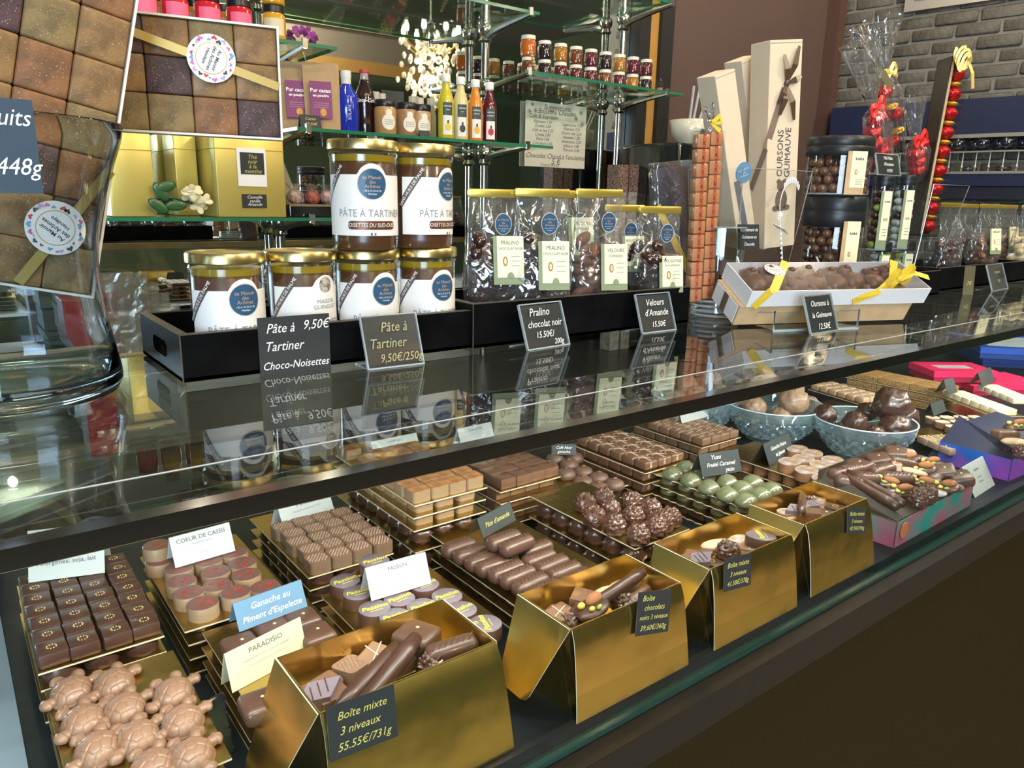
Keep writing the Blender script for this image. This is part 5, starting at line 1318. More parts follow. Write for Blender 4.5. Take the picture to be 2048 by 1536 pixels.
tW = tbox('long_gift_box', 'long white gift box of chocolate bears tied with yellow ribbon', 'gift box', locW, rzL, tl_, 0, 0, 0, None, long_white)
def bear():
    b = MB()
    b.ell((0, .0, .011), (.017, .0155, .012), 22, 14); b.ell((0, .0225, .012), (.0115, .0105, .0105), 18, 12)
    for s_ in (-1, 1):
        b.ell((s_ * .0085, .0305, .011), (.0040, .0038, .0045), 10, 8); b.ell((s_ * .0145, .008, .009), (.0058, .0105, .0070), 12, 8, M=None)
        b.ell((s_ * .011, -.0165, .0085), (.0070, .0085, .0070), 12, 8)
    b.ell((0, .021, .0215), (.0050, .0042, .0035), 10, 8)
    return K_(b, 'chocolate_bear', mat('bear_chocolate', (.10, .042, .024), .42, coat=.15), smooth='all')
pBear = Kind(bear())
Mw = Matrix.Translation(locW) @ Matrix.Rotation(rzL, 4, 'Z') @ Matrix.Rotation(tl_, 4, 'X')
rrb = random.Random(5)
for i in range(8):
    p = Mw @ Vector((.030 + i * .0360, .036 + .006 * (i % 2), .002))
    rot = (Mw.to_3x3() @ Matrix.Rotation(rrb.uniform(-.25, .25) - .25, 3, 'Z')).to_euler()
    pBear.put(p, 0, 'milk chocolate bear lying in the long white box, %s' % ['leftmost', 'second from the left', 'third from the left', 'fourth from the left', 'fourth from the right', 'third from the right', 'second from the right', 'rightmost'][i], 'chocolate bears', rot=rot, scale=1.16)
def long_kraft(t):
    W, Dp, H = .315, .075, .034
    MB().rbox((0, 0, 0), (W, Dp, H), .0006, 1).build('kraft_sleeve', mKraft, t)
    MB().box((-.0012, .004, .002), (-.0002, Dp - .004, H - .002)).build('end_print', mat('box_white'), t)
    MB().box((-.0020, Dp * .42, .002), (-.0012, Dp * .60, H - .002)).build('brown_band', mat('band_brown', (.13, .09, .06), .5), t)
tbox('long_gift_box', 'long kraft gift box with a white end lying under the white one', 'gift box', locW + (Matrix.Rotation(rzL, 3, 'Z') @ Matrix.Rotation(tl_, 3, 'X')) @ Vector((-.008, .003, -.0345)), rzL, tl_, 0, 0, 0, None, long_kraft)

# ------------------------------------------------------------------ tall kraft boxes in the acrylic trough
def tallbox(bp, tp, y, wx, wy, rz, label, body=None, ym=None):
    A, B = V(*bp, y), V(*tp, y + (ym or 0))
    ax = (B - A); h_ = ax.length; ax.normalize()
    x = Vector((math.cos(rz), math.sin(rz), 0)); x = (x - ax * x.dot(ax)).normalized(); yv = ax.cross(x)
    t = bpy.data.objects.new('tall_box', None); COL.objects.link(t)
    t.matrix_world = Matrix((x, yv, ax)).transposed().to_4x4(); t.location = A; tag(t, label, 'gift box')
    MB().rbox((0, 0, 0), (wx, wy, h_), .0008, 1).build('kraft_body', mKraftL, t)
    MB().box((.0008, -.0005, h_ * .985), (wx - .0008, -.0001, h_ * .987)).build('lid_seam', mat('seam', (.3, .2, .12)), t)
    if body: body(t, wx, wy, h_)
    return t
mRibB = mat('brown_satin_ribbon', (.085, .048, .026), .3, coat=.3)
def deco1(t, wx, wy, h):
    b = MB(); b.strip([(wx + .0006, wy * .5, h * .85), (wx + .0006, wy * .45, h * .3)], .012, up=(1, 0, 0), th=.0004); b.build('ribbon', mRibB, t)
    M = Matrix.Translation((wx * .75, -.001, h * .43)) @ Matrix.Rotation(PI / 2, 4, 'X')
    MB().prism(circle(.017, 28), 0, .0005, M=M).build('round_sticker', mat('sticker_sky', (.10, .24, .42), .45), t)
    for bd, dz in (('au Manoir', .005), ('des', 0), ('Arômes', -.005)): text(bd, .0055, mat('sticker_white'), t, (wx * .75, -.0018, h * .43 + dz))
    MB().strip([(wx * .35, -.0008, h * .40), (wx * .5, -.0008, h * .02)], .012, up=(0, -1, 0), th=.0004).build('ribbon', mat('grey_ribbon', (.16, .15, .17), .3), t)
def deco2(t, wx, wy, h):
    pts = [(wx * .5 + .012 * math.cos(a) * 1.1, -.001, h * .60 + .011 * math.sin(a)) for a in [R_(k) for k in range(-40, 320, 20)]]
    MB().tube(pts, .0007, 5).build('drawn_loop', mRibB, t)
    MB().strip([(wx * .3, -.0008, h * .55), (wx * .1, -.0012, h * .05)], .012, up=(0, -1, 0), th=.0004).build('ribbon', mat('blue_grey_ribbon', (.25, .32, .42), .3), t)
def deco3(t, wx, wy, h):
    M3 = Matrix((Vector((0, 0, 1)), Vector((-1, 0, 0)), Vector((0, -1, 0)))).transposed()
    for bd, u in (('OURSONS', .42), ('GUIMAUVE', .66)):
        o = text(bd, .0165, mInk, t, (wx * u, -.0008, h * .47), (0, 0, 0), shear=.12); o.rotation_euler = M3.to_euler()
    b = MB(); c = Vector((wx * .52, -.002, h * .80))
    for a0, L_ in ((70, .060), (100, .045), (20, .030), (-75, .060), (-105, .050), (-120, .035)):
        a = R_(a0); d = Vector((math.cos(a), -.05, math.sin(a)))
        b.strip([c, c + d * L_ * .5 + Vector((0, -.006, 0)), c + d * L_], [.003, .011, .005], up=(0, -1, 0), th=.0004)
    b.ell(tuple(c), (.005, .004, .006), 8, 6); b.build('ribbon_bow', mRibB, t)
    MB().strip([(wx * .48, -.0012, h * .78), (wx * .10, -.0012, h * .58), (-.0006, .002, h * .50)], .012, up=(0, -1, 0), th=.0004).build('ribbon', mat('mink_ribbon', (.22, .15, .11), .35), t)
    MB().strip([(-.0008, wy * .05, h * .50), (-.0008, wy * .8, h * .30)], .012, up=(-1, 0, 0), th=.0004).build('ribbon', mat('mink_ribbon'), t)
    b = MB(); M = Matrix.Translation((wx * .5, -.0006, h * .24)) @ Matrix.Rotation(PI / 2, 4, 'X')
    b.prism([(.012 * math.cos(2 * PI * k / 16), .019 * math.sin(2 * PI * k / 16)) for k in range(16)], 0, .0004, M=M); b.prism(circle(.009, 14), 0, .0004, M=M @ Matrix.Translation((0, .024, 0)))
    for s_ in (-1, 1): b.prism(circle(.0038, 10), 0, .0004, M=M @ Matrix.Translation((s_ * .0065, .032, 0)))
    for s_ in (-1, 1): b.prism(circle(.0050, 10, sx=1.4), 0, .0004, M=M @ Matrix.Translation((s_ * .011, -.013, 0)))
    b.build('printed_bear', mat('print_brown', (.16, .11, .08), .6), t)
tallbox((1478, 498), (1430, 152), .80, .042, .042, -.15, 'tall kraft box with a sky blue round sticker, leftmost in the trough', deco1)
tallbox((1528, 500), (1483, 122), .855, .045, .042, -.15, 'tall kraft box with a drawn loop, in the middle of the trough', deco2)
tallbox((1528, 498), (1541, 80), .79, .064, .050, -.30, 'tallest kraft box lettered OURSONS GUIMAUVE with a dark brown bow', deco3)
A = V(1478, 500, .77)
t = thing('acrylic_trough', 'flared clear acrylic trough holding the tall kraft boxes', 'holder', (A.x, .77, TOP + .002), -.12)
hT = V(1455, 337, .77).z - TOP
wb_ = .105; wt = V(1640, 337, .77).x - V(1455, 337, .77).x
for nm, y0, y1 in (('front_wall', 0., -.012), ('back_wall', .10, .112)):
    MB().add([(0, y0, 0), (wb_, y0, 0), (wb_ + .04, y1, hT), (-.02, y1, hT)], [(0, 1, 2, 3)]).build(nm, mAcrylic, t)
    MB().tube([(0, y0, 0), (-.02, y1, hT), (wb_ + .04, y1, hT), (wb_, y0, 0)], .0011, 6).build('rim_edge', mat('acrylic_edge'), t, smooth=True)
for x0, x1 in ((0, -.02), (wb_, wb_ + .04)):
    MB().add([(x0, 0, 0), (x0, .1, 0), (x1, .112, hT), (x1, -.012, hT)], [(0, 1, 2, 3)]).build('side_wall', mAcrylic, t)
MB().box((0, 0, 0), (wb_, .1, .003)).build('base_plate', mAcrylic, t)
# white paper flower ornament hanging on the trough
p = V(1572, 400, .745)
t = thing('paper_ornament', 'white paper ornament with a daisy and leaf sprays hanging on the trough', 'ornament', p)
mWh = mat('ornament_white', (.72, .73, .72), .5)
b = MB()
b.tube([(.028 * math.cos(a) + .012, 0, .034 * math.sin(a) - .005) for a in [R_(k) for k in range(40, 250, 15)]], .0009, 5)
for k in range(9):
    a = R_(40 + k * 12); cx_, cz_ = .028 * math.cos(a) + .012, .034 * math.sin(a) - .005
    b.ell((cx_, 0, cz_ + .005), (.0018, .001, .0045), 8, 6)
b.build('leaf_spray', mWh, t, smooth=True)
b = MB()
for k in range(10):
    a = k * PI / 5; b.tube([(-.014, -.001, -.026), (-.014 + .008 * math.cos(a), -.001, -.026 + .008 * math.sin(a))], .0011, 5)
b.ell((-.014, -.002, -.026), (.003, .0015, .003), 8, 6); b.build('daisy', mWh, t, smooth=True)
MB().add([(-.038, -.002, -.036), (-.004, -.004, -.046), (.022, .004, -.056), (-.012, .006, -.044), (-.038, -.003, -.037), (-.004, -.005, -.047), (.022, .003, -.057), (-.012, .005, -.045)], [(0, 1, 2, 3), (7, 6, 5, 4), (0, 4, 5, 1), (1, 5, 6, 2), (2, 6, 7, 3), (3, 7, 4, 0)]).build('folded_card', mWhiteCard, t)
b = MB(); b.tube([(-.012, 0, -.03), (.000, 0, -.07), (.008, 0, -.10)], .001, 5)
for k in range(6): b.ell((-.004 + .0035 * k * .5, 0, -.055 - .008 * k), (.0035, .001, .0022), 8, 6)
b.build('stem_spray', mWh, t, smooth=True)

# ------------------------------------------------------------------ sleeve of orange caramels in a glass cylinder
A, B = V(1405, 606, .765), V(1424, 262, .765)
ax = (B - A); h_ = ax.length; ax.normalize(); x = Vector((math.cos(-.35), math.sin(-.35), 0)); x = (x - ax * x.dot(ax)).normalized(); yv = ax.cross(x)
Ms = Matrix((x, yv, ax)).transposed().to_4x4(); Ms.translation = A
t = bpy.data.objects.new('caramel_sleeve', None); COL.objects.link(t); t.matrix_world = Ms; tag(t, 'clear tall sleeve packed with orange wrapped caramels', 'sweet box')
MB().box((-.0235, 0, 0), (.0235, .022, h_)).build('clear_sleeve', mAcrylic, t)
b = MB(); b.tube([(0, .01, h_), (.004, .01, h_ + .018), (-.004, .01, h_ + .040)], [.004, .006, .010], 8); b.build('film_top', mFilm, t, smooth=True)
b = MB(); b.strip([(.0, .0, h_ + .012), (.012, 0, h_ + .022), (.016, 0, h_ + .012), (.0, 0, h_ + .010), (.014, 0, h_)], .007, up=(0, -1, 0), th=.0004); b.build('yellow_bow', mat('yellow_ribbon'), t)
mCaraP = mat('caramel_wrapper', (.48, .20, .085), .35, coat=.4, bump=.5, bscale=90)
o = MB().rbox((-.0105, 0, 0), (.0105, .018, .0205), .0025, 2).build('wrapped_caramel', mCaraP, None, smooth=True)
tx = text('ROMY', .0075, mat('wrapper_red', (.42, .03, .02), .5), o, (0, -.0004, .0105), (PI / 2, PI / 2, 0), bold=.0002)
o['category'] = 'sweet'; kc = Kind(o)
nrow = int(h_ / .0215)
for j in range(nrow):
    for i in (0, 1):
        M = Ms @ Matrix.Translation((-.0112 + .0224 * i, .002, .002 + j * .0213 + .004 * i)) @ Matrix.Rotation(random.uniform(-.05, .05), 4, 'Y')
        kc.put(M.translation, 0, 'orange wrapped caramel in the clear sleeve, %s column, %s from the bottom' % (('left', 'right')[i], (ORDW + ['fifteenth', 'sixteenth', 'seventeenth', 'eighteenth', 'nineteenth', 'twentieth'])[j]), 'wrapped caramels, %s column' % ('left', 'right')[i], rot=M.to_euler())
c = G(1425, 632)
t = thing('glass_cylinder', 'heavy clear glass cylinder around the foot of the caramel sleeve', 'vase', (c.x, .775, TOP))
MB().lathe([(0, 0), (.036, 0), (.040, .004), (.041, .012), (.039, .018), (.040, .026), (.0385, .034), (.039, .050), (.040, V(1425, 455, .775).z - TOP), (.0375, V(1425, 455, .775).z - TOP), (.0365, .05), (.036, .022), (.03, .016), (0, .015)], 48, caps=False).build('glass_body', mClear, t, smooth=True)
MB().lathe([(.0375, 0), (.0395, 0), (.0405, .002), (.0375, .002)], 48, M=Matrix.Translation((0, 0, V(1425, 455, .775).z - TOP))).build('rim', mat('acrylic_edge'), t, smooth=True)
b = MB()
for z in (.003, .010, .018, .026): b.lathe([(.0385, z), (.0405, z + .002), (.0385, z + .004)], 48, caps=False)
b.build('foot_rings', mat('acrylic_edge'), t, smooth=True)

# ------------------------------------------------------------------ purple wrapped block with a yellow ribbon
A = V(1368, 600, .89)
t = bpy.data.objects.new('wrapped_slab', None); COL.objects.link(t); t.matrix_world = Matrix.Translation((V(1372, 560, .885).x, .885, TOP + .001)) @ Matrix.Rotation(-.3, 4, 'Z') @ Matrix.Rotation(-.12, 4, 'Y'); tag(t, 'dark wrapped chocolate slab with a yellow ribbon behind the bags', 'chocolate slab')
hh = V(1345, 318, .885).z - TOP
MB().rbox((-.045, 0, 0), (.02, .022, hh - .01), .003, 2).build('chocolate_slab', mat('violet_wrap', (.06, .035, .05), .35), t, smooth=True)
MB().rbox((-.049, -.003, 0), (.024, .025, hh), .004, 3).build('cellophane', mFilm, t, smooth=True)
MB().strip([(-.049, -.0035, hh * .72), (-.01, -.0038, hh * .40), (.024, -.0035, hh * .12)], .013, up=(0, -1, 0), th=.0004).build('ribbon', mat('yellow_ribbon'), t)
b = MB()
for (dx, dz) in ((.030, .035), (.034, .004), (.022, -.030)):
    pts = [(.024 + dx * math.sin(PI * k / 8), -.004 - .008 * math.sin(PI * k / 8), hh * .72 + dz * k / 8 + .014 * math.sin(2 * PI * k / 8)) for k in range(9)]
    b.strip(pts, .013, up=(0, -1, .2), th=.0004)
b.strip([(.024, -.004, hh * .72), (.028, -.006, hh * .5), (.024, -.004, hh * .36)], .012, up=(0, -1, 0), th=.0004)
b.build('ribbon_bow', mat('yellow_ribbon'), t)

# ------------------------------------------------------------------ jars of coated nuts
pBall = Kind(K_(MB().ell((0, 0, .0085), (.0088, .0088, .0085), 18, 12), 'chocolate_ball', mat('ball_brown', (.15, .065, .035), .25, coat=.6), smooth='all', cat='sweet'))
pBallD = Kind(K_(MB().ell((0, 0, .0085), (.0088, .0088, .0085), 18, 12), 'chocolate_ball', mat('ball_dark', (.055, .020, .016), .2, coat=.7), smooth='all', cat='sweet'))
pGreenN = Kind(K_(MB().ell((0, 0, .008), (.0115, .0085, .008), 16, 10), 'coated_olive', mat('olive_green', (.20, .28, .05), .35, coat=.4), smooth='all', cat='sweet'))
pGreyN = Kind(K_(MB().ell((0, 0, .008), (.0115, .0085, .008), 16, 10), 'coated_olive', mat('olive_grey', (.36, .38, .34), .35, coat=.4), smooth='all', cat='sweet'))
def nutjar(pxl, pxr, pytop, pybot, lidfrac, y, label, kinds, tagoff, klab, z=None, tagm=mKraft, letters='KARA', sage=False):
    L_, Rr = V(pxl, (pytop + pybot) / 2, y), V(pxr, (pytop + pybot) / 2, y)
    cx_ = (L_.x + Rr.x) / 2; r = (Rr.x - L_.x) / 2 * math.cos(math.atan2(cx_, y)) * 1.0
    z1 = V((pxl + pxr) / 2, pytop, y).z; z0 = z if z is not None else V((pxl + pxr) / 2, pybot, y).z; h_ = z1 - z0
    t = thing('sweet_jar', label, 'jar', (cx_, y, z0), -math.atan2(cx_, y))
    lh = h_ * lidfrac
    MB().lathe([(r * .9, 0), (r * .96, .003), (r * .96, h_ - lh)], 40, caps=False).build('jar_wall', mClear, t, smooth=True)
    MB().lathe([(0, 0), (r * .88, 0), (r * .93, .002), (r * .9, .004), (0, .004)], 40).build('jar_base', mat('acrylic_edge'), t, smooth=True)
    b = MB(); b.lathe([(r * .97, h_ - lh), (r, h_ - lh + .002), (r, h_ - lh * .55), (r * .985, h_ - lh * .5), (r, h_ - lh * .45), (r, h_ - .003), (r * .96, h_), (r * .85, h_ + .0005), (0, h_)], 48); b.build('lid', mBlackPlastic, t, smooth=True)
    rr = random.Random(int(pxl))
    rp = .0088 if not sage else .0085
    lay = 0; zz = .004
    while zz < h_ - lh - .014:
        n = max(5, int(2 * PI * (r * .93 - rp) / (rp * 2.15))); rad = r * .93 - rp - .001
        for k in range(n):
            a = 2 * PI * (k + .5 * (lay % 2)) / n
            if math.sin(a) > .35: continue                     # hidden far side left out
            kk = rr.choice(kinds)
            lx, ly = rad * math.cos(a), rad * math.sin(a); rz = t.rotation_euler.z
            kk.put((cx_ + lx * math.cos(rz) - ly * math.sin(rz), y + lx * math.sin(rz) + ly * math.cos(rz), z0 + zz + rr.uniform(-.001, .001)), rr.uniform(0, 6), klab, klab)
        if zz < h_ - lh - .03 or True:
            for k in range(3):
                a = rr.uniform(0, 6.28); kinds[0].put((cx_ + r * .4 * math.cos(a), y + r * .4 * math.sin(a), z0 + zz), 0, klab, klab)
        zz += rp * 1.75; lay += 1
    # card label standing proud of the jar
    w_ = r * (.62 if not sage else 1.0); hc = (h_ - lh) * (1.08 if not sage else .9)
    M = Matrix.Rotation(R_(tagoff), 4, 'Z') @ Matrix.Translation((0, -r - .0015, (h_ - lh) * .02))
    MB().box((-w_ / 2, 0, 0), (w_ / 2, .0008, hc), M=M).build('label_card', mGreen2 if sage else tagm, t)
    MB().box((-w_ / 2 + (w_ * .22 if not sage else w_ * .25), -.0006, hc * .16), (w_ / 2, 0, hc), M=M).build('label_print', mCreamCard, t)
    q = M @ Vector((w_ * .12, -.0009, hc * .82)); text(letters, w_ * .17, mInk, t, q, (PI / 2, 0, R_(tagoff)), bold=.0002)
    for k in range(3 if sage else 1):
        b = MB(); ex = w_ * (.0 + .15 * k); ring = [(ex + w_ * .075 * math.cos(2 * PI * s_ / 16), hc * .52 + w_ * .13 * math.sin(2 * PI * s_ / 16)) for s_ in range(16)]
        b.add([(x, -.0009, z2) for x, z2 in ring], [tuple(range(16))], M=M); b.build('nut_drawing', mat('almond_ink'), t)
        b = MB(); b.add([(ex + .6 * (x - ex), -.0012, hc * .52 + .7 * (z2 - hc * .52)) for x, z2 in ring], [tuple(range(16))], M=M); b.build('nut_heart', mat('almond_fill'), t)
    for k in range(3): MB().box((0, -.0009, hc * (.24 + .05 * k)), (w_ * .38, -.0006, hc * (.252 + .05 * k)), M=M).build('print_line', mGreyInk, t)
    return t, z1
zt = TOP + .0065
_, z1 = nutjar(1600, 1728, 392, 503, .33, .80, 'wide black lidded jar of chocolate balls, the lower one', [pBall, pBall, pBallD], 34, 'glossy brown ball in the lower wide jar', z=zt + .02, letters='KARA')
nutjar(1604, 1742, 274, 390, .33, .80, 'wide black lidded jar of chocolate balls, stacked on top', [pBall, pBallD, pBall], 30, 'glossy brown ball in the upper wide jar', z=z1 + .001, letters='KARA')
nutjar(1737, 1782, 352, 500, .13, .81, 'narrow black lidded jar with sage label, left upper of four', [pBallD, pGreenN], 22, 'coated olive sweet in the left upper narrow jar', letters='OLIVES', sage=True)
nutjar(1783, 1826, 350, 498, .13, .81, 'narrow black lidded jar with sage label, right upper of four', [pGreyN, pBallD], 22, 'coated olive sweet in the right upper narrow jar', letters='OLIVES', sage=True)
nutjar(1737, 1780, 484, 565, .2, .815, 'narrow black lidded jar, left lower of four', [pGreyN, pGreenN], 22, 'coated olive sweet in the left lower narrow jar', letters='OLIVES', sage=True, z=zt)
nutjar(1784, 1827, 482, 563, .2, .815, 'narrow black lidded jar, right lower of four', [pGreyN, pGreenN], 22, 'coated olive sweet in the right lower narrow jar', letters='OLIVES', sage=True, z=zt)
wj = .0
t = thing('riser_block', 'low black riser under the wide jars of chocolate balls', 'riser', (V(1598, 530, .73).x, .735, TOP + .0065), 0)
MB().rbox((0, 0, 0), (.20, .13, .0195), .001, 1).build('riser_board', mBlackWood, t)

# ------------------------------------------------------------------ upright tube boxes and red sweets
mRedFoil = mat('red_foil', (.55, .012, .018), .22, .55, bump=.9, bscale=120, bdist=.004)
mYelFoil = mat('gold_foil_sweet', (.80, .50, .06), .22, .8, bump=.9, bscale=120, bdist=.004)
A, B = V(1838, 470, .80), V(1905, 112, .80)
ax = (B - A); h_ = ax.length; ax.normalize(); x = Vector((math.cos(-.5), math.sin(-.5), 0)); x = (x - ax * x.dot(ax)).normalized(); yv = ax.cross(x)
Mt = Matrix((x, yv, ax)).transposed().to_4x4(); Mt.translation = A
t = bpy.data.objects.new('slim_tall_box', None); COL.objects.link(t); t.matrix_world = Mt; tag(t, 'slim dark box with a clear front full of red and gold foil sweets', 'sweet box')
wd, dp = .046, .044
b = MB(); b.box((0, dp - .002, 0), (wd, dp, h_)).box((0, 0, 0), (.0025, dp, h_)).box((wd - .0025, dp * .6, 0), (wd, dp, h_)).box((0, 0, h_ - .003), (wd, dp, h_)).box((0, 0, 0), (wd, dp, .004)); b.build('dark_case', mat('espresso_card', (.022, .014, .009), .45), t)
MB().box((.0025, .0, .004), (.008, .010, h_ - .003)).build('cream_inlay', mat('inlay_cream', (.36, .30, .18), .6), t)
MB().box((.008, -.001, .004), (wd, -.0005, h_ - .003)).box((wd, -.0005, .004), (wd + .0005, dp * .6, h_ - .003)).build('clear_front', mAcrylic, t)
b = MB()
for k in range(5):
    a0 = k * 1.2; pts = [(wd * .4 + .02 * math.cos(a0 + s_ * .5) * (1 - s_ * .05), -.004 - .002 * s_, h_ + .016 * math.sin(a0 + s_ * .6) - .003 * s_ + .006) for s_ in range(9)]
    b.strip(pts, .006, up=(0, -1, .2), th=.0004)
b.strip([(wd * .7, -.004, h_), (wd * 1.1, -.006, h_ - .03), (wd * 1.25, -.006, h_ - .06)], .007, up=(0, -1, 0), th=.0004)
b.build('curled_gold_ribbon', mat('curl_gold', (.72, .55, .16), .3, .5), t)
def foil_sweet():
    b = MB().ell((0, 0, .011), (.0165, .015, .0125), 20, 12, fn=lambda d: 1 + .12 * nz(d, 4., 2.)); return b
kr = foil_sweet().build('red_sweet', mRedFoil, None, smooth='all'); kr['category'] = 'sweet'; kr = Kind(kr)
b = MB().ell((0, 0, .004), (.015, .0135, .005), 16, 8, fn=lambda d: 1 + .15 * nz(d, 4., 6.)); ky = b.build('gold_sweet', mYelFoil, None, smooth='all'); ky['category'] = 'sweet'; ky = Kind(ky)
z = .01; i = 0
while z < h_ - .03:
    M = Mt @ Matrix.Translation((wd * .60, dp * .36, z)); (kr if i % 2 == 0 else ky).put(M.translation, 0, ('red foil sweet' if i % 2 == 0 else 'gold foil sweet') + ' in the slim dark box, %s from the bottom' % (ORDW + ['fifteenth', 'sixteenth', 'seventeenth', 'eighteenth', 'nineteenth', 'twentieth'])[i], ('red' if i % 2 == 0 else 'gold') + ' foil sweets in the slim box', rot=M.to_euler(), scale=1.15)
    z += .028 if i % 2 == 0 else .012; i += 1
def cone_bag(bp, tp, y, rb, label, bowm, seed, n=5, flare=.05, sweets='red', neck=.62):
    A, B = V(*bp, y), V(*tp, y); ax = (B - A); h_ = ax.length; ax.normalize()
    x = Vector((1, 0, 0)); x = (x - ax * x.dot(ax)).normalized(); yv = ax.cross(x)
    M = Matrix((x, yv, ax)).transposed().to_4x4(); M.translation = A
    t = bpy.data.objects.new('gift_bag', None); COL.objects.link(t); t.matrix_world = M; tag(t, label, 'bag')
    def fn(r, z, a): return r * (1 + (.10 + .16 * max(0, z / h_ - neck)) * math.sin(a * 7 + z * 60 + seed) + .06 * math.sin(a * 13 + seed))
    prof = [(rb * .5, 0), (rb * .8, h_ * .1), (rb, h_ * neck * .7), (rb * .75, h_ * neck * .92), (.006, h_ * neck), (.010, h_ * (neck + .05)), (flare * .6, h_ * (neck + .2)), (flare, h_)]
    MB().lathe(prof, 56, caps=False, fn=fn).build('film', mFilm, t, smooth='all')
    b = MB(); c = Vector((0, -.007, h_ * neck))
    for s_ in (-1, 1):
        pts = [c + Vector((s_ * .026 * math.sin(PI * k / 8), -.004, .010 * math.sin(2 * PI * k / 8) + .003)) for k in range(9)]
        b.strip(pts, .010, up=(0, -1, .3), th=.0004); b.strip([c, c + Vector((s_ * .020, -.003, -.012)), c + Vector((s_ * .030, -.002, -.022))], .008, up=(0, -1, 0), th=.0004)
    b.ell(tuple(c), (.006, .005, .006), 8, 6); b.build('bow', bowm, t, smooth=True)
    rr = random.Random(seed)
    for k in range(n):
        q = M @ Vector((rr.uniform(-.3, .3) * rb, rr.uniform(-.3, .3) * rb, .012 + k * h_ * neck * .82 / n))
        kk = kr if (sweets == 'red' or k % 2 == 0) else ky
        kk.put(q, 0, ('red' if kk is kr else 'gold') + ' foil sweet in the ' + label.split(',')[0] + ', ' + ORDW[k] + ' from the bottom', ('red ' if kk is kr else 'gold ') + 'sweets ' + str(seed), rot=(M.to_3x3() @ Matrix.Rotation(rr.uniform(0, 3), 3, 'Z')).to_euler())
    return t
mRedSat = mat('red_satin', (.52, .012, .015), .35)
cone_bag((1770, 345), (1722, 85), .84, .026, 'cellophane cone with a red bow', mRedSat, 3, 5, flare=.035, neck=.52)
cone_bag((1795, 300), (1755, 45), .91, .026, 'tall cellophane cone with a gold bow', mat('curl_gold'), 8, 5, flare=.045, sweets='mix', neck=.62)
cone_bag((1838, 360), (1826, 195), .83, .026, 'small cellophane cone with red bow', mRedSat, 11, 4, flare=.024, neck=.50)
p = V(1762, 150, .84); t = thing('slate_tag', 'small dark tag hanging on the tall cellophane cone', 'tag', p, -.2)
MB().add([(-.03, 0, .012), (.022, -.003, -.022), (.04, -.003, -.02), (.012, 0, .010), (-.03, .001, .012), (.022, -.002, -.022), (.04, -.002, -.02), (.012, .001, .010)], [(0, 1, 2, 3), (7, 6, 5, 4), (0, 4, 5, 1), (1, 5, 6, 2), (2, 6, 7, 3), (3, 7, 4, 0)]).build('tag_plate', mat('olive_card'), t)
# flared acrylic holder under them
A = V(1830, 565, .76)
t = thing('acrylic_trough', 'flared clear acrylic trough holding the slim dark box', 'holder', (V(1815, 560, .78).x, .775, TOP + .009), -.1)
hT = V(1870, 366, .77).z - TOP - .012
for nm, y0, y1 in (('front_wall', 0., -.010), ('back_wall', .09, .10)):
    MB().add([(0, y0, 0), (.075, y0, 0), (.16, y1, hT), (.02, y1, hT)], [(0, 1, 2, 3)]).build(nm, mAcrylic, t)
    MB().tube([(0, y0, 0), (.02, y1, hT), (.16, y1, hT), (.075, y0, 0)], .0012, 6).build('rim_edge', mat('acrylic_edge'), t, smooth=True)
for x0, x1 in ((0, .02), (.075, .16)): MB().add([(x0, 0, 0), (x0, .09, 0), (x1, .10, hT), (x1, -.01, hT)], [(0, 1, 2, 3)]).build('side_wall', mAcrylic, t)
MB().box((0, 0, 0), (.075, .09, .003)).build('base_plate', mAcrylic, t)
# ================================================================== things on the wall shelves
YS = 1.87
def amber(n, c): return mat(n, c, .12, coat=.6)
mJar = dict(orange=amber('jam_orange', (.42, .10, .012)), black=amber('jam_black', (.018, .010, .014)), honey=amber('jam_honey', (.30, .12, .010)), plum=amber('jam_plum', (.085, .010, .018)), brown=amber('jam_brown', (.12, .035, .012)), red=amber('jam_red', (.50, .015, .022)), gold=amber('jam_gold', (.55, .28, .02)))
mLidW = mat('lid_cream', (.70, .66, .55), .35); mLidK = mat('lid_black', (.012, .012, .014), .3)
def jamjar(col, lid, r=.0205, h=.052, lab=None):
    b = MB().lathe([(r * .86, 0), (r * .97, .002), (r, .006), (r, h * .70), (r * .86, h * .78), (r * .84, h * .80), (0, h * .80)], 24)
    o = b.build('jam_jar', mJar[col], None, smooth=True); o['category'] = 'jar'
    MB().lathe([(r * .88, h * .80), (r * .93, h * .81), (r * .93, h * .98), (r * .86, h), (0, h)], 24).build('lid', lid, o, smooth=True)
    if lab:
        curved(MB(), r + .0006, h * .14, h * .62, -R_(52), R_(52), 10).build('paper_label', lab, o)
    return o
JK = {c: None for c in mJar}
names = dict(orange='orange', black='almost black', honey='honey coloured', plum='dark plum', brown='dark amber')
zjs = zs['jam']
def jx(px): return V(px, 140, YS).x
for c in ('orange', 'black', 'honey', 'plum', 'brown'): JK[c] = Kind(jamjar(c, mLidW))
x0, x1_ = V(1057, 100, YS).x, V(1293, 130, YS).x
pos = ['first', 'second', 'third', 'fourth', 'fifth', 'sixth', 'seventh', 'eighth', 'last']
topc = ['orange', 'black', 'honey', 'brown', 'plum', 'black', 'honey', 'plum', 'plum']
botc = ['brown', 'black', 'plum', 'plum', 'plum', 'brown', 'plum', 'honey', 'black']
for i in range(9):
    x = x0 + (x1_ - x0) * i / 8
    a = -math.atan2(x, YS) + .6
    JK[botc[i]].put((x, YS, zjs + .0004), a, 'small %s jam jar, %s from the left in the lower row' % (names[botc[i]], pos[i]), 'small jam jars')
    JK[topc[i]].put((x - .001, YS, zjs + .0530), a, 'small %s jam jar, %s from the left in the upper row' % (names[topc[i]], pos[i]), 'small jam jars', scale=1.12 if i == 0 else None)
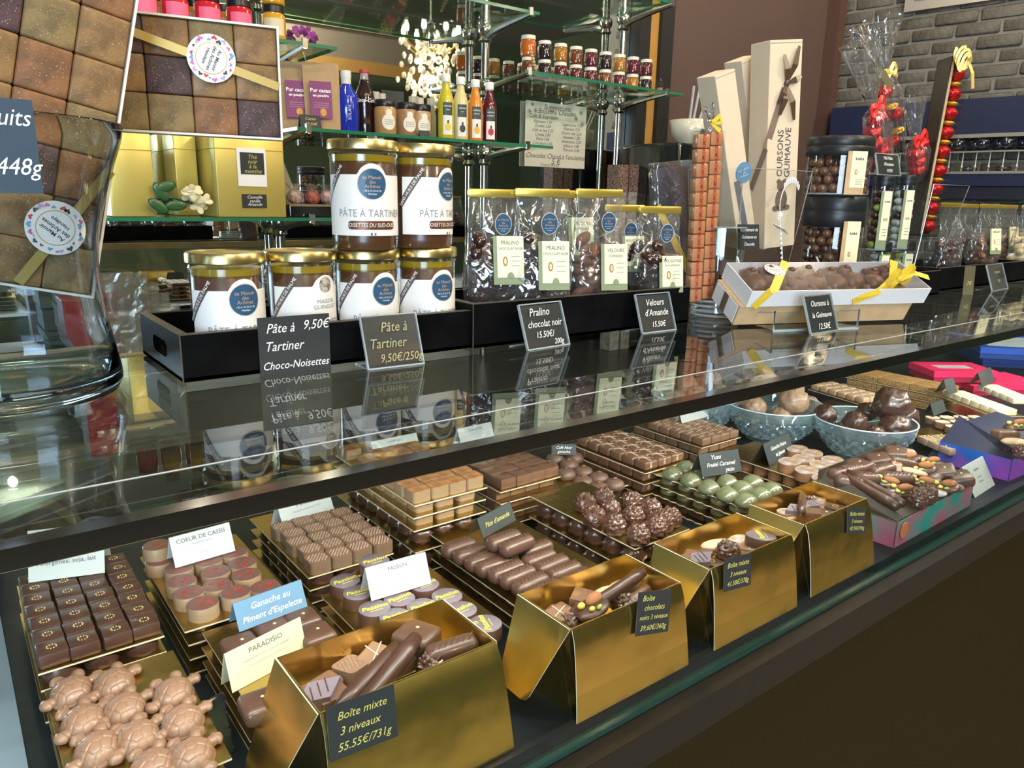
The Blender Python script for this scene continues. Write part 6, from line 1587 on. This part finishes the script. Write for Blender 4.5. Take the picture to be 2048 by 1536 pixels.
# mini whisk bundle leaning and a spice tube
t = thing('spoon_rack', 'pale wooden honey dipper leaning beside the jam jars', 'dipper', (jx(1048), YS - .06, zjs), .2)
b = MB(); b.tube([(0, 0, 0), (-.030, 0, .055)], .0022, 6)
for k in range(6): b.ell((-.006 - .0042 * k, 0, .012 + .0080 * k), (.0055, .0055, .0038), 10, 6)
b.build('dipper', mat('pale_wood', (.50, .34, .16), .6), t, smooth=True)
t = thing('sprinkle_tube', 'black capped clear tube with pink sprinkles at the end of the jam shelf', 'tube', (jx(1322), YS, zjs))
MB().lathe([(.011, 0), (.011, .046)], 20, caps=False).build('tube_wall', mClear, t, smooth=True)
MB().lathe([(.0115, .046), (.0115, .052), (0, .052)], 20).build('cap', mLidK, t)
MB().lathe([(.0095, .001), (.0095, .024), (0, .025)], 16).build('sprinkles', mat('sprinkle_pink', (.55, .16, .2), .6, bump=1., bscale=900, var=.8, vscale=500), t)

# red jelly jars, upper left
zq = zs['jelly']
kR = Kind(jamjar('red', mLidK, .028, .075, mat('pink_label', (.75, .12, .22), .5)))
kG = Kind(jamjar('gold', mLidK, .022, .075, mat('beige_label', (.62, .52, .32), .5)))
for px, py, nm in ((288, 30, 'leftmost'), (352, 40, 'second from the left'), (417, 50, 'third from the left'), (480, 60, 'rightmost')):
    p = V(px, py, 1.83); kR.put((p.x, p.y, zq + .0004), -math.atan2(p.x, p.y) + .25, 'red jelly jar with a pink label on the upper shelf, %s' % nm, 'red jelly jars')
for px, nm in ((321, 'leftmost'), (390, 'in the middle'), (448, 'rightmost')):
    p = V(px, 40, 1.90); kG.put((p.x, p.y, zq + .0004), -math.atan2(p.x, p.y) + .25, 'slim golden jelly jar between the red jars, %s' % nm, 'golden jelly jars')
p = V(549, 70, 1.83)
for k in range(2):
    kG.put((p.x, p.y, zq + .0004 + k * .0760), -math.atan2(p.x, p.y), 'honey jar at the end of the upper shelf, %s of two stacked' % ('lower', 'upper')[k], 'stacked honey jars', scale=(1.2, 1.2, 1.))
p = V(312, 38, 1.785)
t = thing('shelf_label', 'black shelf label with white script under the red jars', 'label', (p.x, ys - .004, zq - .012), 0)
MB().box((-.045, 0, 0), (.03, .0015, .022)).build('label_plate', mSlate, t); text('Gelée de', .016, mChalkW, t, (-.008, -.0006, .011), shear=.3)
def petal_flower(name, label, p, m, n, rad, seed, leaf=True, cat='flower'):
    t = thing(name, label, cat, p); rr = random.Random(seed)
    for k in range(n):
        c = Vector((rr.uniform(-1, 1) * rad, rr.uniform(-.5, .5) * rad, rad * .5 + rr.uniform(0, 1) * rad))
        for q in range(5):
            a = q * 2 * PI / 5 + rr.random(); s_ = rad * .42
            M = Matrix.Translation(c) @ Matrix.Rotation(rr.uniform(-.6, .6), 4, 'X') @ Matrix.Rotation(a, 4, 'Y') @ Matrix.Translation((0, 0, s_ * .62))
            MB().ell((0, 0, 0), (s_ * .48, s_ * .12, s_ * .62), 10, 7, M=M).build('petal', m, t, smooth='all')
    if leaf:
        for q in range(5):
            M = Matrix.Translation((-rad * (1. + .25 * q), rr.uniform(-.02, .02), rad * rr.uniform(.2, 1.8))) @ Matrix.Rotation(rr.uniform(-1.2, 1.2), 4, 'Y')
            MB().ell((0, 0, 0), (rad * .62, rad * .08, rad * .30), 12, 6, M=M).build('leaf', mat('leaf_green', (.025, .09, .025), .4, coat=.3), t, smooth='all')
        MB().tube([(-rad * 2, 0, rad), (-rad, .01, rad * 1.1), (0, 0, rad * .8)], .003, 6).build('stem', mat('leaf_green'), t)
    return t
p = V(608, 78, 1.84); petal_flower('orchid_spray', 'purple orchid blossoms beside the honey jars', (p.x, p.y, zq), mat('orchid_purple', (.20, .03, .16), .6, var=.5, vscale=20), 5, .030, 5, False)

# paper pouches of cocoa
zb_ = zs['bottle']
mPaper = mat('brown_paper', (.40, .26, .13), .75, bump=.4, bscale=60); mViolet = mat('violet_label', (.19, .025, .13), .5)
for i, (px, lab, rz) in enumerate(((597, 'brown paper cocoa pouch with a violet label, left of two', -.25), (645, 'brown paper cocoa pouch with a violet label, right of two', -.3))):
    p = V(px, 250, 1.88 - .03 * i); t = thing('paper_pouch', lab, 'pouch', (p.x, p.y, zb_ + .0004), rz)
    w_, h_, d_ = .088, .158, .04; b = MB(); vs = []
    for j in range(9):
        s_ = j / 8; dd = d_ * (1 - s_ ** 1.3) * .5 + .0012; ww = w_ * .5 * (.94 + .06 * s_)
        for c, s2 in ((-1, -1), (0, -1.25), (1, -1), (1, 1), (0, 1.2), (-1, 1)): vs.append((ww * c, dd * s2, h_ * s_))
    b.add(vs, [(j * 6 + k, j * 6 + (k + 1) % 6, (j + 1) * 6 + (k + 1) % 6, (j + 1) * 6 + k) for j in range(8) for k in range(6)] + [tuple(range(6))[::-1], tuple(48 + k for k in range(6))])
    b.build('paper_bag', mPaper, t)
    M = Matrix.Translation((0, -.0285, .026)) @ Matrix.Rotation(-.17, 4, 'X')
    MB().box((-.030, -.003, 0), (.022, -.0022, .088), M=M).build('violet_label', mViolet, t)
    for bd, z2, s_ in (('Pur cacao', .066, .0125), ('en poudre', .054, .009)): text(bd, s_, mWhiteCard, t, M @ Vector((-.004, -.0034, z2)), (PI / 2 - .2, 0, 0), bold=.0003)
    for k in range(3): MB().box((-.022, -.0034, .036 - k * .005), (.014, -.003, .0368 - k * .005), M=M).build('print_line', mat('print_pale', (.5, .35, .4)), t)
    MB().ell((.0, -.004, .014), (.008, .001, .010), 10, 6, M=M).build('cocoa_pod', mat('pod_orange', (.55, .28, .04)), t)
    MB().box((-w_ * .46, -.003, h_ * .86), (w_ * .46, .003, h_ * .862)).build('seal_line', mBrownIn, t)
def ltent(px, py, y, w_, h_, label, lines, z, lean=25):
    p = V(px, py, y); t = thing('tent_card', label, 'label', (p.x - w_ / 2, y, z + .0006), -.15)
    c, s = math.cos(R_(lean)) * h_, math.sin(R_(lean)) * h_
    for y0 in (0, 2 * s):
        MB().add([(0, y0, 0), (w_, y0, 0), (w_, s, c), (0, s, c), (0, y0 + .001, 0), (w_, y0 + .001, 0), (w_, s + .001, c), (0, s + .001, c)], [(0, 1, 2, 3), (7, 6, 5, 4), (0, 4, 5, 1), (1, 5, 6, 2), (2, 6, 7, 3), (3, 7, 4, 0)]).build('front_leaf' if y0 == 0 else 'back_leaf', mSlate, t)
    for bd, sz, v in lines: text(bd, sz * h_, mChalkG, t, (w_ / 2, v * s - .0008, v * c), (PI / 2 - R_(lean), 0, 0), shear=.3)
ltent(622, 252, 1.80, .050, .034, 'black tent card in front of the cocoa pouches', [('Cacao', .3, .7), ('10,50€', .3, .3)], zb_)
ltent(850, 268, 1.80, .030, .018, 'small black tent card by the caramel jars', [], zb_)
p = V(797, 200, 1.90)
t = thing('sign_board', 'black slate board standing behind the caramel jars', 'sign', (p.x, 1.93, zb_), -.1); MB().box((-.032, 0, .02), (.032, .003, .125)).build('board', mSlate, t); MB().box((-.03, .003, .0), (.03, .02, .02)).build('foot', mSlate, t)

# bottles
def bottle(px, y, prof, label, m, name='bottle', capm=None, cap=None, liquid=None, rz=None, parts=None, glassm=None):
    p = V(px, 260, y); t = thing(name, label, 'bottle', (p.x, y, zb_ + .0005), -math.atan2(p.x, y) if rz is None else rz)
    MB().lathe(prof, 28).build('glass_body', glassm or m, t, smooth=True)
    if cap: MB().lathe(cap, 20).build('cap', capm, t, smooth=True)
    if parts: parts(t)
    return t
pw = [(0, 0), (.027, 0), (.029, .003), (.029, .082), (.026, .090), (.014, .108), (.0115, .116), (.0115, .135), (0, .135)]
def wl(t):
    MB().lathe([(.0122, .110), (.0122, .130)], 20, caps=False).build('neck_label', mat('label_silver', (.6, .6, .55)), t)
    text('SOLAN', .011, mat('print_white', (.6, .6, .7)), t, (.25, 0, .045), bend=.0295, spin=PI / 2)
bottle(695, 1.84, [(r, z) for r, z in pw], 'cobalt blue glass water bottle with a white cap', amber('cobalt_glass', (.012, .03, .36)), capm=mat('cap_white', (.7, .7, .66)), cap=[(.0125, .128), (.013, .130), (.013, .145), (0, .146)], parts=wl)
def cl(t):
    o = text('Coca-Cola', .013, mWhiteCard, t, (.1, 0, .082), bend=.0268, shear=.35, bold=.0003)
    MB().lathe([(.0105, .128), (.0112, .134), (.0105, .150), (0, .150)], 16).build('clear_neck', mat('neck_glass', (.35, .28, .25), .1, coat=1.), t, smooth=True)
bottle(731, 1.87, [(0, 0), (.0255, 0), (.0265, .004), (.0262, .030), (.0235, .045), (.0260, .065), (.0262, .088), (.022, .105), (.014, .122), (.0110, .134), (0, .134)], 'small contour cola bottle with white script and a red cap', amber('cola_dark', (.022, .008, .008)), capm=mat('cap_red', (.45, .03, .03)), cap=[(.0125, .150), (.0130, .152), (.0115, .158), (0, .158)], parts=cl)
for i, (px, c) in enumerate(((771, 'honey'), (817, 'brown'), (850, 'honey'))):
    p = V(px, 260, 1.83); t = thing('caramel_jar', 'caramel jar with black lid and cream oval label, %s of three' % ['leftmost', 'middle', 'rightmost'][i], 'jar', (p.x, 1.83 + .01 * i, zb_ + .0005), -math.atan2(p.x, 1.83) + .35, 'caramel jars')
    MB().lathe([(0, 0), (.026, 0), (.0285, .004), (.0285, .062), (.025, .068), (0, .068)], 28).build('jar_body', mat('caramel_%d' % i, [(.42, .23, .08), (.30, .16, .075), (.46, .30, .16)][i], .25, coat=.6), t, smooth=True)
    MB().lathe([(.0262, .068), (.0268, .070), (.0268, .083), (.025, .085), (0, .085)], 24).build('lid', mLidK, t, smooth=True)
    curved_disc(MB(), .0291, 0, .030, .0185, sy=1.05).build('oval_label', mat('label_ivory', (.72, .68, .56)), t)
    curved_disc(MB(), .0291, 0, .052, .0085).build('oval_label', mat('label_ivory'), t)
    for k in range(3): curved(MB(), .0294, .024 + .005 * k, .0252 + .005 * k, -.4, .4, 6).build('print_line', mGreyInk, t)
# small corked bottles behind
for i, (px, y) in enumerate(((752, 1.92), (765, 1.94), (826, 1.93), (840, 1.94), (862, 1.93))):
    p = V(px, 250, y); t = thing('corked_bottle', 'slim bottle with pale cap behind the caramel jars, %s of five' % pos[i], 'bottle', (p.x, y, zb_ + .0005))
    MB().lathe([(0, 0), (.015, 0), (.015, .07), (.010, .085), (.010, .10), (0, .10)], 18).build('glass_body', amber('oil_pale', (.32, .30, .14)), t, smooth=True)
    MB().lathe([(.0112, .095), (.0112, .115), (0, .115)], 14).build('cap', mat('cap_beige', (.50, .44, .34)), t)
JU = [('pear', (.50, .42, .02), (.62, .50, .06)), ('fig', (.60, .50, .22), (.04, .04, .03)), ('mango', (.60, .19, .015), (.70, .38, .05)), ('raspberry', (.085, .006, .010), (.42, .03, .07))]
for i, (px, (nm, c, fc)) in enumerate(zip((892, 921, 950, 978), JU)):
    def pj(t, nm=nm, fc=fc):
        R = .0216
        curved(MB(), R, .058, .090, -.62, .62, 10).build('dark_label', mat('label_ink', (.035, .055, .055)), t)
        curved(MB(), R, .008, .057, -.62, .62, 10).build('white_label', mat('label_milk', (.72, .68, .62)), t)
        curved_disc(MB(), R + .0004, .02, .028, .0085, sy=1.15).build('fruit_drawing', mat('fruit_' + nm, fc), t)
        curved_disc(MB(), R + .0005, .02, .041, .0028, sy=1.6).build('leaf_drawing', mat('label_ink'), t)
        text('VERGERS', .0055, mWhiteCard, t, (0, 0, .080), bend=R + .0005); text(nm.upper(), .0045, mWhiteCard, t, (0, 0, .071), bend=R + .0005)
    bottle(px, 1.80 + .012 * i, [(0, 0), (.020, 0), (.0212, .003), (.0212, .095), (.018, .108), (.0115, .126), (.0095, .14), (0, .14)], '%s juice bottle with a white cap and fruit label' % nm,
           amber('juice_' + nm, c), capm=mat('cap_white'), cap=[(.0118, .142), (.0122, .144), (.0122, .160), (.011, .162), (0, .162)], rz=-math.atan2(V(px, 260, 1.8).x, 1.8) + .25, parts=lambda t, pj=pj: (pj(t), MB().lathe([(.0096, .138), (.0098, .150)], 16).build('clear_neck', mat('neck_glass'), t, smooth=True)))

# gold tea tins with labels, gardenia
zt_ = zs['tin']
def tin(pl, pr, ptop, y, label, deco=None, dd=.16):
    L_, Rr = V(pl, 400, y), V(pr, 400, y); h_ = V((pl + pr) / 2, ptop, y).z - zt_
    t = thing('tea_tin', label, 'tin', (L_.x, y, zt_ + .0005)); w_ = Rr.x - L_.x
    MB().rbox((0, 0, 0), (w_, dd, h_), .003, 2).build('tin_body', mat('tin_gold', (.58, .47, .12), .38, .45), t, smooth=True)
    MB().box((-.0012, -.0012, h_ * .78), (w_ + .0012, dd + .001, h_ * .785)).build('lid_seam', mat('tin_seam', (.30, .22, .04), .5), t)
    if deco: deco(t, w_, h_)
    return t
def d1(t, w_, h_):
    MB().box((w_ * .30, -.0022, h_ * .36), (w_ * .72, -.0012, h_ * .80)).build('white_label', mWhiteCard, t)
    MB().box((w_ * .345, -.0030, h_ * .50), (w_ * .69, -.0022, h_ * .75)).build('black_label', mSlate, t)
    for bd, v in (('Thé', .70), ('noir', .645), ('à la', .59), ('menthe', .535)): text(bd, .013, mChalkG, t, (w_ * .52, -.0034, h_ * v), shear=.2)
    MB().rbox((w_ * .34, -.0028, h_ * .11), (w_ * .70, -.0012, h_ * .27), .0006, 1).build('black_label', mSlate, t)
    for bd, v in (('Cannelle', .235), ('vanille', .19), ('Amande', .15)): text(bd, .010, mChalkW, t, (w_ * .52, -.0034, h_ * v), shear=.3)
tin(436, 572, 262, 1.80, 'large gold tea tin with a white and a black label', d1)
tin(356, 400, 262, 1.92, 'gold tea tin behind the gardenia', None, .1)
tin(222, 312, 262, 1.80, 'gold tea tin at the left, partly behind the vase', None)
p = V(392, 430, 1.78); petal_flower('gardenia', 'cream gardenia blossoms with dark leaves between the gold tins', (p.x, 1.80, zt_), mat('gardenia_cream', (.74, .68, .42), .6), 6, .038, 12)
# black box and small pots to the right of the tins
p0 = V(580, 430, 1.80); p1 = V(662, 430, 1.80)
t = thing('black_box', 'black box standing to the right of the large gold tin', 'box', (p0.x, 1.80, zt_ + .0005)); hh = V(620, 410, 1.80).z - zt_
MB().rbox((0, 0, 0), (p1.x - p0.x, .12, hh), .002, 2).build('box_body', mat('gloss_black'), t); MB().box((0, -.001, hh - .004), (p1.x - p0.x, .12, hh + .001)).build('lid_edge', mat('edge_bronze', (.3, .22, .12), .4, .5), t)
for i, px in enumerate((590, 625, 655)):
    p = V(px, 400, 1.86); t = thing('sweet_bag', 'small clear bag of sweets on the black box, %s' % ['left', 'middle', 'right'][i], 'bag', (p.x, 1.86, zt_ + hh + .0025))
    MB().ell((0, 0, .016), (.020, .016, .018), 16, 10, fn=lambda d: 1 + .15 * nz(d, 3, i)).build('sweets', mat('sweets_%d' % i, [(.30, .22, .18), (.28, .07, .05), (.40, .25, .24)][i], .4, bump=1., bscale=150, bdist=.004, var=.4, vscale=80), t, smooth='all')
    MB().lathe([(.008, .032), (.018, .048)], 14, caps=False, fn=lambda r, z, a: r * (1 + .2 * math.sin(5 * a))).build('film_top', mFilm, t, smooth='all')
# menu sheet hanging by the mirror
p0, p1 = V(1060, 200, 2.02), V(1172, 338, 2.02)
t = thing('menu_sheet', 'cream handwritten menu sheet hanging on the mirror', 'menu', (p0.x - .01, 2.028, p1.z))
W, H = V(1177, 210, 2.02).x - p0.x + .01, p0.z - p1.z
MB().box((0, 0, 0), (W, .002, H)).build('paper', mat('menu_paper', (.56, .53, .42), .7), t)
mI2 = mat('menu_ink', (.10, .09, .08), .7)
for bd, u, v, s_ in (('Suggestions', .5, .93, .095), ('Boissons Chaudes', .5, .86, .085), ('Café & Expresso', .28, .78, .07), ('Chocolat Chaud à l\'ancienne', .5, .17, .085), ('5 €', .5, .09, .11), ('Tous et délices', .4, .035, .05)):
    text(bd, s_ * W, mI2, t, (W * u, -.001, H * v), shear=.3)
for k, (a, c) in enumerate((('Expresso 1,50', 'Cappuccino 3,50'), ('Double 2,50', 'Viennois 3,20'), ('Café au lait 2,50', 'Grand café 2,60'), ('Crème 2,80', 'Noisette 1,80'), ('Déca 1,60', 'Américano 2,20'), ('Café glacé 3,50', 'Infusion 2,80'), ('Thé vert 2,80', 'Thé noir 2,80'))):
    text(a, .052 * W, mI2, t, (W * .27, -.001, H * (.70 - .067 * k)), shear=.3); text(c, .052 * W, mI2, t, (W * .75, -.001, H * (.69 - .067 * k)), shear=.3)
b = MB()
for u, v in ((.1, .95), (.9, .9), (.15, .86), (.82, .80), (.93, .72), (.06, .84)):
    for q in range(4):
        a = q * PI / 4; d = Vector((math.cos(a), 0, math.sin(a))) * .009; c = Vector((W * u, -.001, H * v)); b.tube([c - d, c + d], .0006, 4)
b.build('drawn_star', mI2, t)

# ------------------------------------------------------------------ chandelier of the customer side (seen in the mirror)
vyc = 4.0; pc = V(862, 85, vyc)
t = thing('chandelier', 'crystal chandelier hanging over the customer side, seen in the mirror', 'chandelier', (pc.x, 2 * yw - vyc, pc.z))
MB().tube([(0, 0, .10), (0, 0, 2.95 - pc.z)], .006, 8).build('chain', mChrome, t)
MB().lathe([(0, -.12), (.03, -.10), (.02, -.04), (.035, .0), (.02, .06), (.03, .10), (0, .12)], 20).build('stem', mRealGlass, t, smooth=True)
mBulb = mat('bulb_glow', (1, .9, .7), .4, emit=(1., .86, .62), es=28)
mCry = mat('crystal_drop', (.92, .84, .66), .06, .25, coat=1., ior=1.8)
rr = random.Random(4)
dr = MB().ell((0, 0, 0), (.013, .013, .019), 6, 4).build('crystal_drop', mCry, t); drs = False
for k in range(8):
    a = 2 * PI * k / 8; c, s = math.cos(a), math.sin(a)
    MB().tube([(.02 * c, .02 * s, -.03), (.09 * c, .09 * s, -.06), (.155 * c, .155 * s, -.01), (.16 * c, .16 * s, .02)], .005, 6).build('arm', mat('brass', (.6, .42, .15), .3, 1.), t, smooth=True)
    MB().lathe([(.008, .02), (.008, .045), (0, .045)], 8, M=Matrix.Translation((.16 * c, .16 * s, 0))).build('candle', mWhiteCard, t)
    MB().ell((.16 * c, .16 * s, .060), (.014, .014, .024), 10, 8).build('bulb', mBulb, t, smooth='all')
    for q in range(20):
        o = dr if not drs else dr.copy()
        if drs: COL.objects.link(o)
        drs = True; r2 = rr.uniform(.05, .17); o.location = (r2 * math.cos(a + rr.uniform(-.4, .4)), r2 * math.sin(a + rr.uniform(-.4, .4)), rr.uniform(-.46, .02) * (1.25 - r2 * 4.5)); o.rotation_euler = (0, 0, rr.random() * 3)
l = bpy.data.lights.new('chandelier_light', 'POINT'); l.energy = 10; l.color = (1., .82, .6); l.shadow_soft_size = .012
o = bpy.data.objects.new('chandelier_light', l); COL.objects.link(o); o.location = (pc.x, 2 * yw - vyc, pc.z - .2)

# ------------------------------------------------------------------ dresser shelf with glasses on the brick wall
u0, zT, pp = BW(1650, 217, .0); u1, _, _ = BW(2048, 192, .0)
_, zU, _ = BW(2000, 243, .14)
Mb = Matrix.Translation((xc, 2.04, 0)) @ Matrix.Rotation(ang, 4, 'Z')
def bwthing(name, label, cat, u, off, z):
    p = Mb @ Vector((u, -off, z)); return thing(name, label, cat, p, ang)
u0, zT, _ = BW(1664, 216, .12); _, zB, _ = BW(1900, 272, .12); _, zR, _ = BW(1950, 302, .12); _, zS, _ = BW(1950, 346, .12); _, zS2, _ = BW(1950, 372, .12)
mNavy = mat('navy_paint', (.010, .016, .050), .4)
sh = bwthing('wall_dresser', 'navy blue wall dresser with a silver gallery rail on the brick wall', 'shelf', u0, 0, 0)
UL = 1.45
MB().box((0, -.12, zB), (UL, -.006, zT)).build('top_beam', mNavy, sh)
MB().box((0, -.125, zB - .010), (UL, -.118, zB + .004)).build('silver_moulding', mat('silver_trim', (.42, .41, .36), .35, .7), sh)
MB().box((-.0, -.125, zB - .16), (.012, -.11, zB)).build('carved_post', mat('silver_trim'), sh)
MB().box((0, -.13, zS2), (UL, -.006, zS)).build('lower_shelf', mNavy, sh)
MB().box((0, -.135, zS - .004), (UL, -.118, zS + .006)).build('silver_moulding', mat('silver_trim'), sh)
MB().box((0, -.13, zR - .006), (UL, -.122, zR)).build('gallery_rail', mat('silver_trim'), sh)
MB().box((0, -.12, zS2 - .05), (UL, -.02, zS2)).build('lower_beam', mat('navy_dark', (.004, .006, .02), .5), sh)
bal = MB().lathe([(.002, 0), (.004, .004), (.002, .008), (.006, .014), (.0065, .018), (.003, .024), (.002, zR - zS - .012), (.0035, zR - zS - .008), (.002, zR - zS - .006)], 10, M=Matrix.Translation((0, -.126, zS + .006))).build('baluster', mat('silver_trim'), sh, smooth=True)
for k in range(28):
    o = bal if k == 0 else bal.copy()
    if k: COL.objects.link(o)
    o.location = (.03 + k * .047, 0, 0)
gl = bpy.data.objects.new('hanging_glass', None); COL.objects.link(gl); tag(gl, '', 'glass')
hg = (zB - zR) * .98
MB().lathe([(.012, 0), (.028, hg * .15), (.034, hg * .45), (.030, hg * .80), (.026, hg * .86)], 20, caps=False).build('glass_bowl', glass('smoky_glass', (.70, .74, .80), .05, 2.5, 1.5), gl, smooth='all')
MB().lathe([(.004, hg * .84), (.003, hg * .98), (.022, hg), (0, hg)], 16).build('glass_foot', glass('smoky_glass'), gl, smooth='all')
kgl = Kind(gl)
for k in range(13):
    for row in (0, 1):
        p = Mb @ Vector((u0 + .05 + k * .085 + .04 * row, -.045 - .045 * row, zR + .002))
        kgl.put(p, ang, 'smoky wine glass on the wall dresser, %s row, %s from the left' % (('back', 'front')[row], ORDW[k]), 'wine glasses, %s row' % ('back', 'front')[row])
for k in range(9):
    p = Mb @ Vector((u0 + .08 + k * .12, -.06, zS + .0065))
    kgl.put(p, ang, 'short glass behind the gallery rail of the wall dresser, %s from the left' % ORDW[k], 'short glasses behind the rail', scale=(.9, .9, .42))

# ------------------------------------------------------------------ back bench items: coffee machine, bowl with straws, bags
pA = V(1322, 340, 1.75)
t = thing('coffee_machine', 'black coffee machine behind the cellophane bags', 'coffee machine', (pA.x, 1.68, .8905)); ztop = V(1350, 285, 1.72).z - .8905
wq = V(1425, 340, 1.68).x - pA.x
MB().rbox((0, 0, 0), (wq, .26, ztop), .012, 3).build('machine_body', mat('gloss_black'), t, smooth=True)
MB().rbox((.01, -.006, ztop * .72), (wq - .01, 0, ztop * .92), .003, 2).build('control_panel', mat('panel_blue', (.06, .12, .2), .2), t)
MB().tube([(wq * .5, -.05, ztop * .55), (wq * .5, 0, ztop * .55)], .02, 12).build('brew_head', mChrome, t)
pb = V(1384, 262, 1.75)
t = thing('ceramic_bowl', 'small cream bowl with a dark brush motif standing on the coffee machine', 'bowl', (pb.x, 1.76, .8905 + ztop + .0005)); rb_ = (V(1411, 262, 1.75).x - V(1357, 262, 1.75).x) / 2; hb_ = V(1384, 241, 1.75).z - .8905 - ztop
MB().lathe([(rb_ * .5, 0), (rb_ * .55, .004), (rb_ * .85, hb_ * .35), (rb_, hb_), (rb_ * .95, hb_), (rb_ * .8, hb_ * .38), (0, hb_ * .15)], 32).build('bowl_body', mat('ceramic_cream', (.58, .57, .46), .25, coat=.5), t, smooth='all')
curved(MB(), rb_ * .98, hb_ * .35, hb_ * .6, -.3, .7, 8).build('brush_motif', mat('motif_dark', (.05, .08, .06)), t)
for i, (dx, px2, py2) in enumerate(((-.01, 1388, 172), (.0, 1400, 174), (.012, 1424, 172), (.018, 1432, 174))):
    q = V(px2, py2, 1.76)
    o = MB().tube([(pb.x + dx, 1.76, .8905 + ztop + .012), (q.x, q.y, q.z)], .0045, 8).build('paper_straw', mat('straw_grey', (.36, .36, .38), .5), None, smooth=True)
    tag(o, 'grey paper straw standing in the cream bowl, %s' % ['leftmost', 'second', 'third', 'rightmost'][i], 'straw', 'paper straws')
# patterned cartons by the mirror
for i, px in enumerate((1245, 1268)):
    q = V(px, 350, 1.85); t = thing('patterned_carton', 'small carton with brown dotted top, %s of two behind the bags' % ('left', 'right')[i], 'carton', (q.x - .02, 1.85, .8905)); h_ = V(px, 330, 1.85).z - .8905
    MB().rbox((0, 0, 0), (.045, .05, h_), .001, 1).build('carton_body', mat('carton_grey', (.30, .28, .25), .6, var=.3, vscale=60), t)
    MB().box((-.001, -.001, h_ * .86), (.046, .051, h_ + .001)).build('dotted_top', mat('carton_dots', (.16, .10, .08), .6, var=.8, vscale=220), t)
# bench clutter left of the tray
def bench(px, py, y): q = V(px, py, y); return (q.x, y, .8905)
t = thing('paper_stack', 'pile of cream paper bags on the back bench beside the vase', 'paper', bench(225, 600, 1.72)); h_ = V(225, 555, 1.72).z - .8905
for k in range(6): MB().box((-.07 + .003 * (k % 2), 0, h_ * k / 6), (.05, .18, h_ * (k + .9) / 6)).build('paper_bundle', mat('bundle_%d' % (k % 2), [(.13, .115, .08), (.09, .08, .06)][k % 2], .7), t)
t = thing('red_box', 'red box on the back bench beside the vase', 'box', bench(222, 640, 1.62)); h_ = V(222, 594, 1.62).z - .8905
MB().rbox((-.06, 0, 0), (.035, .09, h_), .002, 2).build('box_body', mat('box_red', (.16, .005, .005), .45), t)
t = thing('bag_bundle', 'bundle of clear empty bags on the back bench', 'bag', bench(280, 640, 1.60), -.2); h_ = V(280, 545, 1.60).z - .8905
for k in range(4):
    MB().box((-.055 + .018 * k, .006 * k, 0), (.02 + .018 * k, .006 * k + .003, h_ * (1 - .06 * k))).build('clear_bag', glass('bag_milky', (.75, .75, .70), .15, 1.2, 1.5, haze=(.42, .40, .32), hz=.12, bump=.4), t)
t = thing('honey_pot', 'small amber pot with a cream lid on the back bench', 'jar', bench(264, 700, 1.30)[:2] + (TOP - .21,)) if False else thing('honey_pot', 'small amber pot with a cream lid on the back bench', 'jar', (V(264, 690, 1.64).x, 1.64, .8905))
hp = V(264, 672, 1.64).z - .8905
hp = max(.04, hp)
MB().lathe([(0, 0), (.028, 0), (.03, .004), (.03, hp * .8), (0, hp * .8)], 24).build('pot_body', mJar['gold'], t, smooth=True); MB().lathe([(.031, hp * .8), (.031, hp), (0, hp)], 24).build('lid', mLidW, t)
